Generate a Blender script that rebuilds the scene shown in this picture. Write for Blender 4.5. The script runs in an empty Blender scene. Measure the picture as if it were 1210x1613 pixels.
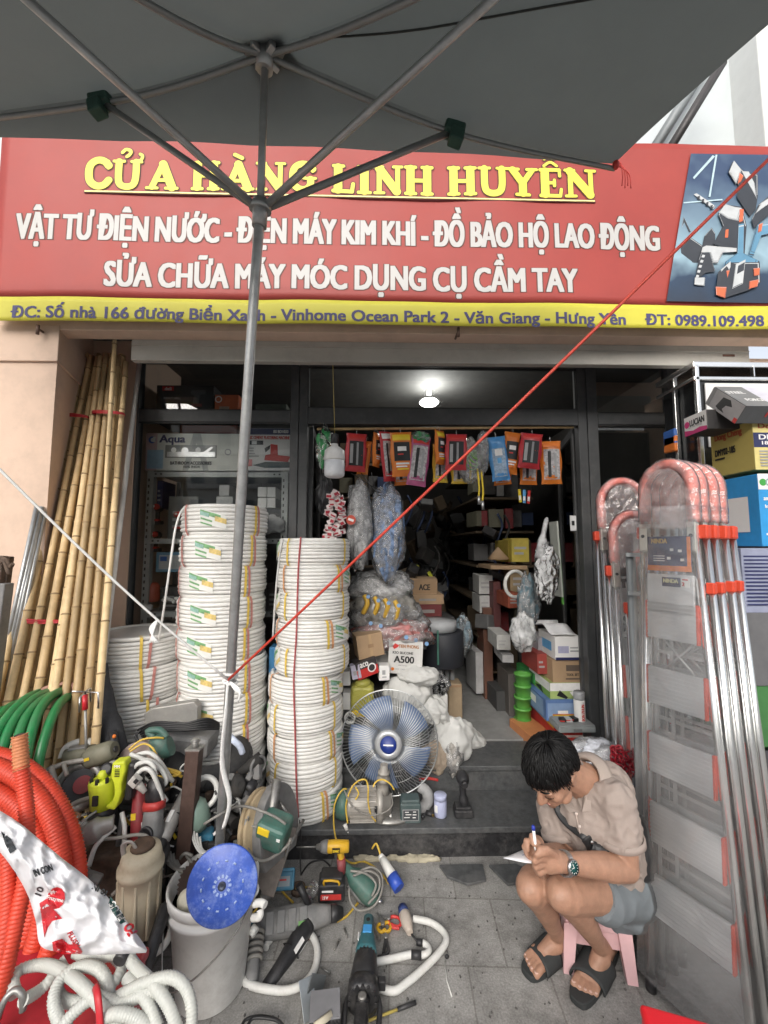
import bpy, bmesh, math, random
from mathutils import Vector, Matrix, Euler, noise
rnd = random.Random(7)
R = math.radians
V = Vector
sc = bpy.context.scene
C = sc.collection
# ---------------------------------------------------------------- camera
F, W, H = 640.0, 1210.0, 1613.0
PITCH, YAW, CAMZ = math.atan(53.5 / F), R(1.3), 1.6
cd = bpy.data.cameras.new('camera'); cam = bpy.data.objects.new('camera', cd); C.objects.link(cam)
cam.location = (0, 0, CAMZ); cam.rotation_euler = (R(90) + PITCH, 0, -YAW)
cd.sensor_fit = 'HORIZONTAL'; cd.angle = 2 * math.atan(W / 2 / F); cd.clip_start = .02; cd.clip_end = 400
sc.camera = cam
# ---------------------------------------------------------------- light (bright overcast, soft sun from behind the photographer)
SUN_EL, SUN_AZ = R(27), R(194)          # azimuth clockwise from +Y
wd = bpy.data.worlds.new('World'); sc.world = wd; wd.use_nodes = True
nt = wd.node_tree; sky = nt.nodes.new('ShaderNodeTexSky'); sky.sky_type = 'NISHITA'; sky.sun_disc = False
sky.sun_elevation = SUN_EL; sky.sun_rotation = SUN_AZ; sky.air_density = 1.0; sky.dust_density = 4.0; sky.ozone_density = 1.0
bg = nt.nodes['Background']; bg.inputs['Strength'].default_value = .15
hs = nt.nodes.new('ShaderNodeHueSaturation'); hs.inputs['Saturation'].default_value = .35
nt.links.new(sky.outputs[0], hs.inputs['Color']); nt.links.new(hs.outputs[0], bg.inputs['Color'])
sl = bpy.data.lights.new('sun', 'SUN'); so = bpy.data.objects.new('sun', sl); C.objects.link(so)
sl.energy = 1.15; sl.angle = R(50); sl.color = (1, .96, .9)
sd = V((math.sin(SUN_AZ) * math.cos(SUN_EL), math.cos(SUN_AZ) * math.cos(SUN_EL), math.sin(SUN_EL)))
so.rotation_euler = (-sd).to_track_quat('-Z', 'Y').to_euler()
sc.view_settings.view_transform = 'Standard'; sc.view_settings.look = 'None'
sc.view_settings.gamma = 1; sc.view_settings.exposure = .82
sc.cycles.max_bounces = 8; sc.cycles.transparent_max_bounces = 24
# ---------------------------------------------------------------- pixel helpers (photo pixels -> points at a known depth / height)
_f = V((math.sin(YAW) * math.cos(PITCH), math.cos(YAW) * math.cos(PITCH), math.sin(PITCH)))
_r = V((math.cos(YAW), -math.sin(YAW), 0)); _u = _r.cross(_f)
def ray(px, py): return _f + _r * ((px - W / 2) / F) - _u * ((py - H / 2) / F)
def P(px, py, Y): d = ray(px, py); return V((0, 0, CAMZ)) + d * (Y / d.y)
def G(px, py, z=0.0): d = ray(px, py); return V((0, 0, CAMZ)) + d * ((z - CAMZ) / d.z)
def mm(Y): return Y / F
# ---------------------------------------------------------------- materials
MATS = {}
def M(name, col, rough=.6, metal=0.0, var=.12, scale=14, bump=0.0, bscale=60, dirt=0.0, dirtcol=(.12, .10, .08), dscale=5, alpha=1.0, emit=None, spec=.5, trans=0.0, coat=0.0, sss=0.0):
 if name in MATS: return MATS[name]
 m = bpy.data.materials.new(name); m.use_nodes = True; MATS[name] = m
 n, l = m.node_tree.nodes, m.node_tree.links
 b = n['Principled BSDF']; b.inputs['Roughness'].default_value = rough; b.inputs['Metallic'].default_value = metal
 b.inputs['Specular IOR Level'].default_value = spec
 tc = n.new('ShaderNodeTexCoord')
 nz = n.new('ShaderNodeTexNoise'); nz.inputs['Scale'].default_value = scale; nz.inputs['Detail'].default_value = 6; nz.inputs['Roughness'].default_value = .65
 l.new(tc.outputs['Object'], nz.inputs['Vector'])
 cr = n.new('ShaderNodeValToRGB'); e = cr.color_ramp.elements
 e[0].position, e[1].position = .3, .7
 e[0].color = tuple(max(0, c * (1 - var)) for c in col) + (1,); e[1].color = tuple(min(1, c * (1 + var)) for c in col) + (1,)
 l.new(nz.outputs['Fac'], cr.inputs['Fac']); out = cr.outputs['Color']
 if dirt > 0:
  n2 = n.new('ShaderNodeTexNoise'); n2.inputs['Scale'].default_value = dscale; n2.inputs['Detail'].default_value = 9; n2.inputs['Roughness'].default_value = .72
  l.new(tc.outputs['Object'], n2.inputs['Vector'])
  mr = n.new('ShaderNodeMapRange'); mr.inputs['From Min'].default_value = .48; mr.inputs['From Max'].default_value = .72; mr.inputs['To Max'].default_value = dirt
  n3 = n.new('ShaderNodeTexNoise'); n3.inputs['Scale'].default_value = dscale * 7; n3.inputs['Detail'].default_value = 7; n3.inputs['Roughness'].default_value = .7; l.new(tc.outputs['Object'], n3.inputs['Vector'])
  am = n.new('ShaderNodeMath'); am.operation = 'MULTIPLY_ADD'; am.inputs[1].default_value = .45; l.new(n3.outputs['Fac'], am.inputs[0]); l.new(n2.outputs['Fac'], am.inputs[2])
  as_ = n.new('ShaderNodeMath'); as_.operation = 'SUBTRACT'; as_.inputs[1].default_value = .21; l.new(am.outputs[0], as_.inputs[0]); l.new(as_.outputs[0], mr.inputs['Value'])
  mx = n.new('ShaderNodeMixRGB'); mx.inputs['Color2'].default_value = tuple(dirtcol) + (1,)
  l.new(mr.outputs[0], mx.inputs['Fac']); l.new(out, mx.inputs['Color1']); out = mx.outputs['Color']
  r2 = n.new('ShaderNodeMapRange'); r2.inputs['To Min'].default_value = rough; r2.inputs['To Max'].default_value = min(1, rough + .3)
  l.new(mr.outputs[0], r2.inputs['Value']); l.new(r2.outputs[0], b.inputs['Roughness'])
 l.new(out, b.inputs['Base Color'])
 if bump > 0:
  nb = n.new('ShaderNodeTexNoise'); nb.inputs['Scale'].default_value = bscale; nb.inputs['Detail'].default_value = 5
  l.new(tc.outputs['Object'], nb.inputs['Vector'])
  bp = n.new('ShaderNodeBump'); bp.inputs['Strength'].default_value = bump; bp.inputs['Distance'].default_value = .01
  l.new(nb.outputs['Fac'], bp.inputs['Height']); l.new(bp.outputs[0], b.inputs['Normal'])
 if emit: b.inputs['Emission Color'].default_value = tuple(emit[:3]) + (1,); b.inputs['Emission Strength'].default_value = emit[3]
 if coat: b.inputs['Coat Weight'].default_value = coat
 if sss: b.inputs['Subsurface Weight'].default_value = sss; b.inputs['Subsurface Radius'].default_value = (.012, .005, .003)
 if alpha < 1:
  b.inputs['Alpha'].default_value = alpha
 return m
def glassy(name, tint=(1, 1, 1), gloss=.12, rough=.02, haze=0.0, hazecol=(.8, .8, .8), crumple=0.0, cscale=25):
 """thin film / pane: transparent + fresnel gloss + a little milky diffuse"""
 if name in MATS: return MATS[name]
 m = bpy.data.materials.new(name); m.use_nodes = True; MATS[name] = m
 n, l = m.node_tree.nodes, m.node_tree.links
 n.remove(n['Principled BSDF']); o = n['Material Output']
 t = n.new('ShaderNodeBsdfTransparent'); t.inputs[0].default_value = tuple(tint) + (1,)
 g = n.new('ShaderNodeBsdfGlossy'); g.inputs['Roughness'].default_value = rough
 fr = n.new('ShaderNodeFresnel'); fr.inputs['IOR'].default_value = 1.5
 ad = n.new('ShaderNodeMath'); ad.operation = 'ADD'; ad.inputs[1].default_value = gloss; ad.use_clamp = True
 l.new(fr.outputs[0], ad.inputs[0])
 last = t.outputs[0]
 if haze > 0:
  d = n.new('ShaderNodeBsdfDiffuse'); d.inputs[0].default_value = tuple(hazecol) + (1,)
  mh = n.new('ShaderNodeMixShader'); mh.inputs[0].default_value = haze
  tc = n.new('ShaderNodeTexCoord'); nz = n.new('ShaderNodeTexNoise'); nz.inputs['Scale'].default_value = cscale * .5; nz.inputs['Detail'].default_value = 6
  l.new(tc.outputs['Object'], nz.inputs['Vector'])
  mr = n.new('ShaderNodeMapRange'); mr.inputs['From Min'].default_value = .3; mr.inputs['From Max'].default_value = .75; mr.inputs['To Min'].default_value = haze * .35; mr.inputs['To Max'].default_value = min(1, haze * 1.7)
  l.new(nz.outputs['Fac'], mr.inputs['Value']); l.new(mr.outputs[0], mh.inputs[0])
  l.new(t.outputs[0], mh.inputs[1]); l.new(d.outputs[0], mh.inputs[2]); last = mh.outputs[0]
 ms = n.new('ShaderNodeMixShader'); l.new(ad.outputs[0], ms.inputs[0]); l.new(last, ms.inputs[1]); l.new(g.outputs[0], ms.inputs[2])
 if crumple > 0:
  tc2 = n.new('ShaderNodeTexCoord'); vz = n.new('ShaderNodeTexVoronoi'); vz.inputs['Scale'].default_value = cscale; vz.feature = 'F1'
  nz2 = n.new('ShaderNodeTexNoise'); nz2.inputs['Scale'].default_value = cscale * 1.5; nz2.inputs['Detail'].default_value = 4
  l.new(tc2.outputs['Object'], vz.inputs['Vector']); l.new(tc2.outputs['Object'], nz2.inputs['Vector'])
  aa = n.new('ShaderNodeMath'); l.new(vz.outputs['Distance'], aa.inputs[0]); l.new(nz2.outputs['Fac'], aa.inputs[1])
  bp = n.new('ShaderNodeBump'); bp.inputs['Strength'].default_value = crumple; bp.inputs['Distance'].default_value = .02
  l.new(aa.outputs[0], bp.inputs['Height']); l.new(bp.outputs[0], g.inputs['Normal']); l.new(bp.outputs[0], fr.inputs['Normal'])
 l.new(ms.outputs[0], o.inputs['Surface'])
 return m
# ---------------------------------------------------------------- mesh builder
def fr3(z, up=V((0, 0, 1))):
 """rotation whose local Z runs along z and local Y is as near 'up' as can be"""
 z = V(z).normalized(); up = V(up)
 x = up.cross(z)
 if x.length < 1e-4: x = V((1, 0, 0)).cross(z)
 if x.length < 1e-4: x = V((0, 1, 0)).cross(z)
 x.normalize(); y = z.cross(x)
 return Matrix((x, y, z)).transposed()
def rot(x=0, y=0, z=0): return Euler((R(x), R(y), R(z))).to_matrix()
def face_dir(d):
 """frame for something whose front (local -Y) looks along horizontal direction d"""
 d = V((d[0], d[1], 0)).normalized(); y = -d; x = y.cross(V((0, 0, 1)))
 return Matrix((x, y, V((0, 0, 1)))).transposed()
def smooth_path(pts, k=6, closed=False):
 pts = [V(p) for p in pts]
 if len(pts) < 3 or k < 2: return pts
 out = []; n = len(pts); rng = n if closed else n - 1
 for i in range(rng):
  if closed: a, b, c, d = pts[i - 1], pts[i], pts[(i + 1) % n], pts[(i + 2) % n]
  else: a, b, c, d = pts[max(i - 1, 0)], pts[i], pts[i + 1], pts[min(i + 2, n - 1)]
  for j in range(k):
   t = j / k; t2, t3 = t * t, t * t * t
   out.append(.5 * ((2 * b) + (c - a) * t + (2 * a - 5 * b + 4 * c - d) * t2 + (3 * b - a - 3 * c + d) * t3))
 if not closed: out.append(pts[-1])
 return out
def resample(pts, step):
 out = [pts[0].copy()]; acc = 0
 for a, b in zip(pts, pts[1:]):
  L = (b - a).length
  if L < 1e-9: continue
  t = step - acc
  while t <= L: out.append(a.lerp(b, t / L)); t += step
  acc = (acc + L) % step
 return out
TEXTC = {}
def text_mesh(s, bold):
 k = (s, bold)
 if k not in TEXTC and ('Ớ' in s or 'ờ' in s):      # these two are drawn as a plain letter with its horn added, they fill badly otherwise
  b_ = s.replace('Ớ', 'Ó').replace('ờ', 'ò'); v0, f0 = text_mesh(b_, bold); v1, f1 = list(v0), list(f0)
  for i, ch in enumerate(s):
   if ch in 'Ớờ':
    r = max(v.x for v in text_mesh(b_[:i + 1], bold)[0]); dy = 0 if ch == 'Ớ' else -.17; n = len(v1)
    v1 += [V((r + x, y + dy, 0)) for x, y in ((-.11, .64), (-.04, .685), (-.01, .74), (-.015, .80), (.065, .80), (.07, .71), (.02, .62), (-.06, .57))]; f1 += [(n, n + 1, n + 6, n + 7), (n + 1, n + 2, n + 5, n + 6), (n + 2, n + 3, n + 4, n + 5)]
  TEXTC[k] = (v1, f1)
 if k not in TEXTC:
  cu = bpy.data.curves.new('t', 'FONT'); cu.body = s; cu.size = 1; cu.offset = bold; cu.resolution_u = 3; cu.dimensions = '2D'; cu.fill_mode = 'BOTH'
  o = bpy.data.objects.new('t', cu); C.objects.link(o)
  me = bpy.data.meshes.new_from_object(o)
  vs = [v.co.copy() for v in me.vertices]; fs = [tuple(p.vertices) for p in me.polygons]
  bpy.data.objects.remove(o); bpy.data.curves.remove(cu); bpy.data.meshes.remove(me)
  TEXTC[k] = (vs, fs)
 return TEXTC[k]
class MB:
 def __init__(s, mat=None): s.bm = bmesh.new(); s.mats = []; s.mi = 0; s.X = None; mat and s.use(mat)
 def use(s, mat):
  if mat not in s.mats: s.mats.append(mat)
  s.mi = s.mats.index(mat); return s
 def raw(s, vs, fs, smooth=False):
  bv = [s.bm.verts.new(s.X @ V(v) if s.X else v) for v in vs]
  for f in fs:
   try: q = s.bm.faces.new([bv[i] for i in f]); q.material_index = s.mi; q.smooth = smooth
   except ValueError: pass
  return bv
 def box(s, c, size, r=None, bev=0.0, seg=2):
  hx, hy, hz = [v / 2 for v in size]
  vs = [V((x, y, z)) for x in (-hx, hx) for y in (-hy, hy) for z in (-hz, hz)]
  c = V(c)
  vs = [(r @ v if r else v) + c for v in vs]
  fs = [(0, 1, 3, 2), (4, 6, 7, 5), (0, 4, 5, 1), (2, 3, 7, 6), (0, 2, 6, 4), (1, 5, 7, 3)]
  if bev > 0:
   t = bmesh.new(); bv = [t.verts.new(v) for v in vs]
   for f in fs: t.faces.new([bv[i] for i in f])
   bmesh.ops.bevel(t, geom=t.edges[:], offset=min(bev, .45 * min(size)), segments=seg, affect='EDGES', profile=.5)
   t.verts.index_update(); vs = [v.co.copy() for v in t.verts]; fs = [[v.index for v in f.verts] for f in t.faces]; t.free()
  s.raw(vs, fs); return s
 def loft(s, rings, caps=True, smooth=True, closed=False):
  n = len(rings[0]); vs = [v for r in rings for v in r]; fs = []
  m = len(rings)
  for i in range(m if closed else m - 1):
   a, b = i * n, ((i + 1) % m) * n
   for j in range(n): fs.append((a + j, a + (j + 1) % n, b + (j + 1) % n, b + j))
  bv = s.raw(vs, fs, smooth)
  if caps and not closed:
   for ring in (bv[:n][::-1], bv[-n:]):
    try: q = s.bm.faces.new(ring); q.material_index = s.mi
    except ValueError: pass
  return s
 def cyl(s, a, b, r0, r1=None, n=14, caps=True, smooth=True):
  a, b = V(a), V(b); r1 = r0 if r1 is None else r1
  m = fr3(b - a)
  ring = lambda c, r: [c + m @ V((r * math.cos(2 * math.pi * i / n), r * math.sin(2 * math.pi * i / n), 0)) for i in range(n)]
  return s.loft([ring(a, r0), ring(b, r1)], caps, smooth)
 def lathe(s, prof, o=(0, 0, 0), m=None, n=24, caps=True, smooth=True, sq=(1, 1)):
  o = V(o); rings = []
  for r, z in prof:
   rings.append([o + (m @ v if m else v) for v in [V((sq[0] * r * math.cos(2 * math.pi * i / n), sq[1] * r * math.sin(2 * math.pi * i / n), z)) for i in range(n)]])
  return s.loft(rings, caps, smooth)
 def tube(s, pts, r, n=8, k=1, closed=False, ridge=None, flat=1.0, caps=True):
  pts = smooth_path(pts, k, closed) if k > 1 else [V(p) for p in pts]
  if ridge: pts = resample(pts, ridge[0] / 3)
  N = len(pts)
  if N < 2: return s
  tg = []
  for i in range(N):
   a = pts[i - 1] if (i or closed) else pts[0]; b = pts[(i + 1) % N] if (i < N - 1 or closed) else pts[-1]
   d = b - a; tg.append(d.normalized() if d.length > 1e-9 else V((0, 0, 1)))
  up = tg[0].orthogonal().normalized(); rings = []
  for i in range(N):
   if i:
    ax = tg[i - 1].cross(tg[i])
    if ax.length > 1e-7: up = Matrix.Rotation(tg[i - 1].angle(tg[i]), 3, ax.normalized()) @ up
   up = (up - tg[i] * up.dot(tg[i])).normalized(); sd_ = tg[i].cross(up)
   rr = r[i * (len(r) - 1) // max(1, N - 1)] if isinstance(r, (list, tuple)) else r
   if ridge: rr = rr + (ridge[1] if i % 3 == 0 else 0)
   rings.append([pts[i] + up * (rr * math.cos(2 * math.pi * j / n)) + sd_ * (rr * flat * math.sin(2 * math.pi * j / n)) for j in range(n)])
  return s.loft(rings, caps, True, closed)
 def torus(s, c, R0, r, m=None, n=36, k=8, sq=1.0):
  pts = [V(c) + (m @ v if m else v) for v in [V((R0 * math.cos(2 * math.pi * i / n), R0 * sq * math.sin(2 * math.pi * i / n), 0)) for i in range(n)]]
  return s.tube(pts, r, k, closed=True)
 def ell(s, c, rad, r=None, n=16, k=10, jit=0.0, seed=0):
  c = V(c); rings = []
  for i in range(1, k):
   t = math.pi * i / k; ring = []
   for j in range(n):
    a = 2 * math.pi * j / n
    v = V((math.sin(t) * math.cos(a), math.sin(t) * math.sin(a), -math.cos(t)))
    f = 1 + (jit * noise.noise(v * 2.2 + V((seed, seed * .7, 0))) + jit * .5 * noise.noise(v * 5 + V((seed, 0, 3))) if jit else 0)
    v = V((v.x * rad[0] * f, v.y * rad[1] * f, v.z * rad[2] * f))
    ring.append(c + (r @ v if r else v))
   rings.append(ring)
  return s.loft(rings, True, True)
 def prism(s, poly, th, m=None, o=(0, 0, 0), bev=0.0):
  """2D outline (local x,y) extruded along local z from 0 to th"""
  o = V(o); n = len(poly)
  a = [V((p[0], p[1], 0)) for p in poly]; b = [V((p[0], p[1], th)) for p in poly]
  vs = [o + (m @ v if m else v) for v in a + b]
  fs = [tuple(range(n))[::-1], tuple(range(n, 2 * n))] + [(i, (i + 1) % n, n + (i + 1) % n, n + i) for i in range(n)]
  if bev > 0:
   t = bmesh.new(); bv = [t.verts.new(v) for v in vs]
   for f in fs: t.faces.new([bv[i] for i in f])
   bmesh.ops.recalc_face_normals(t, faces=t.faces[:])
   bmesh.ops.bevel(t, geom=t.edges[:], offset=bev, segments=2, affect='EDGES', profile=.5)
   t.verts.index_update(); vs = [v.co.copy() for v in t.verts]; fs = [[v.index for v in f.verts] for f in t.faces]; t.free()
  s.raw(vs, fs); return s
 def text(s, st, o, m, h, w=None, bold=0.0, lift=.0012, align='c', cap=False):
  """lettering in local x,y of frame m. cap=False: h = height of the letter box, centred on o.
  cap=True: h = capital height, o = middle of the baseline. bold (fraction of h) thickens with shifted copies"""
  vs, fs = text_mesh(st, 0.0)
  if not vs: return s
  x0 = min(v.x for v in vs); x1 = max(v.x for v in vs); y0 = min(v.y for v in vs); y1 = max(v.y for v in vs)
  ky = h / .727 if cap else h / (y1 - y0); kx = (w - 2 * bold * h) / (x1 - x0) if w else ky
  ox = -(x0 + x1) / 2 if align == 'c' else -x0
  oy = 0 if cap else -(y0 + y1) / 2
  o = V(o); q = 0; d = bold * h
  offs = [(0, 0)] if not bold else [(dx * d, dy * d * .45) for dx in (-1, -.33, .33, 1) for dy in (-1, 1)]
  for dx, dy in offs:
   s.raw([o + m @ V(((v.x + ox) * kx + dx, (v.y + oy) * ky + dy, lift + q)) for v in vs], fs); q += .00003
  return s
 def sheet(s, fn, nu, nv, th=0.0, smooth=True):
  """grid surface fn(u,v)->point; th>0 gives it a back"""
  g = [[V(fn(i / nu, j / nv)) for j in range(nv + 1)] for i in range(nu + 1)]
  vs = [p for row in g for p in row]; w = nv + 1
  fs = [(i * w + j, (i + 1) * w + j, (i + 1) * w + j + 1, i * w + j + 1) for i in range(nu) for j in range(nv)]
  if th > 0:
   me = bmesh.new(); bv = [me.verts.new(v) for v in vs]
   for f in fs: me.faces.new([bv[i] for i in f])
   me.normal_update(); nb = len(vs)
   vs = vs + [v.co - v.normal * th for v in bv]; me.free()
   fs = fs + [tuple(reversed([i + nb for i in f])) for f in fs]
   bd = [i * w for i in range(nu + 1)] + [nu * w + j for j in range(1, w)] + [i * w + nv for i in range(nu - 1, -1, -1)] + [j for j in range(nv - 1, 0, -1)]
   for q in range(len(bd)):
    a, b = bd[q], bd[(q + 1) % len(bd)]; fs.append((b, a, a + nb, b + nb))
  s.raw(vs, fs, smooth); return s
 def jitter(s, amp, freq=8, seed=0):
  for v in s.bm.verts:
   p = v.co * freq + V((seed, seed * 1.3, seed * .7)); v.co += noise.noise_vector(p) * amp
  return s
 def mesh(s, name):
  bmesh.ops.recalc_face_normals(s.bm, faces=s.bm.faces[:]); me = bpy.data.meshes.new(name); s.bm.to_mesh(me); s.bm.free()
  for m in s.mats: me.materials.append(m)
  return me
 def build(s, name, parent=None, world=True, loc=None):
  """links the mesh; world=True: it was modelled in world space and is moved into its parent's space"""
  me = s.mesh(name); o = bpy.data.objects.new(name, me); C.objects.link(o)
  if parent is not None:
   o.parent = parent
   if world: me.transform(WM[root_of(parent)].inverted())
  elif loc is not None:
   o.location = loc; me.transform(Matrix.Translation(-V(loc)))
  elif world and len(me.vertices):
   xs = [v.co for v in me.vertices]
   b = V((sum(v.x for v in xs) / len(xs), sum(v.y for v in xs) / len(xs), min(v.z for v in xs)))
   o.location = b; me.transform(Matrix.Translation(-b))
  return o
WM = {}
def root_of(o):
 while o.parent is not None: o = o.parent
 return o
def thing(name, label, cat, loc=(0, 0, 0), r=None, group=None):
 o = bpy.data.objects.new(name, None); C.objects.link(o); o.empty_display_size = .05
 mt = Matrix.Translation(V(loc)) @ (r.to_4x4() if r else Matrix()); WM[o] = mt
 o.matrix_basis = mt; o['label'] = label; o['category'] = cat
 if group: o['group'] = group
 return o
def tag(o, label, cat, group=None):
 o['label'] = label; o['category'] = cat
 if group: o['group'] = group
 return o
def struct(o): o['kind'] = 'structure'; return o
def dup(root, loc, r=None, label=None):
 c = root.copy(); C.objects.link(c); mt = Matrix.Translation(V(loc)) @ (r.to_4x4() if r else Matrix())
 c.matrix_basis = mt; WM[c] = mt
 if label: c['label'] = label
 def kids(a, b):
  for ch in list(a.children):
   d = ch.copy(); C.objects.link(d); d.parent = b; kids(ch, d)
 kids(root, c); return c
FRONT = Matrix(((1, 0, 0), (0, 0, -1), (0, 1, 0)))       # text frame facing -Y (towards the street): local x->X, local y->Z, local z->-Y
# ================================================================ SETTING
def pave_mat():
 m = M('pavement_tiles', (.29, .283, .27), .8, var=.22, scale=9, bump=.25, bscale=55, dirt=.7, dirtcol=(.10, .095, .088), dscale=3)
 n, l = m.node_tree.nodes, m.node_tree.links
 b = n['Principled BSDF']; src = b.inputs['Base Color'].links[0].from_socket
 tc = n.new('ShaderNodeTexCoord'); mp = n.new('ShaderNodeMapping'); mp.inputs['Rotation'].default_value = (0, 0, R(3)); mp.inputs['Location'].default_value = (.03, .1, 0)
 br = n.new('ShaderNodeTexBrick'); br.inputs['Scale'].default_value = 1; br.inputs['Brick Width'].default_value = .3; br.inputs['Row Height'].default_value = .3; br.offset = .5
 br.inputs['Mortar Size'].default_value = .0035; br.inputs['Color1'].default_value = (1, 1, 1, 1); br.inputs['Color2'].default_value = (.88, .88, .87, 1); br.inputs['Mortar'].default_value = (.66, .65, .63, 1)
 l.new(tc.outputs['Object'], mp.inputs['Vector']); l.new(mp.outputs[0], br.inputs['Vector'])
 sp = n.new('ShaderNodeTexNoise'); sp.inputs['Scale'].default_value = 160; sp.inputs['Detail'].default_value = 3; l.new(tc.outputs['Object'], sp.inputs['Vector'])
 rp = n.new('ShaderNodeMapRange'); rp.inputs['From Min'].default_value = .32; rp.inputs['From Max'].default_value = .68; rp.inputs['To Min'].default_value = .8; rp.inputs['To Max'].default_value = 1.22; l.new(sp.outputs['Fac'], rp.inputs['Value'])
 x1 = n.new('ShaderNodeMixRGB'); x1.blend_type = 'MULTIPLY'; x1.inputs['Fac'].default_value = 1; l.new(src, x1.inputs['Color1']); l.new(br.outputs['Color'], x1.inputs['Color2'])
 x2 = n.new('ShaderNodeMixRGB'); x2.blend_type = 'MULTIPLY'; x2.inputs['Fac'].default_value = 1; l.new(x1.outputs[0], x2.inputs['Color1']); l.new(rp.outputs[0], x2.inputs['Color2'])
 l.new(x2.outputs[0], b.inputs['Base Color'])
 return m
def stone_mat(name, col, rough):
 m = M(name, col, rough, var=.35, scale=30, bump=.1, bscale=120, dirt=.5, dirtcol=(.16, .155, .15), dscale=6)
 return m
peach = M('peach_render', (.64, .475, .37), .85, var=.06, scale=3, bump=.06, bscale=120, dirt=.45, dirtcol=(.38, .29, .23), dscale=1.3)
white_panel = M('white_panel', (.52, .56, .57), .35, var=.06, scale=2, dirt=.3, dirtcol=(.55, .6, .64), dscale=1.5)
granite = stone_mat('dark_granite', (.075, .078, .08), .42)
granite_blk = stone_mat('black_granite', (.028, .028, .03), .35)
alu = M('charcoal_frame', (.06, .062, .064), .45, var=.12, scale=8, dirt=.25, dirtcol=(.16, .15, .14), dscale=4)
shut = M('grey_brown_shutter', (.42, .40, .36), .5, var=.06, scale=4, dirt=.2, dirtcol=(.16, .14, .12))
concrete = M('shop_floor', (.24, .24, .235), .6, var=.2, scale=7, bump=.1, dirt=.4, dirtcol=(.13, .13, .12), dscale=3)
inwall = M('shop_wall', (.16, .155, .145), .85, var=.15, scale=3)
glass = glassy('shop_glass', (.95, .96, .96), .0, .012)
glass_ref = glassy('shop_glass_mirror', (.8, .82, .82), .36, .012)
glass_door = glassy('door_glass', (.6, .62, .62), .02, .015)
asph = M('concrete_road', (.26, .255, .245), .9, var=.3, scale=40, bump=.3)
g = MB(asph); g.box((0, 0, -.13), (400, 400, .02)); struct(g.build('ground', loc=(0, 0, -.13)))
g = MB(pave_mat()); g.box((0, -.5, -.06), (24, 9, .12), bev=.0); struct(g.build('pavement', loc=(0, 0, 0)))
# ---- the shop house
YF = 2.66
shop = thing('shop_building', 'peach rendered shop house with charcoal glazed front and dark granite steps', 'building', (0, 2.4, 0))
x72, x130, x205 = P(70, 860, 2.13).x, P(128, 860, 2.62).x, P(203, 860, 2.62).x
b = MB(peach)
prof = [(-5, 2.13), (x72, 2.13), (x130, 2.62), (x205, 2.62), (x205, 2.8), (x205, 3.2), (-5, 3.2)]
b.prism(prof, 3.4, o=(0, 0, 0))
b.prism([(-5, 2.115), (x72 + .012, 2.115), (x130 + .012, 2.612), (x130 + .012, 2.66), (-5, 2.66)], .20, o=(0, 0, 2.575), bev=.004)
b.build('pillar', shop)
xr = P(1188, 860, 2.2).x
b = MB(peach)
zbm = P(500, 524, 2.12).z; b.box((1.0, 2.17, zbm + .165), (8, .10, .33), bev=.004)                                  # beam
b.build('beam', shop)
b = MB(peach); b.box(((xr + 4.5) / 2 + .02, 2.5, 1.35), (4.5 - xr, .5, 2.69)); b.build('pillar', shop)
b = MB(shut)
zsh = P(500, 570, 2.222).z; sx0, sx1 = P(206, 560, 2.22).x, P(1181, 560, 2.22).x; b.box(((sx0 + sx1) / 2, 2.243, zsh + .07), (sx1 - sx0, .045, .14), bev=.004); b.box(((sx0 + sx1) / 2, 2.219, zsh + .085), (sx1 - sx0 - .01, .01, .008)); b.build('shutter_box', shop)
b = MB(M('dark_soffit', (.05, .05, .05), .7)); b.box(((sx0 + sx1) / 2, 2.53, 2.90), (sx1 - sx0, .52, .04)); b.build('soffit', shop)
b = MB(M('sticker_brown', (.13, .06, .04), .5)); c_ = P(1148, 560, 2.22); b.box((c_.x, 2.2205, c_.z), (.07, .004, .012)); b.build('nameplate', shop)
# upper storey
b = MB(white_panel); b.box((0, 2.6, 5.0), (10, .5, 3.8))
b.use(M('panel_grey', (.5, .53, .56), .3))
for xx in (-3.2, -2.1, -1.0, .1, 1.2): b.box((xx, 2.345, 5), (.035, .02, 3.8))
b.build('upper_wall', shop)
b = MB(M('white_render', (.62, .63, .62), .7, var=.04)); xc = P(1168, 200, 2.3).x; b.box((xc + .6, 2.3, 5.05), (1.2, .28, 3.9), bev=.006); b.build('upper_pillar', shop)
# steps
b = MB(granite_blk); b.box((-.24, 2.52, .0625), (3.5, .58, .125)); b.box((.6, 2.68, .205), (1.8, .28, .125)); b.build('riser', shop)
b = MB(granite); b.box((-.24, 2.515, .1395), (3.52, .61, .029), bev=.004); b.build('step', shop)
b = MB(granite); b.box((.6, 2.67, .283), (1.82, .31, .028), bev=.004); b.box((.6, 2.534, .208), (1.8, .008, .115)); b.build('step', shop)
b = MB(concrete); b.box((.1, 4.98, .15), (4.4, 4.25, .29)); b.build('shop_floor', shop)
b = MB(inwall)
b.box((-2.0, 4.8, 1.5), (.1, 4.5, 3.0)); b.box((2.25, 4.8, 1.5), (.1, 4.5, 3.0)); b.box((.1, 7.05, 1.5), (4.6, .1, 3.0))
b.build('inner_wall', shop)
b = MB(M('shop_ceiling', (.13, .13, .125), .8)); b.box((.1, 4.85, 3.0), (4.5, 4.6, .1)); b.build('ceiling', shop)
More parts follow.
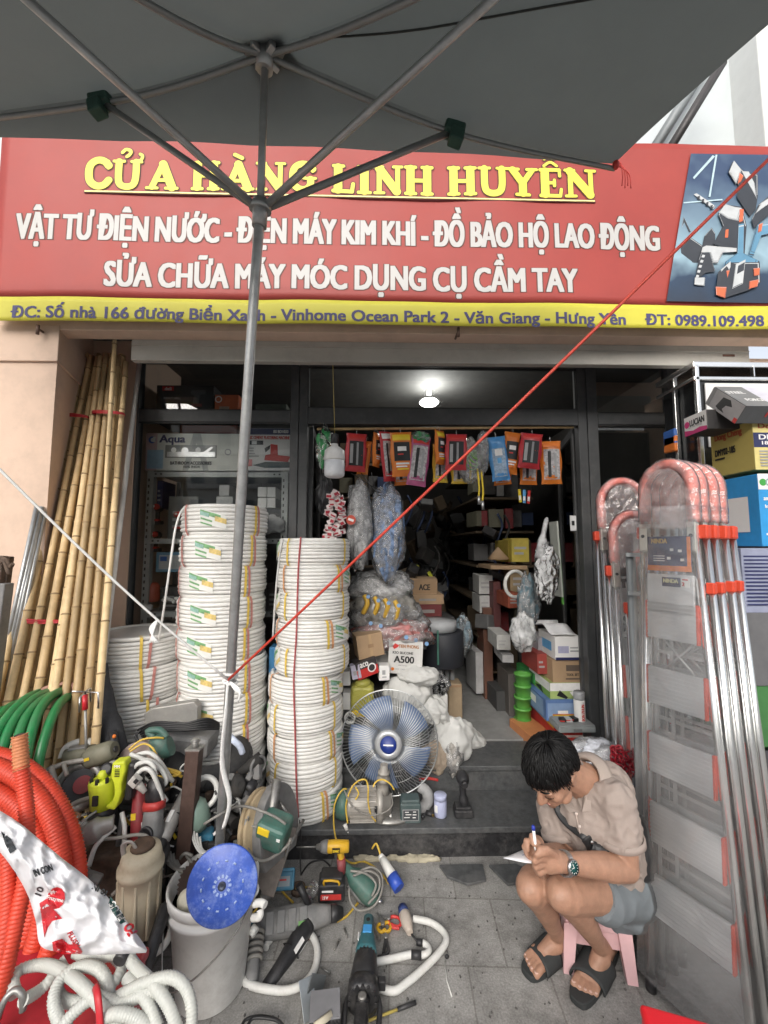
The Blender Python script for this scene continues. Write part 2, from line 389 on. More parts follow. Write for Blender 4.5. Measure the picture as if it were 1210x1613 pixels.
# glazed front
def px(x, Y=YF): return P(x, 860, Y).x
def pz(y, Y=YF): return P(600, y, Y).z
ztop = 2.875
b = MB(alu)
def vbar(x0, x1, z0=.155, z1=ztop, y=YF, d=.06): b.box(((px(x0) + px(x1)) / 2, y, (z0 + z1) / 2), (px(x1) - px(x0), d, z1 - z0), bev=.004)
def hbar(x0, x1, y0, y1, y=YF, d=.055): z0, z1 = pz(y1), pz(y0); b.box(((px(x0) + px(x1)) / 2, y, (z0 + z1) / 2), (px(x1) - px(x0) - .003, d, z1 - z0), bev=.003)
vbar(192, 212); vbar(455, 468); vbar(468.6, 483, y=YF + .006); vbar(916, 930, y=YF + .004); vbar(930.6, 947); vbar(1062, 1078); vbar(1176, 1200)
for a, c in ((212, 455), (947, 1062), (1078, 1176)): hbar(a, c, 650, 668); hbar(a, c, 560, 575); hbar(a, c, 1192, 1212)
hbar(483, 916, 645, 670); hbar(483, 916, 560, 580)
b.build('shopfront_frame', shop)
b = MB(M('glazing_bead', (.03, .03, .03), .5))
for a, c, t, u in ((212, 455, 575, 650), (212, 455, 668, 1192), (483, 916, 580, 645), (947, 1062, 575, 650), (947, 1062, 668, 1192)):
 for q in (t + 1.2, u - 1.2): b.box(((px(a) + px(c)) / 2, YF - .012, pz(q)), (px(c) - px(a), .012, .008))
b.build('glazing_bead', shop)
for a, c, t, u in ((212, 455, 575, 650), (212, 455, 668, 1192), (483, 916, 580, 645), (947, 1062, 575, 650), (947, 1062, 668, 1192), (1078, 1176, 575, 1192)):
 b = MB(glass_ref if a > 900 else glass); b.box(((px(a) + px(c)) / 2, YF + .004, (pz(t) + pz(u)) / 2), (px(c) - px(a), .006, pz(t) - pz(u))); b.build('glass_pane', shop)
# open glass door leaves folded inwards
def leaf(h, e, zt):
 h, e = V(h), V(e); d = (e - h); L = d.length; d.normalize(); m = Matrix((d, V((-d.y, d.x, 0)), V((0, 0, 1)))).transposed()
 r_ = b = MB(alu)
 for q in (.025, L - .025): b.box(h + d * q + V((0, 0, (zt + .3) / 2)), (.05, .035, zt - .31), m, bev=.003)
 for z in (.345, zt - .03): b.box(h + d * L / 2 + V((0, 0, z)), (L - .1, .034, .055 if z > 1 else .08), m, bev=.003)
 b.use(M('door_handle_steel', (.6, .6, .6), .3, 1)); b.cyl(h + d * (L - .03) + m @ V((0, -.04, 1.1)), h + d * (L - .03) + m @ V((0, -.04, 1.5)), .009)
 o = b.build('door', shop)
 b = MB(glass_door); b.box(h + d * L / 2 + V((0, 0, (zt + .36) / 2)), (L - .1, .006, zt - .45), m); b.build('door_glass', o)
 b = MB(M('hinge_white', (.7, .7, .68), .5)); b.box(h + V((0, -.0, zt + .01)), (.03, .04, .035), bev=.003); b.build('hinge', o)
leaf((px(912, 2.71), 2.71, 0), (px(890, 3.25), 3.30, 0), P(600, 672, 2.72).z)
leaf((px(487, 2.71), 2.71, 0), (px(499, 3.25), 3.30, 0), P(600, 672, 2.72).z)
b = MB(M('light_plaster', (.42, .38, .28), .9, var=.15, scale=20, bump=.4))
for q in range(8):
 xx = -.06 + q * .052 + rnd.uniform(-.01, .01); b.ell((xx, 2.222 - rnd.uniform(0, .012), .006), (.045, rnd.uniform(.012, .028), .014), n=9, k=6, jit=.5, seed=q)
b.build('mortar_bedding', shop)
for q, (a, pts) in enumerate([(0, [(692, 1362), (760, 1360), (766, 1385), (738, 1392), (705, 1380)]), (1, [(770, 1362), (812, 1360), (838, 1372), (830, 1388), (800, 1392)])]):
 b = MB(granite); w = [G(*p, .016) for p in pts]; ce = sum(w, V()) / len(w)
 b.prism([(p.x - ce.x, p.y - ce.y) for p in w], .012, o=(ce.x, ce.y, .004), bev=.002)
 tag(b.build('broken_slab'), ('broken slab of dark stone lying flat at the foot of the step, the further left one' if q == 0 else 'broken slab of dark stone lying flat at the foot of the step, nearest the seated man'), 'slab', 'broken dark slabs at the step')
# ---- street side behind the photographer (only its reflection shows)
opp = thing('apartment_building', 'pale building across the street, visible only as a reflection in the shop glass', 'building', (6, -30, 0))
b = MB(M('opposite_render', (.88, .85, .78), .8, var=.05)); b.box((0, -32, 6.4), (80, 4, 13)); b.build('wall', opp)
b = MB(M('opposite_window', (.2, .24, .27), .2));
for i in range(20):
 for j in range(4): b.box((-22 + i * 2.2, -29.985, 1.8 + j * 3), (1.1, .03, 1.6))
b.build('window', opp)
b = MB(M('opposite_trim', (.8, .78, .74), .7))
for j in range(4): b.box((0, -29.8, .6 + j * 3), (80, .5, .18))
b.build('balcony', opp)
# ================================================================ BANNER
YB = 2.05
ban_red = M('banner_red', (.315, .037, .028), .55, var=.07, scale=3, dirt=.25, dirtcol=(.42, .07, .05), dscale=2)
ban_yel = M('banner_yellow', (.58, .53, .05), .55, var=.05, scale=3, dirt=.15, dirtcol=(.4, .33, .06), dscale=2.5)
let_yel = M('letter_yellow', (.82, .68, .07), .5, var=.03)
let_wht = M('letter_white', (.48, .47, .455), .55, var=.03)
let_drk = M('letter_outline', (.10, .03, .02), .6)
let_blu = M('letter_navy', (.055, .05, .14), .6)
BL = 2.05 * 605 / F;
pa, pb = P(-60, 505, YB), P(1330, 521, YB)
zb0 = P(600, 511.5, YB).z; zb1 = P(600, 216, YB).z; zy = P(600, 474.5, YB).z
banner = thing('shop_banner', 'wide red and yellow vinyl shop banner with Vietnamese lettering above the shopfront', 'banner', (0, YB, zb0))
def wavy(x, z): return YB + .004 * math.sin(x * 5.1 + z * 2) * (1 if z < zb1 else .3) + .006 * noise.noise(V((x * 3, z * 3, 1)))
def bsheet(x0, x1, z0, z1, nu, nv, mat, name, off=0.0, slant=0.0):
 b = MB(mat); b.sheet(lambda u, v: (lambda x, z: V((x, wavy(x, z) - off, z)))(x0 + (x1 - x0) * u + slant * (v), z0 + (z1 - z0) * v), nu, nv, th=.0012); return b
bsheet(-2.0, pb.x, zy, zb1, 90, 22, ban_red, 'p').build('red_panel', banner)
bsheet(-2.0, pb.x, zb0, zy, 90, 5, ban_yel, 'p').build('yellow_strip', banner)
def project(b):                               # lay flat lettering onto the gently waving vinyl
 for v in b.bm.verts: v.co.y = wavy(v.co.x, v.co.z) + (v.co.y - YB)
 return b
def line(st, x0, x1, yb0, yb1, cap, mat, bold, name, lift=.002, out=0.0):
 A, B = P(x0, yb0, YB), P(x1, yb1, YB); c = (A + B) / 2; h = cap * mm(YB)
 b = MB()
 if out: b.use(let_drk); b.text(st, (c.x, YB, c.z), FRONT, h, (B.x - A.x) + 2 * out * h, bold + out, lift=lift - .0012, cap=True)
 b.use(mat); b.text(st, (c.x, YB, c.z), FRONT, h, B.x - A.x, bold, lift=lift, cap=True)
 project(b).build(name, banner)
# heavy slab-serif heading, drawn as rounded strokes
GL = {
 'C': [([(.9, .78), (.72, .93), (.45, .96), (.2, .8), (.14, .5), (.22, .2), (.48, .05), (.75, .09), (.93, .27)], .24), ([(.87, .93), (.89, .7)], .12)],
 'U': [([(.2, .94), (.2, .4), (.27, .14), (.5, .06), (.72, .14), (.8, .4), (.8, .94)], .22), ([(.02, .95), (.38, .95)], .1), ([(.64, .95), (.98, .95)], .1)],
 'A': [([(.5, .9), (.17, .08)], .2), ([(.5, .9), (.83, .08)], .27), ([(.3, .33), (.72, .33)], .12), ([(.0, .05), (.34, .05)], .1), ([(.62, .05), (1.0, .05)], .1)],
 'H': [([(.2, .9), (.2, .1)], .26), ([(.8, .9), (.8, .1)], .26), ([(.2, .5), (.8, .5)], .13), ([(.03, .95), (.38, .95)], .11), ([(.62, .95), (.97, .95)], .11), ([(.03, .05), (.38, .05)], .11), ([(.62, .05), (.97, .05)], .11)],
 'N': [([(.17, .9), (.17, .1)], .16), ([(.16, .92), (.82, .1)], .27), ([(.85, .9), (.85, .08)], .15), ([(.0, .95), (.3, .95)], .1), ([(.7, .95), (1, .95)], .1), ([(.02, .05), (.34, .05)], .1)],
 'G': [([(.88, .78), (.7, .93), (.42, .95), (.2, .8), (.14, .5), (.22, .2), (.46, .06), (.7, .1), (.8, .25), (.8, .42)], .22), ([(.55, .45), (.98, .45)], .1), ([(.86, .92), (.88, .7)], .11)],
 'L': [([(.25, .9), (.25, .1)], .27), ([(.04, .95), (.5, .95)], .11), ([(.04, .06), (.9, .06)], .13), ([(.9, .08), (.95, .33)], .12)],
 'I': [([(.5, .9), (.5, .1)], .27), ([(.08, .95), (.92, .95)], .11), ([(.08, .05), (.92, .05)], .11)],
 'Y': [([(.16, .92), (.5, .45)], .24), ([(.84, .92), (.5, .45)], .18), ([(.5, .5), (.5, .1)], .26), ([(.0, .95), (.36, .95)], .1), ([(.66, .95), (1, .95)], .1), ([(.28, .05), (.72, .05)], .11)],
 'E': [([(.25, .9), (.25, .1)], .27), ([(.06, .95), (.88, .95)], .12), ([(.06, .05), (.9, .05)], .12), ([(.25, .5), (.66, .5)], .11), ([(.88, .95), (.9, .74)], .1), ([(.91, .05), (.95, .28)], .1), ([(.66, .6), (.66, .4)], .1)],
 'hook': [([(.30, 1.26), (.42, 1.36), (.58, 1.32), (.56, 1.2), (.46, 1.12)], .11)],
 'horn': [([(.84, .98), (.96, 1.02), (1.0, 1.16), (.92, 1.22)], .1)],
 'grave': [([(.38, 1.24), (.62, 1.12)], .13)],
 'hat': [([(.22, 1.09), (.5, 1.22), (.78, 1.09)], .09)],
 'tilde': [([(.25, 1.32), (.4, 1.4), (.58, 1.33), (.75, 1.41)], .08)],
}
def ribbon(b, pts, w, z):
 pts = smooth_path([V((p[0], p[1], 0)) for p in pts], 5) if len(pts) > 2 else [V((p[0], p[1], 0)) for p in pts]
 L, Rr = [], []
 for i, p in enumerate(pts):
  d = (pts[min(i + 1, len(pts) - 1)] - pts[max(i - 1, 0)]).normalized(); nn = V((-d.y, d.x, 0)) * (w / 2)
  L.append(p + nn); Rr.append(p - nn)
 cap0 = [pts[0] + (Matrix.Rotation(a, 3, 'Z') @ (L[0] - pts[0])) for a in [math.pi * k / 6 for k in range(1, 6)]]
 cap1 = [pts[-1] + (Matrix.Rotation(a, 3, 'Z') @ (Rr[-1] - pts[-1])) for a in [math.pi * k / 6 for k in range(1, 6)]]
 vs = L + cap1[::-1][::-1][::-1] if False else None
 n = len(pts); vv = [V((p.x, YB - z, p.y)) for p in L + Rr]
 b.raw(vv, [(i, i + 1, n + i + 1, n + i) for i in range(n - 1)])
 for c0, cap, s0, s1 in ((pts[0], cap0, L[0], Rr[0]), (pts[-1], cap1, Rr[-1], L[-1])):
  poly = [s0] + cap + [s1]; b.raw([V((p.x, YB - z, p.y)) for p in poly], [tuple(range(len(poly)))])
hd = MB(); cnt = 0
word = [('C', 132, 176, ()), ('U', 175, 224, ('hook', 'horn')), ('A', 229, 281, ()), ('H', 300, 347, ()), ('A', 349, 401, ('grave',)), ('N', 403, 450, ()), ('G', 453, 500, ()),
  ('L', 522, 560, ()), ('I', 561, 587, ()), ('N', 588, 635, ()), ('H', 636, 684, ()), ('H', 704, 752, ()), ('U', 752, 802, ()), ('Y', 799, 848, ()), ('E', 848, 888, ('hat', 'tilde')), ('N', 889, 940, ())]
for outl in (1, 0):
 hd.use(let_drk if outl else let_yel)
 for ch, xa, xb, acc in word:
  yc = 273 + (xa - 132) * .0212
  A = P(xa + 2, yc + 23, YB); B = P(xb - 2, yc + 23, YB); zt = P(xa, yc - 22, YB).z; h = zt - A.z; w = B.x - A.x
  for key in (ch,) + acc:
   for pts, wd_ in GL[key]:
    cnt += 1
    ribbon(hd, [(A.x + p[0] * w, A.z + p[1] * h) for p in pts], wd_ * h * 1.02 + (.012 if outl else 0), (.0012 if outl else .0035) + (cnt % 60) * .00003)
project(hd).build('heading', banner)
ul = MB(let_drk); A, B = P(135, 303, YB), P(936, 320, YB); ul.box(((A.x + B.x) / 2, YB - .004, A.z), (B.x - A.x + .01, .002, .016)); ul.use(M('underline_yellow', (.85, .75, .3), .5)); ul.box(((A.x + B.x) / 2, YB - .0065, A.z), (B.x - A.x, .002, .008))
project(ul).build('underline', banner)
line('VẬT TƯ ĐIỆN NƯỚC - ĐIỆN MÁY KIM KHÍ - ĐỒ BẢO HỘ LAO ĐỘNG', 24, 1041, 377, 392, 45, let_wht, .046, 'lettering', out=.045)
line('SỬA CHỮA MÁY MÓC DỤNG CỤ CẦM TAY', 164, 911, 450, 461, 43, let_wht, .046, 'lettering', out=.045)
line('ĐC: Số nhà 166 đường Biển Xanh - Vinhome Ocean Park 2 - Văn Giang - Hưng Yên', 15, 986, 500, 511, 20, let_blu, .045, 'lettering')
line('ĐT: 0989.109.498', 1016, 1203, 511.5, 514, 19, let_blu, .045, 'lettering')
# printed picture of power tools at the right end
pic = MB();
def pm(st): return st
def quadpx(b, pts, lift):
 b.raw([V((P(x, y, YB).x, YB - lift, P(x, y, YB).z)) for x, y in pts], [tuple(range(len(pts)))])
pbg = bpy.data.materials.new('picture_night'); pbg.use_nodes = True
n, l = pbg.node_tree.nodes, pbg.node_tree.links; tc = n.new('ShaderNodeTexCoord'); sx = n.new('ShaderNodeSeparateXYZ'); l.new(tc.outputs['Object'], sx.inputs[0])
mr = n.new('ShaderNodeMapRange'); mr.inputs['From Min'].default_value = .1; mr.inputs['From Max'].default_value = .85; l.new(sx.outputs['Z'], mr.inputs['Value'])
cr = n.new('ShaderNodeValToRGB'); cr.color_ramp.elements[0].color = (.02, .03, .05, 1); cr.color_ramp.elements[1].color = (.03, .06, .13, 1); e = cr.color_ramp.elements.new(.42); e.color = (.28, .42, .5, 1); e = cr.color_ramp.elements.new(.25); e.color = (.02, .045, .09, 1)
nz = n.new('ShaderNodeTexNoise'); nz.inputs['Scale'].default_value = 9; l.new(tc.outputs['Object'], nz.inputs['Vector']); ad = n.new('ShaderNodeMath'); ad.operation = 'MULTIPLY_ADD'; ad.inputs[1].default_value = .25; l.new(nz.outputs['Fac'], ad.inputs[0]); l.new(mr.outputs[0], ad.inputs[2]); sb = n.new('ShaderNodeMath'); sb.operation = 'SUBTRACT'; sb.inputs[1].default_value = .12; l.new(ad.outputs[0], sb.inputs[0]); l.new(sb.outputs[0], cr.inputs['Fac'])
l.new(cr.outputs[0], n['Principled BSDF'].inputs['Base Color']); n['Principled BSDF'].inputs['Roughness'].default_value = .5
pic.use(pbg); quadpx(pic, [(1048, 476), (1330, 482), (1330, 248), (1086, 245)], .010)
steel_p = M('picture_steel', (.5, .52, .53), .5); dark_p = M('picture_dark', (.03, .035, .045), .5); teal_p = M('picture_blue', (.10, .25, .38), .5); or_p = M('picture_orange', (.6, .13, .05), .5); beam_p = M('picture_beam', (.45, .6, .66), .5)
lift = .0115
def pp(mat, pts):
 global lift
 pic.use(mat); lift += .00025; quadpx(pic, [(1030 + x / 5.378, 230 + y / 5.378) for x, y in pts], lift)
 if mat in (beam_p,) or max(p[0] for p in pts) - min(p[0] for p in pts) < 45: return
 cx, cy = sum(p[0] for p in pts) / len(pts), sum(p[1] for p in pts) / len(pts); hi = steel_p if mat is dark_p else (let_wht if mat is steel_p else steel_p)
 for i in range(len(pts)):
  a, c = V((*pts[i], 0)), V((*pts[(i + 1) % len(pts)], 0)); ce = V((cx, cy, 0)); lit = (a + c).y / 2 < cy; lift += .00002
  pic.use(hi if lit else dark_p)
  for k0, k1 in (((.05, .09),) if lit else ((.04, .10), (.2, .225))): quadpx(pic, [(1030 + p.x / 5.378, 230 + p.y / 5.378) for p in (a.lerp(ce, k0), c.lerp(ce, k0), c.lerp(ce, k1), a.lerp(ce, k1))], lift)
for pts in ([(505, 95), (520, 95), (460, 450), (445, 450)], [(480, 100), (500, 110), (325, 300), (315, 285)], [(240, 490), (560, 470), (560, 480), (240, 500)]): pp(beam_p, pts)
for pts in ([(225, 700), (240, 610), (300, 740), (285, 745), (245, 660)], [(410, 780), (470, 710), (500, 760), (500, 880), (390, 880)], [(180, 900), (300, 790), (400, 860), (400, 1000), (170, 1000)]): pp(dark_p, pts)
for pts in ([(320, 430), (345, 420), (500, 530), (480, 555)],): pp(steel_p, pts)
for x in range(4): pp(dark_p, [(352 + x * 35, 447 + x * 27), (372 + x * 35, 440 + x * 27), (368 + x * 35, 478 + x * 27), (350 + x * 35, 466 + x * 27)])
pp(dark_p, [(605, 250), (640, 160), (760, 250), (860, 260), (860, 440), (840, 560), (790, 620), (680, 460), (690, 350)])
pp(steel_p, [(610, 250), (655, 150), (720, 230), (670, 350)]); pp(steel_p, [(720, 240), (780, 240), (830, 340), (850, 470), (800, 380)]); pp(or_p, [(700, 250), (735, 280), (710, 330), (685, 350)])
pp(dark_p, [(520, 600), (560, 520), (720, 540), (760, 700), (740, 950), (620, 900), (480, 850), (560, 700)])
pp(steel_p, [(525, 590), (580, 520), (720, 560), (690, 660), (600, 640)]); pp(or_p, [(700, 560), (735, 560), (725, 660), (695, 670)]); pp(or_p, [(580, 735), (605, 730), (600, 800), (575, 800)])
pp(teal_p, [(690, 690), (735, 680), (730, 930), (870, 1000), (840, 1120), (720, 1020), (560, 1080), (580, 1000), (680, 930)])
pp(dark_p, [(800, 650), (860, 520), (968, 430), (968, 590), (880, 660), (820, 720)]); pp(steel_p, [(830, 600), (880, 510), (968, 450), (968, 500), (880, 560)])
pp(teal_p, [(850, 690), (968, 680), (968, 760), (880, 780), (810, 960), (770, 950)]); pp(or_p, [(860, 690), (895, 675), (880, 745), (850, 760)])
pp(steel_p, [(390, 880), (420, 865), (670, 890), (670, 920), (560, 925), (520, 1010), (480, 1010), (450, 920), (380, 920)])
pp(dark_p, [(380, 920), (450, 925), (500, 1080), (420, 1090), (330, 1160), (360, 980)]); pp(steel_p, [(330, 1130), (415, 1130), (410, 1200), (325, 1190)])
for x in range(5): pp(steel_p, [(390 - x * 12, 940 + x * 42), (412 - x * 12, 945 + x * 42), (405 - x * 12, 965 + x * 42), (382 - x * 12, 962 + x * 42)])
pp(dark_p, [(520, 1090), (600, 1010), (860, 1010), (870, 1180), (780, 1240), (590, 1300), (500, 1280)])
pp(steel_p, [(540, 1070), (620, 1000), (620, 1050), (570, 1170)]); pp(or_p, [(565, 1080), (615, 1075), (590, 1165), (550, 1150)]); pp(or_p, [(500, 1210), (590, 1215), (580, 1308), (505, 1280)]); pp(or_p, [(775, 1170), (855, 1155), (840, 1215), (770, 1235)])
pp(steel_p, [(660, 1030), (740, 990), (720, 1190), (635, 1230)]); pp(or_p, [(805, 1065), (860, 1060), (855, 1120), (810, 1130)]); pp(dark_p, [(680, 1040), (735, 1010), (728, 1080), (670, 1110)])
project(pic).build('tool_picture', banner)
# wire clips / hooks under the banner
for a in ((60, 512), (722, 516)):
 b = MB(M('rusty_hook', (.12, .07, .05), .7)); p = P(a[0], a[1], YB + .03); b.cyl(p, p - V((0, 0, .05)), .008); b.cyl(p + V((0, .0, -.02)), p + V((0, .08, -.02)), .006); b.build('hook', banner)
# steel bracket above
b = MB(M('bracket_dark', (.045, .04, .04), .5, var=.2)); a, c = P(1140, 96, 2.1), P(1046, 250, 2.12); b.cyl(a, c, .024, n=4)
tag(b.build('sign_bracket'), 'dark slanted steel bar behind the top edge of the red banner', 'bracket')
b = MB(M('bracket_grey', (.22, .24, .25), .5)); a, c = P(1120, 90, 2.28), P(1022, 248, 2.28); b.cyl(a, c, .030, n=4)
tag(b.build('sign_support'), 'wide grey slanted metal support behind the dark bar above the banner', 'bracket')
# ================================================================ UMBRELLA
canvas = M('umbrella_canvas', (.095, .112, .115), .8, var=.12, scale=2.5, bump=.08, bscale=400)
_n, _l = canvas.node_tree.nodes, canvas.node_tree.links
_t = _n.new('ShaderNodeBsdfTranslucent'); _t.inputs[0].default_value = (.155, .175, .172, 1); _x = _n.new('ShaderNodeMixShader'); _x.inputs[0].default_value = .2
_l.new(_n['Principled BSDF'].outputs[0], _x.inputs[1]); _l.new(_t.outputs[0], _x.inputs[2]); _l.new(_x.outputs[0], _n['Material Output'].inputs['Surface'])
pole_m = M('galvanised_pole', (.42, .43, .43), .42, .75, var=.15, scale=25, dirt=.3, dirtcol=(.22, .2, .18), dscale=8)
rib_m = M('umbrella_rib', (.24, .25, .25), .45, .5, var=.1)
T = P(418, 84, 1.2); Bp = V((P(336, 1480, 1.8).x, 1.8, .0)); Hb = P(410, 332, 1.262)
Hb = Bp + (T - Bp) * ((Hb.z - Bp.z) / (T.z - Bp.z)) if False else Hb
cR = P(968, 263, 1.50); cL = P(-330, 217, 1.46); cNL = V((-1.30, .30, T.z - .42)); cNR = V((1.34, .36, T.z - .27))
um = thing('market_umbrella', 'large square dark green market umbrella with galvanised pole leaning over the tools', 'umbrella', Bp)
bL, bR = P(160, 160, 1.33), P(715, 206, 1.36)
def rib_pts(c, mid=None):
 return smooth_path([T, mid if mid else T.lerp(c, .5) + V((0, 0, .01)), c], 8)
ribs = {'R': rib_pts(cR, bR), 'L': rib_pts(cL, bL), 'NL': rib_pts(cNL, P(230, 0, .995)), 'NR': rib_pts(cNR, P(638, 0, 1.0))}
def on(rb, t):
 p = ribs[rb]; f = min(.9999, max(0, t)) * (len(p) - 1); i = int(f); return p[i].lerp(p[i + 1], f - i)
b = MB(canvas)
def sector(a, c, sag, bow):
 def fn(u, v):
  A, B = on(a, u), on(c, u); p = A.lerp(B, v); s4 = 4 * v * (1 - v)
  ctr = (A + B) / 2
  return p + V((0, 0, .02 - sag * s4 * u * u)) + (V((T.x, T.y, 0)) - V((ctr.x, ctr.y, 0))) * (bow * s4 * u * u) + V((0, 0, .010 * noise.noise(V((p.x * 3, p.y * 3, 2))) * u))
 b.sheet(fn, 20, 26, th=-.003)
 return fn
sec_far = sector('L', 'R', -.01, .03); sec_r = sector('R', 'NR', .015, .03); sec_n = sector('NR', 'NL', .01, .05); sec_l = sector('NL', 'L', .01, .05)
b.build('canopy', um)
b = MB(M('seam_dark', (.02, .025, .025), .8)); b.tube([sec_r(.26 + .72 * i / 20, .97 - .42 * (i / 20) ** .8) - V((0, 0, .006)) for i in range(21)], .003, 5); b.build('seam', um)
for k in ('R', 'L', 'NL', 'NR'):
 b = MB(rib_m); b.tube([p - V((0, 0, .008)) for p in ribs[k]], .0095, 6); b.build('rib', um)
for e_, k in ((bL, 'L'), (bR, 'R'), (P(30, -12, .86), 'n'), (P(790, -14, .88), 'n')):
 b = MB(pole_m if k == 'n' else rib_m); d = (e_ - Hb); ee = Hb + d * (1 if k != 'n' else 1.35)
 b.cyl(Hb + d.normalized() * .03, ee, .0115, n=8); b.build('strut', um)
cl = M('green_sleeve', (.02, .06, .045), .7, var=.2, scale=30)
for e_, s_ in ((bL, -1), (bR, 1)):
 b = MB(cl); m = rot(0, 12 * s_, 10 * s_); b.box(e_, (.075, .05, .05), m, bev=.008); b.box(e_ + m @ V((.012 * s_, -.01, -.035)), (.05, .045, .05), m, bev=.006); b.build('sleeve', um)
b = MB(pole_m); up = (T - Bp).normalized()
mid = P(391, 600, 1.362); low = P(363, 1068, 1.575)
b.tube([Bp, low, mid, Hb], [.0178, .0176, .0162, .0152], 14, k=6); b.build('pole', um)
b = MB(pole_m); b.cyl(Hb, T + V((0, 0, .03)), .0122, n=14); b.build('upper_pole', um)
b = MB(pole_m); b.cyl(Hb - up * .05, Hb + up * .035, .024, n=14); b.cyl(Hb + up * .0, Hb + up * .018, .036, n=14); b.build('hub', um)
b = MB(pole_m); b.cyl(T - up * .05, T + up * .01, .027, n=14)
for q in range(4): b.box(T + rot(0, 0, 45 + 90 * q) @ V((.035, 0, -.01)), (.03, .02, .025), rot(0, 0, 45 + 90 * q), bev=.003)
b.build('crown', um)
b = MB(M('crown_patch', (.028, .02, .02), .85, var=.3)); m = rot(0, 0, 20)
b.prism([(-.13, 0), (-.04, .05), (0, .12), (.05, .04), (.14, .01), (.05, -.05), (.01, -.14), (-.05, -.05)], .002, m, T + V((0, .0, .012)))
b.use(M('grey_patch', (.4, .41, .41), .7)); b.prism([(-.07, .02), (.07, .02), (.02, .1), (-.05, .1)], .002, rot(12, 0, 0), T + V((0, -.03, -.006))); b.build('crown_patch', um)
b = MB(M('base_concrete', (.25, .24, .22), .9, var=.2, bump=.3)); b.lathe([(.11, 0), (.11, .06), (.10, .08), (.04, .085), (.035, .22), (.0265, .22)], Bp, n=20, caps=True); b.build('base', um)
# ropes
def rope(name, lab, pts, r, mat, k=1):
 b = MB(mat); b.tube(pts, r, 6, k=k); return tag(b.build(name), lab, 'rope')
red_rope = M('red_rope', (.48, .045, .025), .5, var=.25, scale=80); wht_rope = M('white_rope', (.78, .78, .76), .6, var=.1, scale=80)
tie = low + V((0, -.024, 0))
A = P(1275, 188, .95); rp = rope('tie_rope', 'taut red rope running from the umbrella pole up to the right over the banner', [tie + (A - tie) * (i / 12) - V((0, 0, .012 * math.sin(math.pi * i / 12))) for i in range(13)], .0048, red_rope)
A = P(-40, 700, 1.15); kk = [tie + (A - tie) * (i / 12) - V((0, 0, .02 * math.sin(math.pi * i / 12))) for i in range(13)]
b = MB(wht_rope); b.tube(kk, .004, 6)
b.tube([low + V((.024 * math.cos(a), .024 * math.sin(a), .018 * math.sin(a * .37) + .0)) for a in [i * .5 for i in range(40)]], .005, 6)
for q in range(3): b.tube([tie + V((.01, -.005, -.005)), tie + V((.035 + .008 * q, -.02, -.03)), P(383 - 4 * q, 1095 + 5 * q, 1.54)], .004, 5, k=5)
b.tube([tie, P(356, 1120, 1.55), P(350, 1200, 1.60), P(362, 1260, 1.64), P(352, 1305, 1.66)], [.006, .008, .010, .009, .008], 6, k=6, flat=.5)
kp = kk[6]
pq = kk[4]
for q in range(4): b.tube([pq, pq + V((-.01 - .005 * q, .0, -.03)), pq + V((-.022 + .009 * q, 0, -.075))], .0032, 5, k=4)
tag(b.build('tie_rope'), 'white rope running from the umbrella pole up to the left with knotted ends', 'rope')
b = MB(M('red_ribbon', (.5, .04, .03), .6)); b.ell(cR + V((0, -.01, 0)), (.014, .014, .02), n=8, k=6)
for q in range(4): b.tube([cR + V((0, -.01, 0)), cR + V((.02 + .006 * q, -.012, .004 - .01 * q)), cR + V((.025 + .01 * q, -.01, -.05)), cR + V((.02 + .012 * q, -.01, -.09 - .01 * (q % 2)))], .0022, 5, k=5)
tag(b.build('corner_tie'), 'red string knotted at the right corner of the umbrella', 'string')
# ================================================================ GOODS: boxes with printing
card = M('cardboard', (.40, .27, .16), .85, var=.1, scale=6, bump=.04)
paper_w = M('white_card', (.78, .77, .75), .6, var=.05, scale=5, dirt=.12, dirtcol=(.5, .48, .44))
blk = M('black_plastic', (.022, .022, .024), .45, var=.3, scale=20, dirt=.35, dirtcol=(.13, .125, .12), dscale=12)
gry = M('grey_plastic', (.17, .17, .168), .55, var=.2, scale=15, dirt=.5, dirtcol=(.28, .26, .24), dscale=9)
red_p = M('print_red', (.55, .035, .03), .5); blu_p = M('print_blue', (.04, .13, .42), .5); nvy_p = M('print_navy', (.025, .03, .10), .5)
yel_p = M('print_yellow', (.78, .56, .03), .5); org_p = M('print_orange', (.72, .19, .03), .5); grn_p = M('print_green', (.05, .32, .06), .5)
blk_p = M('print_black', (.015, .015, .016), .5); wht_p = M('print_white', (.8, .79, .77), .5); gry_p = M('print_grey', (.35, .35, .35), .5); lbl_p = M('print_sky', (.12, .38, .68), .5)
tape_p = M('tape_brown', (.46, .31, .17), .35); steel = M('steel', (.55, .55, .55), .32, 1, var=.15, scale=20); mag_p = M('print_magenta', (.6, .05, .2), .5)
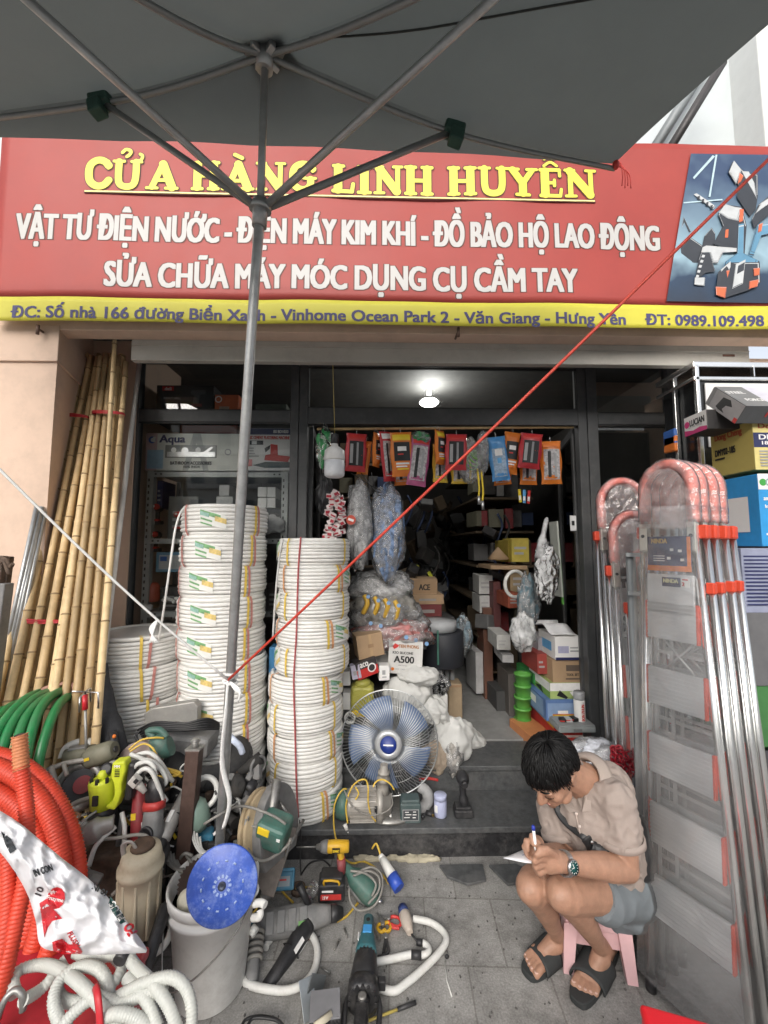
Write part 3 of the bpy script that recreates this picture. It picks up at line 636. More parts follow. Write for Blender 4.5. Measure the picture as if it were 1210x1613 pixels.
def box_thing(name, label, cat, x0, x1, y0, y1, Y, d, mat, prints=(), rz=0, roll=0, tilt=0, group=None, bev=.003, parent=None):
 """a carton whose front face covers photo px x0..x1, y0..y1 at depth Y and goes d metres back"""
 c = P((x0 + x1) / 2, (y0 + y1) / 2, Y); w = (x1 - x0) * mm(Y); h = (y1 - y0) * mm(Y); c = c + V((0, d / 2, 0))
 m = rot(0, 0, rz) @ rot(tilt, roll, 0); b = MB(mat); b.box((0, 0, 0), (w, d, h), None, bev=bev)
 fr = {'f': (V((-w / 2, -d / 2, -h / 2)), V((1, 0, 0)), V((0, 0, 1)), w, h), 'l': (V((-w / 2, d / 2, -h / 2)), V((0, -1, 0)), V((0, 0, 1)), d, h),
          'r': (V((w / 2, -d / 2, -h / 2)), V((0, 1, 0)), V((0, 0, 1)), d, h), 't': (V((-w / 2, -d / 2, h / 2)), V((1, 0, 0)), V((0, 1, 0)), w, d), 'b': (V((-w / 2, d / 2, -h / 2)), V((1, 0, 0)), V((0, -1, 0)), w, d)}
 lift = .0006
 for p in prints:
  o, ax, ay, fw, fh = fr[p[1]]; n_ = ax.cross(ay); mt = Matrix((ax, ay, n_)).transposed(); b.use(p[-1]); lift += .0003
  if p[0] == 'r': b.raw([o + ax * (u * fw) + ay * (v * fh) + n_ * lift for u, v in ((p[2], p[3]), (p[4], p[3]), (p[4], p[5]), (p[2], p[5]))], [(0, 1, 2, 3)])
  elif p[0] == 'p': b.raw([o + ax * (u * fw) + ay * (v * fh) + n_ * lift for u, v in p[2]], [tuple(range(len(p[2])))])
  elif p[0] == 'o': b.raw([o + ax * (p[2] * fw + p[4] * fh * math.cos(a)) + ay * (p[3] * fh + p[4] * fh * math.sin(a)) + n_ * lift for a in [math.pi * k / 10 for k in range(20)]], [tuple(range(20))])
  elif p[0] == 't': b.text(p[2], o + ax * (p[3] * fw) + ay * (p[4] * fh), mt, p[5] * fh, p[6] * fw if p[6] else None, .05, lift=lift)
 o = b.build(name, loc=None, world=False); o.matrix_basis = Matrix.Translation(c) @ m.to_4x4()
 return tag(o, label, cat, group)
def lines(face, u0, u1, v0, v1, n, mat):        # small print as little bars of uneven length
 out = []
 for i in range(n):
  v = v1 + (v0 - v1) * (i + .5) / n; out.append(('r', face, u0, v - .22 * (v1 - v0) / n, u0 + (u1 - u0) * rnd.uniform(.55, 1), v + .22 * (v1 - v0) / n, mat))
 return out
# ---- metal rack in the left window and its goods
RY = 2.715
rack_m = M('rack_grey', (.42, .43, .42), .5, .2, var=.08, dirt=.15)
rk = thing('metal_rack', 'light grey slotted metal shelving rack behind the left shop window', 'shelf', (P(340, 860, RY).x, RY + .2, .3))
xl, xr_ = P(232, 860, RY).x, P(447, 860, RY).x
for X in (xl, xr_):
 for yy in (RY, RY + .42):
  b = MB(rack_m); zt = P(300, 742, RY).z; b.box((X, yy, (zt + .3) / 2), (.042, .004, zt - .3)); b.box((X + (.019 if X < 0 and X == xl else -.019), yy + (.02 if yy == RY else -.02), (zt + .3) / 2), (.004, .038, zt - .3))
  if yy == RY:
   b.use(blk_p)
   for q in range(40): b.box((X - .008, yy - .0025, .4 + q * .042), (.009, .002, .019))
  b.build('post', rk)
for y in (747, 852, 967, 1080):
 b = MB(rack_m); z = P(300, y, RY).z; b.box(((xl + xr_) / 2, RY + .21, z + .012), (xr_ - xl + .04, .43, .004)); b.box(((xl + xr_) / 2, RY - .002, z - .002), (xr_ - xl + .04, .005, .034));
 b.use(blk_p)
 for q in (-1, 1): b.box(((xl + xr_) / 2 + q * (xr_ - xl) * .46, RY - .0055, z), (.012, .002, .01)); b.box(((xl + xr_) / 2 + q * (xr_ - xl) * .42, RY - .0055, z), (.012, .002, .01))
 b.build('shelf', rk)
aq = M('aqua_carton', (.66, .66, .60), .5, var=.04)
box_thing('product_box', 'wide cream carton of bathroom fittings with oval window, on top of the metal rack', 'box', 230, 377, 682, 742, RY - .01, .3, aq,
  [('r', 'f', 0, 0, .12, 1, M('pale_pink', (.55, .38, .38), .5)), ('r', 'f', .02, .05, .19, .55, M('pale_blue', (.30, .45, .58), .5)), ('p', 'f', [(.4, 0), (.5, 1), (.58, 1), (.68, 0), (.62, 0), (.54, .75), (.46, 0)], M('faint_grey', (.40, .40, .38), .5)), ('t', 'f', 'Aqua', .28, .82, .26, .28, nvy_p), ('o', 'f', .065, .82, .095, blu_p), ('o', 'f', .072, .82, .055, aq), ('r', 'f', .075, .76, .1, .9, aq),
   ('r', 'f', .21, .34, .76, .68, M('window_grey', (.2, .2, .19), .3)), ('r', 'f', .23, .37, .74, .5, steel), ('o', 'f', .3, .55, .07, wht_p), ('o', 'f', .42, .53, .09, steel), ('o', 'f', .56, .55, .07, wht_p), ('p', 'f', [(.62, .5), (.7, .64), (.72, .62), (.65, .46)], steel), ('o', 'f', .88, .5, .085, gry_p), ('o', 'f', .88, .5, .06, aq),
   ('t', 'f', 'BATHROOM ACCESSORIES', .49, .2, .085, .44, blk_p), ('t', 'f', '100% INOX', .5, .1, .06, .18, blk_p)])
box_thing('product_box', 'white carton with blue header and red machine picture, beside the cream carton', 'box', 379, 458, 673, 742, RY - .01, .3, paper_w,
  [('r', 'f', 0, .84, 1, .99, nvy_p), ('t', 'f', 'BS BD1033', .8, .915, .07, .3, wht_p), ('t', 'f', 'ELECTRIC CEMENT PLASTERING MACHINE', .5, .77, .075, .96, red_p), ('r', 'f', .06, .6, .45, .7, blk_p), ('r', 'f', .08, .61, .18, .69, wht_p), ('r', 'f', .22, .61, .32, .69, wht_p), ('p', 'f', [(.25, .12), (.5, .06), (1, .07), (1, .2), (.5, .2)], M('plate_dark', (.06, .09, .09), .5)), ('p', 'f', [(.48, .24), (.95, .2), (1, .33), (.75, .36), (.74, .6), (.6, .62), (.6, .38), (.5, .36)], red_p), ('p', 'f', [(.48, .52), (.6, .6), (.58, .5), (.5, .42)], blk_p), ('r', 'f', .1, .1, .24, .26, M('print_pink', (.75, .25, .25), .5))] + lines('f', .06, .4, .3, .55, 4, gry_p))
box_thing('product_box', 'flat red box lying behind and above the cream bathroom carton', 'box', 284, 374, 669, 683, RY + .12, .2, M('box_red', (.34, .07, .04), .5))
b = MB(alu); c_ = P(335, 651, RY); b.box((c_.x, RY + .2, c_.z - .012), (1.0, .4, .016)); tag(b.build('window_ledge'), 'dark ledge behind the transom bar carrying the black and orange boxes', 'ledge')
box_thing('product_box', 'black power tool carton behind the upper left window pane', 'box', 246, 337, 606, 649, RY, .28, M('box_black', (.03, .031, .033), .45), [('r', 'f', .1, .78, .3, .95, red_p), ('t', 'f', 'deli', .2, .865, .12, .12, wht_p), ('t', 'f', 'IMPACT DRILL', .28, .5, .08, .3, gry_p), ('p', 'f', [(.6, .8), (.85, .83), (.86, .66), (.76, .64), (.74, .3), (.64, .3), (.66, .64), (.6, .66)], M('print_dim', (.10, .10, .105), .5)), ('r', 'f', .62, .18, .8, .3, M('print_dimred', (.2, .05, .045), .5))])
box_thing('product_box', 'orange carton with round logo behind the upper left window pane', 'box', 338, 376, 621, 649, RY, .24, M('box_orange', (.55, .13, .05), .5), [('o', 'f', .16, .72, .2, wht_p), ('o', 'f', .16, .72, .14, M('box_orange', (0, 0, 0))), ('r', 'f', .2, .05, .62, .3, M('print_tan', (.45, .33, .25), .5))])
box_thing('product_box', 'low dark green carton at the right of the upper left window pane', 'box', 402, 452, 636, 649, RY, .24, M('box_dkgreen', (.10, .115, .09), .5))
k = 0
for (x0, x1, y0, y1, mat, lab) in [(247, 256, 757, 800, nvy_p, 'narrow navy carton at the left end of the upper rack shelf'), (265, 312, 782, 848, M('box_grey', (.12, .125, .12), .5), 'dark grey boxed set on the upper rack shelf'), (340, 366, 782, 848, M('box_pale', (.38, .38, .37), .6), 'pale grey carton behind the tall conduit stack on the upper rack shelf'),
 (345, 361, 764, 781, M('box_pale2', (.44, .44, .43), .6), 'small pale box on top of the pale grey carton'), (406, 420, 767, 783, paper_w, 'small white box, upper left of four stacked by the rack post'), (421, 434, 767, 783, paper_w, 'small white box, upper right of four stacked by the rack post'), (406, 420, 784, 800, paper_w, 'small white box, lower left of four stacked by the rack post'), (421, 434, 784, 800, paper_w, 'small white box, lower right of four stacked by the rack post'),
 (406, 447, 801, 848, M('box_dim', (.10, .10, .10), .6), 'dark carton under the four small white boxes'), (252, 287, 925, 965, M('box_dark2', (.05, .05, .052), .5), 'black carton with white lettering on the middle rack shelf'), (240, 292, 984, 1004, M('box_white3', (.5, .5, .5), .6), 'long white box on the bottom rack shelf in view'), (420, 450, 920, 964, M('box_dark3', (.06, .05, .05), .5), 'dark carton on the middle rack shelf beside the right post')]:
 box_thing('product_box', lab, 'box', x0, x1, y0, y1, RY + .05, .18, mat, lines('f', .15, .8, .2, .7, 3, gry_p) if y1 - y0 > 25 else ())
box_thing('tool_case', 'white and blue blister case on the middle rack shelf', 'case', 246, 288, 870, 901, RY + .03, .06, M('case_blue', (.13, .28, .40), .4), [('r', 'f', .12, .15, .95, .85, M('case_pale', (.45, .47, .48), .4)), ('r', 'f', .16, .55, .4, .78, blu_p)] + [('r', 'f', .45 + .06 * q, .25, .475 + .06 * q, .75, gry_p) for q in range(8)], bev=.006)
for (x, y, lab, mat) in [(249, 800, 'red and black hand tool standing on the upper rack shelf', red_p), (246, 843, 'low red tool lying under the standing red tool', red_p), (284, 812, 'red tool at the back of the upper rack shelf near the conduit stack', red_p)]:
 c_ = P(x, y, RY + .07); b = MB(blk); b.ell(c_, (.032, .05, .03), n=12, k=8); b.cyl(c_, c_ + V((0, 0, -.09)), .014); b.box(c_ + V((0, 0, -.1)), (.06, .06, .025), bev=.006); b.use(mat); b.ell(c_ + V((0, -.03, .004)), (.028, .028, .022), n=12, k=8); b.box(c_ + V((0, -.02, -.085)), (.05, .04, .014), bev=.005); b.use(wht_p); b.ell(c_ + V((-.002, -.055, .006)), (.01, .006, .009), n=8, k=6)
 tag(b.build('hand_tool'), lab, 'tool')
b = MB(M('can_red', (.45, .09, .05), .4)); c_ = P(240, 940, RY + .06); b.lathe([(.0, 0), (.045, 0), (.047, .02), (.045, .1), (.03, .12), (.012, .125)], c_ - V((0, 0, .03)), n=18); b.use(paper_w); b.lathe([(.02, 0), (.03, .005), (.03, .03), (.02, .035)], c_ + V((.0, -.05, -.08)), n=12); tag(b.build('tin_can'), 'orange red tin on the middle rack shelf', 'can')
b = MB(M('clear_bag', (.5, .5, .5), .25)); b.ell(P(428, 826, RY - .02), (.085, .03, .06), jit=.5, seed=3); b.jitter(.01, 25); tag(b.build('parts_bag'), 'crumpled clear bag of metal parts on the rack near the conduit', 'bag')
b = MB(paper_w);
for q in range(9): b.ell(P(258 + q * 4, 945 + rnd.uniform(-6, 6), RY + .0), (.018, .012, .012), rot(rnd.uniform(0, 90), 20, rnd.uniform(0, 90)), n=8, k=6)
tag(b.build('parts_heap'), 'small heap of pale fittings on the middle rack shelf', 'fittings')['kind'] = 'stuff'
# ================================================================ CONDUIT COIL STACKS
cond = M('white_conduit', (.73, .72, .69), .42, var=.05, scale=6, dirt=.32, dirtcol=(.46, .43, .38), dscale=4, bump=.05, bscale=90, coat=.25)
str_o = M('strap_orange', (.60, .30, .14), .55); str_y = M('strap_yellow', (.68, .48, .08), .5); str_r = M('strap_pink', (.48, .20, .17), .55)
film = glassy('stretch_film', (1, 1, 1), .03, .12, haze=.10, hazecol=(.9, .9, .88), crumple=.6, cscale=22)
lab_g = M('label_green', (.16, .34, .15), .45, var=.5, scale=60); lab_y = M('label_yellow', (.66, .50, .18), .45, var=.3, scale=60); lab_w = M('label_white', (.72, .715, .68), .4); lab_b = M('label_blue', (.25, .42, .36), .45, var=.4, scale=50)
def coil_mesh(rad, h, seed, lab_ang, straps, withlab=True):
 n = 8; r = h / (2 * n) * 1.17; rn = random.Random(seed)
 b = MB(cond)
 for i in range(n):
  z = h * (i + .5) / n; jr = rn.uniform(-.0018, .0018); b.torus((rn.uniform(-.0015, .0015), rn.uniform(-.0015, .0015), z), rad - r + jr - (.010 if i in (0, n - 1) else 0), r, rot(rn.uniform(-.35, .35), rn.uniform(-.35, .35), 0), 44, 7)
 b.cyl((0, 0, .006), (0, 0, .012), rad - 3 * r, n=30); b.cyl((0, 0, h - .016), (0, 0, h - .01), rad - 3 * r, n=30)
 a0 = b.mesh('conduit')
 parts = [('conduit', a0)]
 for ang, mat in straps:
  b = MB(mat); d = V((math.cos(R(ang)), math.sin(R(ang)), 0)); s_ = V((-d.y, d.x, 0)) * .007; wv = rn.uniform(-.006, .006)
  prof = [(rad - .05, -.002), (rad - .008, -.002), (rad + .003, h * .15), (rad + .004, h * .5), (rad + .003, h * .85), (rad - .006, h + .001), (rad - .06, h + .002)]
  vs = [];
  for q, (a, z) in enumerate(prof): vs += [d * a + V((0, 0, z)) + s_ * (1 + wv * q) - s_.normalized() * wv * q, d * a + V((0, 0, z)) - s_ - s_.normalized() * wv * q]
  b.raw(vs, [(2 * q, 2 * q + 1, 2 * q + 3, 2 * q + 2) for q in range(len(prof) - 1)]); parts.append(('strap', b.mesh('strap')))
 if withlab:
  b = MB(); tl = ((seed * 7) % 5 - 2) * .05
  def patch(a0, a1, z0, z1, mat, lift):
   b.use(mat); A0, A1 = R(lab_ang + a0), R(lab_ang + a1)
   b.sheet(lambda u, v: V(((rad + lift) * math.cos(A0 + (A1 - A0) * u), (rad + lift) * math.sin(A0 + (A1 - A0) * u), z0 + (z1 - z0) * v + tl * (u - .5) * (a1 - a0) / 40)), 8, 1)
  patch(-16, 17, h * .30, h * .74, lab_w, .0015); patch(-16, 10, h * .6, h * .73, lab_g, .0022); patch(-16, -4, h * .61, h * .735, lab_b, .0026); patch(3, 17, h * .40, h * .56, lab_y, .0022); patch(-15, 0, h * .46, h * .52, lab_g, .0024); patch(-15, 0, h * .33, h * .38, lab_g, .0024)
  b.use(blk_p)
  parts.append(('label', b.mesh('label')))
 return parts
ORD = ['topmost', 'second from the top', 'third from the top', 'fourth from the top', 'fifth from the top', 'sixth from the top', 'seventh from the top', 'eighth from the top', 'ninth from the top', 'tenth from the top']
def stack(px_, Y, rad, h, n, z0, desc, variants, jx, grp, wx=None):
 for i in range(n):                                   # i = 0 at the bottom
  parts = variants[(i * 5 + 2) % len(variants)]; k_ = n - 1 - i
  x = P(px_(i), 860, Y).x
  t = thing('conduit_coil', 'white conduit coil, %s in %s' % (ORD[k_], desc), 'conduit coil', (x, Y + rnd.uniform(-jx, jx), z0 + i * h), rot(0, 0, rnd.uniform(-9, 9)), grp)
  for nm, me in parts:
   o = bpy.data.objects.new(nm, me); C.objects.link(o); o.parent = t
va = [coil_mesh(.240, .167, s_, a, [(-128, str_r), (-36, str_y), (-29, str_r)]) for s_, a in ((1, -88), (2, -80), (3, -92), (4, -76), (5, -84))]
stack(lambda i: 354 if i > 4 else 359, 2.405, .240, .167, 10, .154, 'the tallest stack', va, .008, 'coils of the tallest white stack')
vb = [coil_mesh(.213, .148, s_, a, [(-138, str_o), (-48, str_y), (-40, str_o)]) for s_, a in ((6, -18), (7, -14), (8, -22), (9, -26))]
vc = [coil_mesh(.213, .148, s_, a, [(-125, str_y), (-30, str_y)]) for s_, a in ((10, -158), (11, -160), (12, -155))]
stack(lambda i: 495 if i > 4 else 486, 2.43, .213, .1488, 10, .154, 'the narrow stack beside the fan', [vb[i % 4] for i in range(5)] + [vc[i % 3] for i in range(5)], .006, 'coils of the narrow white stack')
vd = [coil_mesh(.240, .161, s_, a, [(-140, str_r), (-50, str_y), (-43, str_r)], False) for s_, a in ((13, 0), (14, 0))]
stack(lambda i: 226 if i > 4 else 231, 2.40, .240, .161, 6, .154, 'the low stack beside the bamboo', vd, .006, 'coils of the low white stack')
b = MB(cond); b.tube([P(300, 800, 2.3), P(288, 802, 2.24), P(277, 830, 2.19), P(268, 890, 2.17), P(258, 960, 2.2), P(250, 1008, 2.25)], .0055, 8, k=8); tag(b.build('loose_conduit'), 'thin white tube drooping from the top of the tallest coil stack', 'tube')
def tie_line(pts, mat, lab, nm='binding_tape'):
 b = MB(mat); b.tube(pts, .006, 6, k=5, flat=.35); tag(b.build(nm), lab, 'tape')
tie_line([P(474, 846, 2.22), P(470, 900, 2.21), P(467, 1000, 2.21), P(463, 1070, 2.205), P(465, 1150, 2.205), P(467, 1230, 2.205), P(470, 1288, 2.215)], M('tape_pinkred', (.45, .10, .10), .5), 'pink red tape running down the front of the narrow coil stack')
tie_line([P(446, 850, 2.24), P(440, 880, 2.23), P(434, 940, 2.22), P(430, 1005, 2.22)], M('film_strip', (.6, .6, .58), .3), 'loose strip of clear film hanging at the left of the narrow coil stack', 'film_strip')
box_thing('product_box', 'small blue carton wedged between the two tall coil stacks', 'box', 424, 440, 1021, 1060, 2.42, .1, M('box_blue', (.04, .17, .34), .5))
# ================================================================ BAMBOO, PIPES, LEFT WALL
bam = [M('bamboo_%s' % w, c, .5, var=.22, scale=7, dirt=.3, dirtcol=(.25, .17, .08), dscale=6) for w, c in (('light', (.68, .50, .27)), ('mid', (.58, .41, .21)), ('dark', (.40, .28, .14)))]
bam_n = M('bamboo_node', (.27, .18, .09), .7)
def bamboo(b, a, c, r0, r1):
 L = (c - a).length; d = (c - a).normalized(); z = rnd.uniform(0, .15); pts = [(0, r0)]; m = fr3(d); prof = []
 prev = 0; zs = []
 while z < L:
  zs.append(z)
  f = z / L; r = r0 + (r1 - r0) * f; prof += [(r, max(prev, z - .012)), (r * 1.1, z - .004), (r * 1.12, z), (r * .98, z + .006)]; prev = z + .006; z += rnd.uniform(.17, .25)
 prof = [(r0, 0)] + [p for p in prof if p[1] > .001] + [(r1, L)]
 b.lathe(prof, a, m, n=9)
 mi = b.mi; b.use(bam_n)
 for q in zs: r = r0 + (r1 - r0) * q / L; b.lathe([(r * 1.02, q - .005), (r * 1.17, q - .002), (r * 1.15, q + .002), (r * 1.0, q + .005)], a, m, n=9, caps=False)
 b.mi = mi
def bundle(label, tops, bots, YT, YBm, ties, seed, long=None):
 root = V((P(*bots[len(bots) // 2], YBm).x, YBm, 0)); t = thing('bamboo_bundle', label, 'bamboo', root, None, 'bundles of bamboo poles')
 for i, (tp, bt) in enumerate(zip(tops, bots)):
  o_ = (i % 3) * .028; a = P(*bt, YBm + o_ * 1.2); c = P(*tp, YT + o_); b = MB(bam[(i * 7 + seed) % 3 if i % 4 else 0])
  d = c - a; a2 = a - d * (a.z / d.z) if a.z > 0 else a
  bamboo(b, a2, c, rnd.uniform(.0175, .0225), rnd.uniform(.013, .016)); b.use(bam_n); b.cyl(c - d.normalized() * .001, c + d.normalized() * .0015, .009, n=8); b.build('pole', t)
 for (x0, x1, y, Yt) in ties:
  b = MB(M('red_tape', (.50, .03, .04), .45)); A, B = P(x0, y, Yt), P(x1, y + 2, Yt)
  for q in range(3): b.tube([A + V((0, .03, 0)), A + V((0, 0, q * .006)), (A + B) / 2 + V((0, -.018, q * .007 - .004)), B + V((0, 0, q * .004)), B + V((0, .03, 0))], .006, 6, k=4, flat=.4)
  b.build('binding', t)
n = 14
bundle('leaning bundle of dry bamboo poles tied with red tape, nearest the pillar', [(124 + i * 3.2 + rnd.uniform(-1, 1), 562 + rnd.uniform(-5, 8)) for i in range(n)], [(-4 + i * 7.2, 1085) for i in range(n)], 2.5, 1.96, [(104, 136, 655, 2.34), (28, 94, 978, 2.05)], 1)
bundle('leaning bundle of dry bamboo poles tied with red tape, nearest the white pipe', [(158 + i * 3.3 + rnd.uniform(-1, 1), 563 + rnd.uniform(-6, 8)) for i in range(n - 1)] , [(82 + i * 6.0, 1125) for i in range(n - 1)], 2.47, 1.93, [(146, 192, 650, 2.33)], 2)
b = MB(bam[0]); bamboo(b, G(128, 1420, 0), P(183, 500, 2.3), .015, .011); tag(b.build('bamboo_pole'), 'single long bamboo pole rising above the bundles to the banner', 'bamboo')
b = MB(M('white_pipe', (.64, .62, .58), .45, dirt=.3, dirtcol=(.4, .38, .35))); b.cyl(P(146, 1180, 2.02), P(222, 556, 2.56), .0135, n=14); b.use(M('pipe_grey_end', (.30, .30, .29), .5)); b.cyl(P(216.6, 600, 2.522), P(222.2, 550, 2.563), .0142, n=14)
tag(b.build('white_pipe'), 'long white pipe with grey upper end leaning beside the bamboo', 'pipe')
b = MB(paper_w); c_ = P(181, 797, 2.612); b.box(c_, (.03, .002, .07)); b.use(red_p); b.box(c_ + V((0, -.002, -.02)), (.028, .001, .02)); b.use(gry_p); b.box(c_ + V((0, -.002, .018)), (.024, .001, .012)); tag(b.build('wall_sticker'), 'small white and red sticker on the peach wall beside the bamboo', 'sticker')
for q in range(4):
 b = MB(pole_m); b.cyl(P(-12 + q * 5, 1120 + q * 6, 1.98), P(58 + q * 4.2, 798 + (q % 2) * 8, 2.09 + .012 * q), .0105, n=10)
 tag(b.build('steel_conduit'), 'thin galvanised steel pipe in the bunch leaning against the left pillar', 'pipe', 'thin steel pipes against the pillar')
rust = M('rusty_steel', (.10, .065, .045), .85, .2, var=.4, scale=25, bump=.3, dirt=.5, dirtcol=(.18, .15, .13))
b = MB(rust); b.box(P(4, 950, 1.9), (.030, .03, .42), rot(0, 3, 5), bev=.004); b.box(P(-6, 950, 1.88), (.04, .03, .42), rot(0, 3, -6), bev=.004)
b.tube([P(-5, 900, 1.88), P(8, 880, 1.86), P(16, 893, 1.86), P(20, 888, 1.85)], .008, 6, k=4); b.tube([P(-2, 885, 1.88), P(4, 878, 1.86), P(14, 905, 1.85)], .008, 6, k=4); b.use(gry); b.box(P(-8, 1030, 1.88), (.05, .05, .62), rot(0, 3, 0), bev=.004)
tag(b.build('rusty_iron'), 'rusty iron bar with hooked end standing at the left edge of the picture', 'iron bar')
# ================================================================ TOOL PARTS
teal = M('tool_teal', (.03, .13, .15), .5, var=.2, scale=18, dirt=.55, dirtcol=(.16, .155, .14), dscale=14)
green_t = M('tool_green', (.05, .13, .105), .5, var=.2, scale=18, dirt=.5, dirtcol=(.17, .16, .14), dscale=14)
blue_t = M('tool_blue', (.04, .20, .32), .5, var=.2, dirt=.5, dirtcol=(.2, .2, .19), dscale=14)
lime = M('tool_lime', (.55, .62, .03), .5, var=.1, scale=18, dirt=.25, dirtcol=(.25, .25, .05), dscale=10)
olive = M('tool_olive', (.16, .155, .11), .6, var=.2, dirt=.4, dirtcol=(.25, .23, .18), dscale=12)
red_t = M('tool_red', (.26, .03, .035), .5, var=.2, dirt=.5, dirtcol=(.12, .10, .10), dscale=12)
dsteel = M('dirty_steel', (.30, .295, .28), .45, .7, var=.25, scale=22, dirt=.5, dirtcol=(.14, .12, .10), dscale=10)
alud = M('dirty_alu', (.38, .37, .35), .5, .5, var=.2, scale=20, dirt=.45, dirtcol=(.22, .2, .17), dscale=10)
pvc = M('white_pvc', (.66, .66, .63), .45, var=.06, dirt=.4, dirtcol=(.38, .35, .3), dscale=8)
pvc2 = M('white_cable', (.6, .6, .57), .5, var=.08, dirt=.35, dirtcol=(.3, .28, .25), dscale=10)
cab_k = M('black_cable', (.02, .02, .021), .5); cab_g = M('grey_cable', (.22, .21, .19), .6, var=.2); cab_y = M('yellow_cable', (.62, .42, .06), .5, var=.15, dirt=.2)
def PT(l): return [P(*q) for q in l]
def pxtube(mat, l, r, name='cable', parent=None, k=6, n=7, **kw):
 b = MB(mat); b.tube(PT(l), r, n, k=k, **kw); return b.build(name, parent) if name else b
def tool(name, label, cat, loc, xd, up=(0, 0, 1), group=None, sc_=1.0):
 x = V(xd).normalized(); u = V(up); y = u.cross(x).normalized(); z = x.cross(y)
 return thing(name, label, cat, loc, Matrix((x, y, z)).transposed(), group)
def toolpx(name, label, cat, a, b_, up=(0, 0, 1), group=None):
 """tool whose axis runs from point a (rear) to b (front), px,py,Y each"""
 A, B = P(*a), P(*b_); t = tool(name, label, cat, (A + B) / 2, B - A, up, group); return t, (B - A).length
def xs(b, secs, n=16, p=2.8):
 """lofted body along local x; section = (x, half width y, half height z, centre z)"""
 rings = []
 for x, ry, rz, cz in secs:
  rg = []
  for i in range(n):
   a = 2 * math.pi * i / n; c, s_ = math.cos(a), math.sin(a)
   rg.append(V((x, ry * math.copysign(abs(c) ** (2 / p), c), cz + rz * math.copysign(abs(s_) ** (2 / p), s_))))
  rings.append(rg)
 b.loft(rings); return b
def B_(t, b, name): return b.build(name, t, world=False)
def slots(b, x0, x1, n, y, z, w=.004, h=.03):
 b.use(blk_p)
 for i in range(n): b.box((x0 + (x1 - x0) * i / max(1, n - 1), y, z), (w, .003, h))
def deco(b, x0, x1, y):
 b.use(dsteel)
 for q in range(5): x = x0 + (x1 - x0) * q / 4; b.cyl((x, -y - .003, .012 * (-1) ** q), (x, -y + .004, .012 * (-1) ** q), .004, n=8)
 b.use(blk_p); b.box(((x0 + x1) / 2, 0, 0), (.0025, y * 2.08, y * 1.7))
def chuckp(t, x, r, L, mat, bit=None, z=0):
 b = MB(mat); b.lathe([(r * .8, 0), (r, .004), (r, L * .5), (r * .92, L * .52), (r * .6, L * .96), (r * .4, L)], (x, 0, z), fr3((1, 0, 0)), 16); B_(t, b, 'chuck')
 if bit: b = MB(dsteel); b.cyl((x + L, 0, z), (x + L + bit, 0, z), .004, .003, 8); B_(t, b, 'bit')
def rotary_hammer(t, L, bm, hm, am, sidehandle=True):
 s = L / .42
 b = MB(bm); xs(b, [(-.13 * s, .032 * s, .045 * s, 0), (-.12 * s, .038 * s, .052 * s, 0), (0, .04 * s, .055 * s, 0), (.03 * s, .036 * s, .045 * s, .004), (.10 * s, .03 * s, .034 * s, .01), (.14 * s, .026 * s, .028 * s, .012)]); slots(b, -.1 * s, -.04 * s, 5, -.04 * s, 0)
 b.use(am); b.box((.03 * s, -.038 * s, 0), (.06 * s, .006, .028 * s), bev=.002); b.use(wht_p); b.box((-.06 * s, -.0385 * s, .03 * s), (.05 * s, .003, .014 * s)); b.use(yel_p); b.box((.0, .0, .0535 * s), (.03 * s, .03 * s, .003)); deco(b, -.1 * s, .1 * s, .037 * s); B_(t, b, 'body')
 b = MB(hm); b.tube([(-.12 * s, 0, .03 * s), (-.19 * s, 0, .03 * s), (-.205 * s, 0, -.02 * s), (-.19 * s, 0, -.075 * s), (-.12 * s, 0, -.055 * s)], .016 * s, 9, k=5); B_(t, b, 'handle')
 chuckp(t, .14 * s, .022 * s, .07 * s, blk, z=.012 * s)
 if sidehandle: b = MB(blk); b.torus((.115 * s, 0, .01 * s), .034 * s, .007 * s, fr3((1, 0, 0)), 20, 6); b.cyl((.115 * s, -.03 * s, -.02), (.115 * s, -.13 * s, -.05), .013 * s, .017 * s); B_(t, b, 'side_handle')
def grinder(t, L, bm, hm, disc=.0575, dmat=None, side=True):
 s = L / .30
 b = MB(bm); xs(b, [(-.15 * s, .02 * s, .022 * s, 0), (-.145 * s, .025 * s, .027 * s, 0), (-.08 * s, .024 * s, .026 * s, 0), (-.0 * s, .031 * s, .033 * s, 0), (.07 * s, .033 * s, .034 * s, 0), (.085 * s, .03 * s, .03 * s, 0)], p=2.3); slots(b, -.13 * s, -.09 * s, 4, -.026 * s, 0, .004, .02); b.use(wht_p); b.box((.02 * s, -.0325 * s, .0), (.05 * s, .003, .018 * s)); b.box((-.0, 0, .034 * s), (.05 * s, .016, .003)); deco(b, -.1 * s, .06 * s, .03 * s); B_(t, b, 'body')
 b = MB(hm); xs(b, [(.082 * s, .03 * s, .03 * s, 0), (.10 * s, .032 * s, .034 * s, -.004), (.14 * s, .03 * s, .034 * s, -.006), (.155 * s, .018 * s, .02 * s, -.006)], p=2.4); b.cyl((.118 * s, 0, -.03 * s), (.118 * s, 0, -.055 * s), .02 * s); B_(t, b, 'gear_head')
 if disc: b = MB(dmat or dsteel); b.lathe([(.008, 0), (disc, .001), (disc, .004), (.012, .005)], (.118 * s, 0, -.06 * s), None, 32); B_(t, b, 'disc'); b = MB(hm); b.lathe([(.03, 0), (disc * 1.08, 0), (disc * 1.1, -.012), (disc * 1.08, -.012), (disc * 1.06, -.003)], (.118 * s, 0, -.048 * s), None, 32, caps=False); B_(t, b, 'guard')
 if side: b = MB(blk); b.cyl((.12 * s, .03 * s, 0), (.12 * s, .13 * s, .01), .012 * s, .016 * s); B_(t, b, 'side_handle')
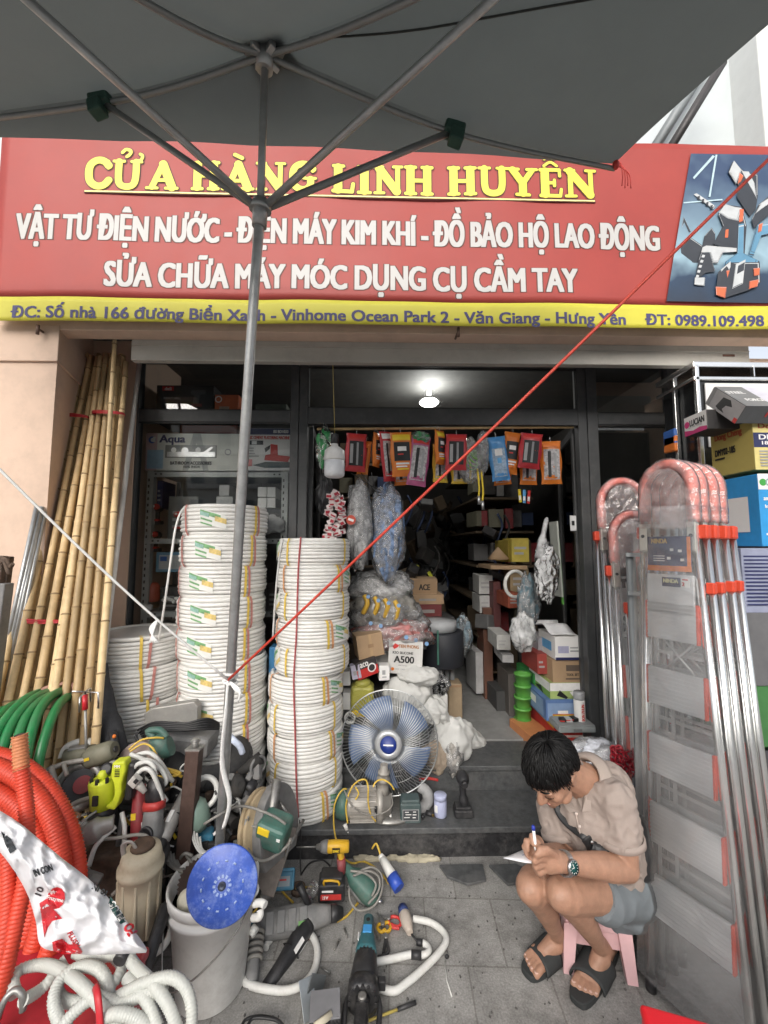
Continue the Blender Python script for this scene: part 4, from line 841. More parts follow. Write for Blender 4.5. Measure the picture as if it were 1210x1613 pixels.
def pistol_drill(t, L, bm, hm, am, batt=None, bit=.06):
 s = L / .2
 b = MB(bm); xs(b, [(-.10 * s, .02 * s, .022 * s, 0), (-.095 * s, .029 * s, .031 * s, 0), (-.02 * s, .032 * s, .034 * s, 0), (.03 * s, .03 * s, .031 * s, 0), (.045 * s, .024 * s, .025 * s, 0)], p=2.3); slots(b, -.085 * s, -.05 * s, 4, -.031 * s, 0, .004, .02); B_(t, b, 'body')
 b = MB(hm); xs_h = [V((-.045 * s, 0, -.02 * s)), V((-.055 * s, 0, -.07 * s)), V((-.062 * s, 0, -.13 * s))]; b.tube(xs_h, [.021 * s, .019 * s, .022 * s], 10, k=4, flat=.8); B_(t, b, 'handle')
 b = MB(am); b.box((-.022 * s, 0, -.045 * s), (.012, .014, .03), bev=.003); B_(t, b, 'trigger')
 chuckp(t, .045 * s, .021 * s, .05 * s, dsteel, bit)
 if batt: b = MB(batt); b.box((-.055 * s, 0, -.155 * s), (.1 * s, .07 * s, .05 * s), bev=.008); B_(t, b, 'battery')
_P0 = P
def P(x, y, Y): return _P0(x, y, Y + .13)
# ================================================================ LEFT: HOSES, SACK, TOOLBOX
hose_g = M('green_hose', (.015, .19, .055), .38, var=.18, scale=8, dirt=.5, dirtcol=(.10, .16, .09), dscale=5, coat=.2)
pipe_o = M('orange_pipe', (.60, .055, .025), .5, var=.12, scale=8, dirt=.2, dirtcol=(.3, .05, .03), dscale=5)
pipe_oe = M('orange_pipe_end', (.55, .20, .085), .6, var=.1, dirt=.25, dirtcol=(.3, .14, .08))
t = thing('hose_coil', 'large coil of thick green hose bound with a faded tie, beside the bamboo', 'hose', P(20, 1320, 1.75))
b = MB(hose_g); ax = V((.93, .20, .16)).normalized(); m = fr3(ax); c0 = P(66, 1200, 1.76); rr = random.Random(4)
pts = []
for q in range(8 * 28 + 1):
 a = 2 * math.pi * q / 28; lp = q / 28; Rr_ = .31 + .012 * math.sin(lp * 2.3) - .012 * abs(lp - 4) + .008 * noise.noise(V((a * .3, 3, 1)))
 pts.append(c0 + m @ V((Rr_ * math.cos(a), Rr_ * .92 * math.sin(a), -.135 + .034 * lp + .008 * math.sin(a * 3 + lp))))
b.tube(pts, .0185, 10, k=2); b.build('hose', t)
b = MB(M('faded_tie', (.30, .16, .12), .7)); e1 = V((1, 0, 0)); th = None
angs = [(a, (c0 + m @ V((.28 * math.cos(a), .26 * math.sin(a), 0)))) for a in [i * .1 for i in range(63)]]; at_ = max(angs, key=lambda q: q[1].z)[0] - .25
d_ = m @ V((math.cos(at_), math.sin(at_) * .92, 0)); b.tube([c0 + d_ * .27 + ax * .13, c0 + d_ * .326 + ax * .11, c0 + d_ * .33 + ax * .05, c0 + d_ * .326 - ax * .0, c0 + d_ * .29 - ax * .03], .009, 6, k=6, flat=.4); b.build('tie', t)
t = thing('pipe_coil', 'coil of bright orange red corrugated pipe at the left edge, under the white sack', 'pipe coil', P(-60, 1600, 1.28))
ax = V((-.02, -1, .2)).normalized(); m = fr3(ax); c0 = P(-100, 1432, 1.34)
for q, (R0, off) in enumerate(((.455, 0), (.395, .015), (.335, -.01), (.445, -.06), (.385, -.055))):
 b = MB(pipe_o); pts = [c0 - ax * off + m @ V((R0 * math.cos(a), R0 * math.sin(a), .012 * math.sin(a * 2 + q))) for a in [2 * math.pi * i / 90 for i in range(90)]]; b.tube(pts + [pts[0]], .0265, 12, ridge=(.0105, .0035)); b.build('loop', t)
t = thing('corrugated_pipe', 'upright length of orange red corrugated pipe with a paler orange open end', 'pipe', P(20, 1600, 1.06))
pth = smooth_path(PT([(33, 1208, 1.16), (40, 1255, 1.15), (43, 1310, 1.12), (40, 1380, 1.09), (26, 1450, 1.06), (8, 1530, 1.03), (-14, 1610, 1.01), (-30, 1660, 1.0)]), 10)
b = MB(pipe_o); b.tube(pth, .0175, 12, ridge=(.0095, .0032)); b.build('pipe', t)
b = MB(pipe_oe); b.tube(smooth_path(PT([(31, 1158, 1.175), (32, 1180, 1.17), (34, 1212, 1.16)]), 8), .0185, 12, ridge=(.0095, .0032)); b.use(blk_p); b.cyl(P(31, 1157.5, 1.175), P(31, 1159, 1.175), .014, n=12); b.build('pipe_end', t)
b = MB(pipe_o); b.tube(smooth_path(PT([(2, 1300, 1.12), (12, 1350, 1.1), (13, 1420, 1.07), (6, 1490, 1.04), (-10, 1560, 1.02), (-30, 1620, 1.0)]), 10), .017, 12, ridge=(.0095, .0032)); tag(b.build('corrugated_pipe'), 'second orange red corrugated pipe hanging at the very left edge of the picture', 'pipe')
# sack
sackm = M('woven_sack', (.68, .68, .70), .42, var=.04, scale=5, dirt=.15, dirtcol=(.5, .5, .52), bump=.15, bscale=25)
top_e = [(-14, 1268), (30, 1296), (62, 1322), (98, 1352), (132, 1378), (165, 1408), (196, 1446), (222, 1480), (232, 1496)]
bot_e = [(-22, 1322), (8, 1352), (40, 1402), (56, 1450), (64, 1490), (98, 1500), (140, 1504), (190, 1503), (230, 1501)]
te = smooth_path([V((x, y, 0)) for x, y in top_e], 6); be = smooth_path([V((x, y, 0)) for x, y in bot_e], 6)
def lk(l, u): f = min(u, .9999) * (len(l) - 1); i = int(f); return l[i].lerp(l[i + 1], f - i)
def sack_depth(x, y):
 w = noise.noise(V((x * .012, y * .012, 4))) * .028 + (abs(noise.noise(V((x * .03 + y * .012, y * .02 - x * .012, 9)))) - .2) * .045 + (abs(noise.noise(V((x * .06, y * .07, 2)))) - .2) * .014
 return 1.02 + .07 * ((y - 1400) / -110) * .6 + w
def sack_pt(u, v, back=False):
 p = lk(te, u).lerp(lk(be, u), v); edge = 4 * v * (1 - v) * min(1, 6 * (1 - u)); Y = sack_depth(p.x, p.y) + (.055 * edge if back else -.03 * edge ** .6)
 return P(p.x, p.y, Y)
t = thing('printed_sack', 'crumpled white printed sack draped over the orange pipe and red toolbox', 'sack', P(110, 1500, 1.05))
b = MB(sackm); b.sheet(lambda u, v: sack_pt(u, v), 70, 40); b.sheet(lambda u, v: sack_pt(u, v, True), 40, 20); b.build('sack_cloth', t)
_SF = [(u / 60, v / 30, lk(te, u / 60).lerp(lk(be, u / 60), v / 30)) for u in range(61) for v in range(31)]; _SC = {}
def sfront(x, y):
 k = (round(x / 1.5), round(y / 1.5))
 if k not in _SC: u, v, p = min(_SF, key=lambda q: (q[2].x - x) ** 2 + (q[2].y - y) ** 2); _SC[k] = .03 * (4 * v * (1 - v) * min(1, 6 * (1 - u))) ** .6
 return sack_depth(x, y) - _SC[k]
def sacktext(b, st, x, y, ang, h, w, mat, bold=0.05):
 vs, fs = text_mesh(st, 0.0); x0 = min(v.x for v in vs); x1 = max(v.x for v in vs); y0 = min(v.y for v in vs); y1 = max(v.y for v in vs); b.use(mat); ca, sa = math.cos(R(ang)), math.sin(R(ang))
 fs2 = []
 for dx, dy in ((0, 0), (bold * h, 0), (-bold * h, 0), (0, bold * h), (0, -bold * h)):
  o = []
  for v in vs:
   lx = (v.x - (x0 + x1) / 2) / (x1 - x0) * w + dx; ly = -(v.y - (y0 + y1) / 2) / (y1 - y0) * h + dy
   X, Y_ = x + lx * ca - ly * sa, y + lx * sa + ly * ca; o.append(P(X, Y_, sfront(X, Y_) - .0035))
  b.raw(o, fs)
def sackpoly(b, pts, mat, lift=.0025):
 b.use(mat); cx = sum(p[0] for p in pts) / len(pts); cy = sum(p[1] for p in pts) / len(pts); ring = []
 pp_ = []
 for i in range(len(pts)):
  a, c = pts[i], pts[(i + 1) % len(pts)]
  for q in range(5): pp_.append((a[0] + (c[0] - a[0]) * q / 5, a[1] + (c[1] - a[1]) * q / 5))
 rings = [[(cx + (x - cx) * f, cy + (y - cy) * f) for x, y in pp_] for f in (1, .75, .5, .25, .02)]
 vs = [P(x, y, sfront(x, y) - lift) for rg in rings for x, y in rg]; n = len(pp_)
 b.raw(vs, [(k * n + i, k * n + (i + 1) % n, (k + 1) * n + (i + 1) % n, (k + 1) * n + i) for k in range(4) for i in range(n)])
b = MB(); s_red = M('sack_red', (.55, .02, .03), .45); s_dk = M('sack_black', (.03, .035, .04), .45); s_gr = M('sack_green', (.03, .09, .08), .45)
sacktext(b, 'IN CON', 68, 1371, -20, 11, 30, s_dk); sacktext(b, '10', 62, 1404, -70, 10, 13, s_dk)
sackpoly(b, [(88 + 9.5 * 1.6 * math.cos(a) * .75 + 0 - 9 * math.sin(a), 1415 + 15 * math.sin(a) + 9 * math.cos(a)) for a in [2 * math.pi * i / 12 for i in range(12)]], s_red)
sacktext(b, 'High', 80, 1405, 14, 7, 13, wht_p, .03); sacktext(b, 'Enzyme', 87, 1417, 12, 8, 26, wht_p, .03)
sackpoly(b, [(62, 1423), (76, 1414), (82, 1430), (98, 1447), (82, 1451), (75, 1462), (70, 1477), (66, 1450)], s_red); sackpoly(b, [(82, 1484), (98, 1479), (108, 1488), (120, 1487), (133, 1503), (98, 1503), (84, 1498)], s_red)
sacktext(b, 'FLUSH', 116, 1480, 60, 9, 26, s_red)
sackpoly(b, [(174, 1412), (194, 1440), (198, 1452), (190, 1456), (178, 1438), (171, 1424)], s_gr); sacktext(b, 'PLUS', 184, 1435, 238, 11, 32, wht_p, .04); sacktext(b, '10 IN', 157, 1402, 208, 9, 24, s_dk)
sacktext(b, 'FO', 205, 1464, 238, 16, 17, s_red, .06); sackpoly(b, [(2, 1310), (18, 1322), (26, 1338), (16, 1345), (8, 1330)], s_dk)
b.build('print', t)
# toolbox
redbox = M('toolbox_red', (.34, .018, .03), .35, var=.15, dirt=.3, dirtcol=(.12, .03, .03), dscale=6, coat=.2)
zt = .33; xa, xb = -1.5, P(190, 1540, 1.12).x
t = thing('tool_box', 'red metal toolbox with chrome latches and yellow label under the white hoses', 'toolbox', (-1.0, 1.1, 0))
b = MB(redbox); b.box(((xa + xb) / 2, 1.25, zt / 2), (xb - xa, .28, zt), bev=.012); b.box(((xa + xb) / 2, 1.25, zt + .01), (xb - xa + .012, .295, .03), bev=.01); b.build('body', t)
for X in (P(40, 1540, 1.06).x, P(145, 1550, 1.06).x):
 b = MB(steel); b.box((X, 1.102, zt - .02), (.035, .012, .09), bev=.004); b.box((X, 1.098, zt + .02), (.028, .016, .02), bev=.003); b.build('latch', t)
b = MB(yel_p); b.box((P(70, 1600, 1.06).x, 1.108, zt - .1), (.12, .003, .05)); b.use(blk_p); b.box((P(70, 1600, 1.06).x, 1.1065, zt - .1), (.09, .002, .008)); b.build('label', t)
b = MB(dsteel); b.tube([P(-5, 1606, .98), P(8, 1575, .99), P(24, 1560, 1.0), P(36, 1570, 1.0), P(36, 1592, 1.0)], .008, 8, k=6); b.build('handle', t)
t = thing('hose_coil', 'tangled loops of white flexible conduit with a red tie heaped on the toolbox', 'hose', P(150, 1600, 1.0))
hose_w = M('white_flex_hose', (.50, .51, .475), .42, var=.06, scale=6, dirt=.3, dirtcol=(.42, .41, .36), dscale=6, bump=.0)
for l in ([(25, 1568, 1.02), (20, 1545, 1.04), (34, 1527, 1.07), (68, 1520, 1.08), (100, 1530, 1.05), (130, 1553, 1.0), (160, 1585, .97), (190, 1625, .95)],
          [(120, 1640, .95), (92, 1605, .97), (85, 1570, 1.0), (98, 1540, 1.03), (128, 1522, 1.05), (155, 1527, 1.04), (170, 1550, 1.02), (172, 1578, 1.0)],
          [(172, 1580, 1.0), (200, 1562, 1.0), (235, 1546, 1.0), (270, 1540, 1.0), (292, 1556, .99), (302, 1590, .97), (300, 1640, .95)],
          [(120, 1500, 1.1), (145, 1508, 1.08), (172, 1505, 1.08), (195, 1500, 1.07), (215, 1525, 1.04), (245, 1555, .99), (268, 1590, .96), (285, 1640, .94)],
          [(95, 1620, .95), (120, 1592, .97), (150, 1572, .985), (190, 1580, .985), (230, 1565, .99), (262, 1560, .99)],
          [(150, 1640, .93), (165, 1605, .95), (190, 1597, .95), (225, 1610, .95), (240, 1640, .94)],
          [(105, 1535, 1.06), (90, 1555, 1.04), (100, 1575, 1.02), (130, 1578, 1.01), (165, 1560, 1.02), (185, 1540, 1.04), (192, 1520, 1.07), (180, 1505, 1.09)],
          [(36, 1576, 1.0), (60, 1562, 1.04), (78, 1545, 1.06), (88, 1528, 1.08), (105, 1510, 1.1)],
          [(200, 1540, 1.03), (230, 1575, .98), (250, 1620, .95)]):
 b = MB(hose_w); b.tube(smooth_path(PT(l), 10), .0128, 10, ridge=(.0068, .0016)); b.build('loop', t)
b = MB(M('red_tie', (.5, .02, .03), .5)); b.tube(PT([(150, 1553, .985), (153, 1565, .955), (156, 1590, .94), (158, 1630, .93)]), .008, 6, k=5, flat=.4); b.build('tie', t)
b = MB(blk); b.cyl(P(187, 1515, 1.04), P(196, 1500, 1.06), .0165, n=12); b.build('tape', t)
# iron bar beside the bucket
b = MB(M('black_flat_steel', (.05, .05, .052), .5, .4, var=.2, dirt=.4, dirtcol=(.2, .19, .18), dscale=8)); a, c = P(222, 1548, 1.28), P(262, 1424, 1.42); b.cyl(a, c, .022, n=4)
tag(b.build('steel_bar'), 'dirty black flat steel bar leaning between the sack and the bucket', 'steel bar')
# ================================================================ LEFT: TOOL PILE
pile = M('dark_crate', (.028, .027, .026), .8, var=.3, dirt=.5, dirtcol=(.09, .075, .06), dscale=6)
t = thing('storage_crate', 'dark dirty plastic crate buried under the pile of used power tools', 'crate', (P(200, 1400, 1.75).x, 1.88, 0))
b = MB(pile); x0, x1 = P(100, 1400, 1.65).x, P(352, 1400, 1.65).x
for z in (.05, .13, .21, .29, .37): b.box(((x0 + x1) / 2, 1.78, z), (x1 - x0, .02, .05), bev=.004); b.box((x0, 1.96, z), (.02, .36, .05), bev=.004); b.box((x1, 1.96, z), (.02, .36, .05), bev=.004)
b.box(((x0 + x1) / 2, 1.96, .36), (x1 - x0 - .02, .34, .02)); b.box(((x0 + x1) / 2, 2.14, .2), (x1 - x0, .02, .4))
for q in range(9): b.box((x0 + (x1 - x0) * q / 8, 1.775, .2), (.03, .02, .4), bev=.003)
b.build('body', t)
# scrap mass between the tools: many little irregular dark pieces
b = MB(pile); rs = random.Random(12)
for q in range(150):
 x, y = rs.uniform(95, 410), rs.uniform(1205, 1420); Y = 1.80 - (y - 1200) / 260 * .28 + rs.uniform(.0, .08)
 if x > 270: Y += .04
 b.use([pile, gry, blk, dsteel, pile, rust][q % 6]); m = rot(rs.uniform(0, 180), rs.uniform(0, 180), rs.uniform(0, 180)); c_ = P(x, y, Y)
 k_ = q % 4
 if k_ == 0: b.cyl(c_ - m @ V((0, 0, .05)), c_ + m @ V((0, 0, .06)), rs.uniform(.012, .03), rs.uniform(.01, .03), 10)
 elif k_ == 1: b.box(c_, (rs.uniform(.03, .1), rs.uniform(.03, .06), rs.uniform(.02, .05)), m, bev=.006)
 elif k_ == 2: b.ell(c_, (rs.uniform(.03, .07), .035, .03), m, 10, 7, .3, q)
 else: b.torus(c_, rs.uniform(.025, .05), .007, m, 18, 6)
for q in range(34):
 x, y = rs.uniform(110, 400), rs.uniform(1215, 1400); Y = 1.74 - (y - 1200) / 260 * .28; b.use([pvc2, cab_g, cab_k, pvc2, cab_g, cab_y][q % 6]); l = [P(x, y, Y)]
 for k in range(4): x += rs.uniform(-28, 28); y += rs.uniform(-14, 22); l.append(P(x, y, Y + rs.uniform(-.03, .03)))
 b.tube(l, rs.uniform(.003, .0065), 6, k=5)
for q in range(60): b.use([steel, wht_p, dsteel, yel_p, red_p, blk_p][q % 6]); x, y = rs.uniform(105, 400), rs.uniform(1210, 1410); b.box(P(x, y, 1.75 - (y - 1200) / 260 * .28), (rs.uniform(.008, .03), .006, rs.uniform(.006, .018)), rot(rs.uniform(-60, 60), rs.uniform(-60, 60), rs.uniform(-40, 40)), bev=.0015)
o = b.build('tool_scrap'); tag(o, 'mass of dark greasy scrap and tool parts filling the gaps of the pile', 'scrap'); o['kind'] = 'stuff'
# stake with prongs
t = thing('pronged_stake', 'thin steel rod with red sleeve and three bent prongs standing before the bamboo', 'stake', P(137, 1252, 1.70))
b = MB(dsteel); b.cyl(P(137, 1252, 1.70), P(134, 1092, 1.72), .0055, n=8); b.build('rod', t)
b = MB(M('red_sleeve', (.5, .02, .03), .4)); b.cyl(P(134, 1118, 1.71), P(134, 1094, 1.72), .011, n=12); b.build('sleeve', t)
b = MB(steel); top = P(134, 1090, 1.72)
for e_, dn in (((114, 1089, 1.70), (113, 1092)), ((155, 1091, 1.70), (155, 1116)), ((142, 1084, 1.76), (143, 1105)), ((126, 1099, 1.66), (125, 1122))):
 b.tube([top, P(*e_), P(dn[0], dn[1], e_[2])], .004, 6, k=1)
b.build('prong', t)
b = MB(M('charcoal_felt', (.045, .046, .05), .95, var=.2, scale=40, bump=.3, bscale=200)); b.tube(PT([(157, 1048, 1.96), (162, 1090, 1.93), (172, 1140, 1.88), (184, 1190, 1.84)]), [.035, .043, .052, .062], 14, k=5); b.use(blk); b.tube(PT([(177, 1152, 1.815), (184, 1185, 1.785)]), .016, 8, flat=.4, k=1); b.use(org_p); b.ell(P(180, 1160, 1.79), (.009, .006, .009), n=8, k=6)
tag(b.build('nozzle_tube'), 'dark charcoal tapered tube with an orange clip standing beside the bamboo foot', 'tube')
# trolley frame (pale dirty steel)
t = thing('trolley_frame', 'dirty pale steel tube frame of a hand trolley holding the tools', 'trolley', P(150, 1420, 1.5)); fm = M('pale_steel_tube', (.40, .38, .35), .55, .3, var=.15, dirt=.5, dirtcol=(.2, .17, .14), dscale=10)
for l, r_ in (([(78, 1208, 1.60), (86, 1232, 1.585), (97, 1262, 1.56), (106, 1290, 1.54)], .014), ([(104, 1285, 1.54), (120, 1330, 1.5), (140, 1375, 1.47), (152, 1405, 1.45)], .0085)):
 pxtube(fm, l, r_, 'post', t)
pxtube(fm, [(78, 1212, 1.60), (105, 1202, 1.64), (150, 1196, 1.68), (185, 1202, 1.7)], .0105, 'cross_bar', t); pxtube(fm, [(100, 1203, 1.62), (106, 1222, 1.6)], .008, 'hook', t)
pxtube(fm, [(110, 1270, 1.56), (125, 1262, 1.57), (150, 1255, 1.60)], .009, 'cross_bar', t)
# motor hoop under the frame
b = MB(dsteel); b.torus(P(125, 1238, 1.66), .075, .02, fr3((.2, -1, .5)), 30, 8); b.use(blk); b.cyl(P(125, 1240, 1.70), P(125, 1238, 1.64), .06, n=20); b.use(red_t); b.cyl(P(130, 1236, 1.635), P(130, 1236, 1.62), .032, n=18)
tag(b.build('motor_housing'), 'round dark motor housing with steel rim below the frame bar', 'motor')
b = MB(pvc); b.tube(PT([(97, 1195, 1.72), (104, 1178, 1.74), (122, 1169, 1.77), (140, 1168, 1.78), (150, 1176, 1.77)]), .014, 9, k=6); b.use(wht_p); b.tube(PT([(128, 1182, 1.74), (138, 1184, 1.73), (143, 1192, 1.71)]), .010, 8, k=5); tag(b.build('plastic_trunking'), 'bent dirty white plastic pipe lying on top behind the steel rod', 'pipe')
t, L = toolpx('hand_drill', 'olive grey drill body with yellow mark behind the lime tool', 'drill', (140, 1194, 1.70), (182, 1180, 1.70)); b = MB(olive); xs(b, [(-.07, .03, .03, 0), (-.05, .042, .042, 0), (.03, .04, .04, 0), (.055, .03, .03, 0)], p=2.3); B_(t, b, 'body'); b = MB(blk); b.cyl((.052, 0, 0), (.062, 0, 0), .012); B_(t, b, 'cap'); b = MB(yel_p); b.box((-.035, -.043, .008), (.022, .003, .012), bev=.002); B_(t, b, 'label')
t, L = toolpx('hand_drill', 'grey drill body lying under the white bent pipe', 'drill', (105, 1192, 1.70), (140, 1186, 1.73)); b = MB(olive); xs(b, [(-.05, .03, .025, 0), (.0, .035, .03, 0), (.06, .032, .028, 0)]); B_(t, b, 'body'); b = MB(gry); b.box((0, 0, .028), (.07, .03, .014), bev=.004); B_(t, b, 'cap')
# circular saw with green body
t, L = toolpx('circular_saw', 'old green circular saw with pinkish guard and yellow cable on the pile', 'saw', (196, 1200, 1.78), (255, 1176, 1.78));
b = MB(M('guard_pink', (.33, .26, .235), .5, .3, var=.15, dirt=.4, dirtcol=(.2, .16, .14))); m = fr3((0, -1, .25)); th = [math.pi * k / 16 for k in range(-1, 18)]; b.prism([(.098 * math.cos(a), .098 * math.sin(a)) for a in th] + [(.055 * math.cos(a), .055 * math.sin(a)) for a in th[::-1]], .03, m, (-.01, -.02, -.035), bev=.003); B_(t, b, 'guard')
b = MB(dsteel); b.cyl((-.01, -.022, -.03), (-.01, -.018, -.03), .05, n=28); B_(t, b, 'blade')
b = MB(green_t); xs(b, [(.035, .02, .03, 0), (.06, .04, .05, .01), (.10, .042, .055, 0), (.125, .03, .04, -.012)], p=2.4); b.tube([(.07, 0, .05), (.05, 0, .085), (.10, 0, .07), (.12, 0, .03)], .014, 9, k=5); B_(t, b, 'motor')
pxtube(cab_y, [(203, 1181, 1.70), (222, 1166, 1.72), (245, 1162, 1.74), (258, 1163, 1.76)], .0042, 'cable', t); pxtube(cab_y, [(205, 1184, 1.70), (225, 1172, 1.71), (240, 1178, 1.70), (247, 1192, 1.69)], .004, 'cable', t)
# grey chop saw body with black cable
t = thing('chop_saw', 'dusty grey metal machine wound with black cable behind the tyres', 'saw', P(285, 1190, 1.98))
b = MB(alud); c_ = P(275, 1128, 1.98); b.prism([(-.13, -.06), (-.14, .02), (-.10, .045), (.10, .075), (.12, .05), (.12, -.05), (.05, -.065), (.03, -.02), (-.07, -.03), (-.09, -.07)], .05, fr3((0, -1, 0)), c_ + V((0, .03, 0)), bev=.005); b.build('bracket', t)
b = MB(gry); b.box(P(295, 1165, 2.0), (.27, .16, .10), rot(0, 6, 0), bev=.02); b.build('body', t)
b = MB(cab_k)
for q in range(5): b.tube([P(218 + q * 2, 1150 + q * 3, 1.93), P(245, 1138 + q * 3.5, 1.89 - .004 * q), P(290, 1140 + q * 2.5, 1.87), P(325, 1132 + q * 4, 1.9), P(345, 1140 + q * 2, 1.96)], .006, 7, k=6)
b.tube(PT([(222, 1150, 1.92), (214, 1160, 1.9), (224, 1172, 1.88), (240, 1168, 1.88)]), .006, 7, k=5); b.build('cable', t)
# tyres
tyre = M('tyre_rubber', (.028, .028, .029), .75, var=.3, scale=30, bump=.2, bscale=60, dirt=.35, dirtcol=(.11, .105, .10), dscale=6)
for q, (px_, py_, rx, Y, lab) in enumerate(((330, 1194, .205, 1.98, 'worn black motorbike tyre lying on top of another tyre'), (322, 1226, .20, 1.98, 'worn black motorbike tyre lying underneath another tyre'))):
 m = rot(6, 7 - q * 2, 0); c_ = P(px_, py_, Y); b = MB(tyre); b.torus(c_, rx - .055, .052, m, 48, 14)
 for k in range(34):
  a = 2 * math.pi * k / 34; d = m @ V((math.cos(a), math.sin(a), 0)); tn = m @ V((-math.sin(a), math.cos(a), 0)); z_ = m @ V((0, 0, 1)); b.tube([c_ + d * (rx - .012) + z_ * .03 + tn * .012, c_ + d * (rx - .0025), c_ + d * (rx - .012) - z_ * .03 + tn * .012], .0035, 5, k=3)
 tag(b.build('motorbike_tyre'), lab, 'tyre')
pxtube(M('pale_rag', (.5, .55, .66), .8, var=.3, scale=30), [(362, 1160, 1.78), (370, 1168, 1.76), (378, 1176, 1.76), (382, 1186, 1.77)], .014, None, k=4).build('rag')
tag(bpy.data.objects['rag'], 'crumpled pale blue rag tucked behind the umbrella pole by the tyre', 'rag')
# lime router
t = thing('palm_router', 'bright lime green and black cordless trimmer standing on top of the tool pile', 'power tool', P(172, 1300, 1.58))
cz = P(163, 1248, 1.58); s = mm(1.58)
b = MB(lime); b.lathe([(.030, -.055), (.044, -.052), (.046, .0), (.050, .045), (.046, .056), (.03, .058)], cz, rot(0, -4, 0), 10); b.lathe([(.017, 0), (.018, .025), (.010, .038), (0, .04)], cz + V((0, -.01, .05)), None, 12); b.build('body', t)
b = MB(blk_p); b.box(cz + V((0, -.048, -.005)), (.022, .008, .038), bev=.003)
for q in range(8): a = q * .785; b.box(cz + V((.042 * math.cos(a), .042 * math.sin(a), .06)), (.012, .012, .02), rot(0, 0, q * 45), bev=.003)
b.build('vent', t)
b = MB(blk); b.lathe([(.032, -.075), (.045, -.072), (.045, -.03), (.04, -.0)], cz + V((.004, 0, -.045)), rot(0, 10, 0), 12); b.box(cz + V((.008, -.03, -.09)), (.06, .02, .04), bev=.008); b.build('base', t)
b = MB(blk); b.lathe([(.012, 0), (.022, .003), (.022, .03), (.014, .034)], P(170, 1212, 1.6), rot(60, 0, 20), 14); b.build('knob', t)
b = MB(lime); h0 = P(190, 1222, 1.56); m = rot(0, 4, 0); b.prism([(-.022, .06), (.026, .066), (.03, .03), (.022, .0), (.016, -.03), (.02, -.05), (.008, -.09), (-.004, -.115), (-.035, -.11), (-.04, -.098), (-.018, -.092), (-.008, -.055), (-.012, -.02), (-.026, .01)], .045, fr3((0, -1, 0)), h0 + V((0, .022, 0)), bev=.007); b.build('handle', t)
b = MB(blk); b.box(h0 + V((.04, .01, -.02)), (.03, .04, .14), rot(0, 5, 0), bev=.01); b.build('grip', t); b = MB(blk_p)
for q in range(5): b.box(h0 + V((.0, -.024, .01 + q * .006)), (.018, .002, .0025))
b.use(wht_p); b.text('MM', h0 + V((.0, -.0255, .048)), FRONT, .01, .022, .05); b.build('marking', t)
b = MB(gry); b.cyl(P(193, 1285, 1.58), P(186, 1335, 1.56), .011, n=8); b.build('hose', t)
# red and grey hammer pair
t, L = toolpx('rotary_hammer', 'red and grey worn rotary hammer standing upright beside the lime tool', 'power tool', (222, 1330, 1.56), (224, 1235, 1.62), (-.3, -1, .1)); rotary_hammer(t, .30, red_t, red_t, gry, False)
t, L = toolpx('multi_tool', 'grey tool arm with red band and round dial standing upright in the pile', 'power tool', (238, 1325, 1.53), (247, 1225, 1.58), (-.2, -1, .1))
b = MB(gry); xs(b, [(-.13, .035, .03, 0), (-.08, .04, .034, 0), (-.03, .034, .03, 0), (.02, .032, .03, 0)]); B_(t, b, 'body'); b = MB(M('band_red', (.42, .04, .035), .5)); xs(b, [(.0, .038, .034, 0), (.028, .038, .034, 0)]); B_(t, b, 'band'); b = MB(blk); xs(b, [(.025, .034, .03, 0), (.07, .034, .03, .004), (.10, .024, .022, .006), (.108, .01, .01, .006)], p=2.3); B_(t, b, 'head'); b = MB(blk); b.lathe([(.0, 0), (.03, .0), (.03, .006), (.024, .01), (.022, .006), (.0, .006)], (-.075, 0, .03), None, 20); b.box((-.075, 0, .036), (.04, .006, .006), rot(0, 0, 40)); B_(t, b, 'dial')
t, L = toolpx('hand_grinder', 'silver grey cylindrical grinder lying at the right of the red tools', 'power tool', (283, 1268, 1.66), (258, 1318, 1.56)); grinder(t, .26, alud, blk, 0, side=False)
# white cable bundle with plug
t = thing('cable_bundle', 'bundle of thick white cable looped over the tools with an old plug', 'cable', P(235, 1230, 1.6))
for l in ([(208, 1222, 1.56), (214, 1206, 1.56), (232, 1200, 1.56), (243, 1210, 1.56), (246, 1235, 1.56), (262, 1262, 1.58)], [(206, 1212, 1.6), (220, 1198, 1.6), (240, 1200, 1.6), (256, 1215, 1.6), (262, 1232, 1.6), (250, 1238, 1.59), (242, 1225, 1.58)], [(206, 1188, 1.64), (225, 1196, 1.62), (245, 1204, 1.6), (262, 1222, 1.61), (272, 1230, 1.64)], [(212, 1225, 1.55), (225, 1212, 1.54), (238, 1215, 1.54), (250, 1240, 1.55), (256, 1262, 1.56)], [(212, 1190, 1.66), (235, 1186, 1.66), (252, 1200, 1.66), (270, 1228, 1.68)]):
 pxtube(pvc2, l, .0085, 'loop', t)
b = MB(M('dirty_plug', (.45, .43, .40), .6, dirt=.4)); b.cyl(P(211, 1228, 1.53), P(229, 1248, 1.52), .019, .009, 10); b.box(P(213, 1230, 1.52), (.035, .03, .035), rot(0, 40, 0), bev=.005); b.use(blk_p); b.box(P(214, 1231, 1.502), (.014, .003, .016), rot(0, 40, 0)); b.build('plug', t)
t = thing('cable_bundle', 'loose grey and white wires hanging below the lime tool', 'cable', P(170, 1330, 1.5))
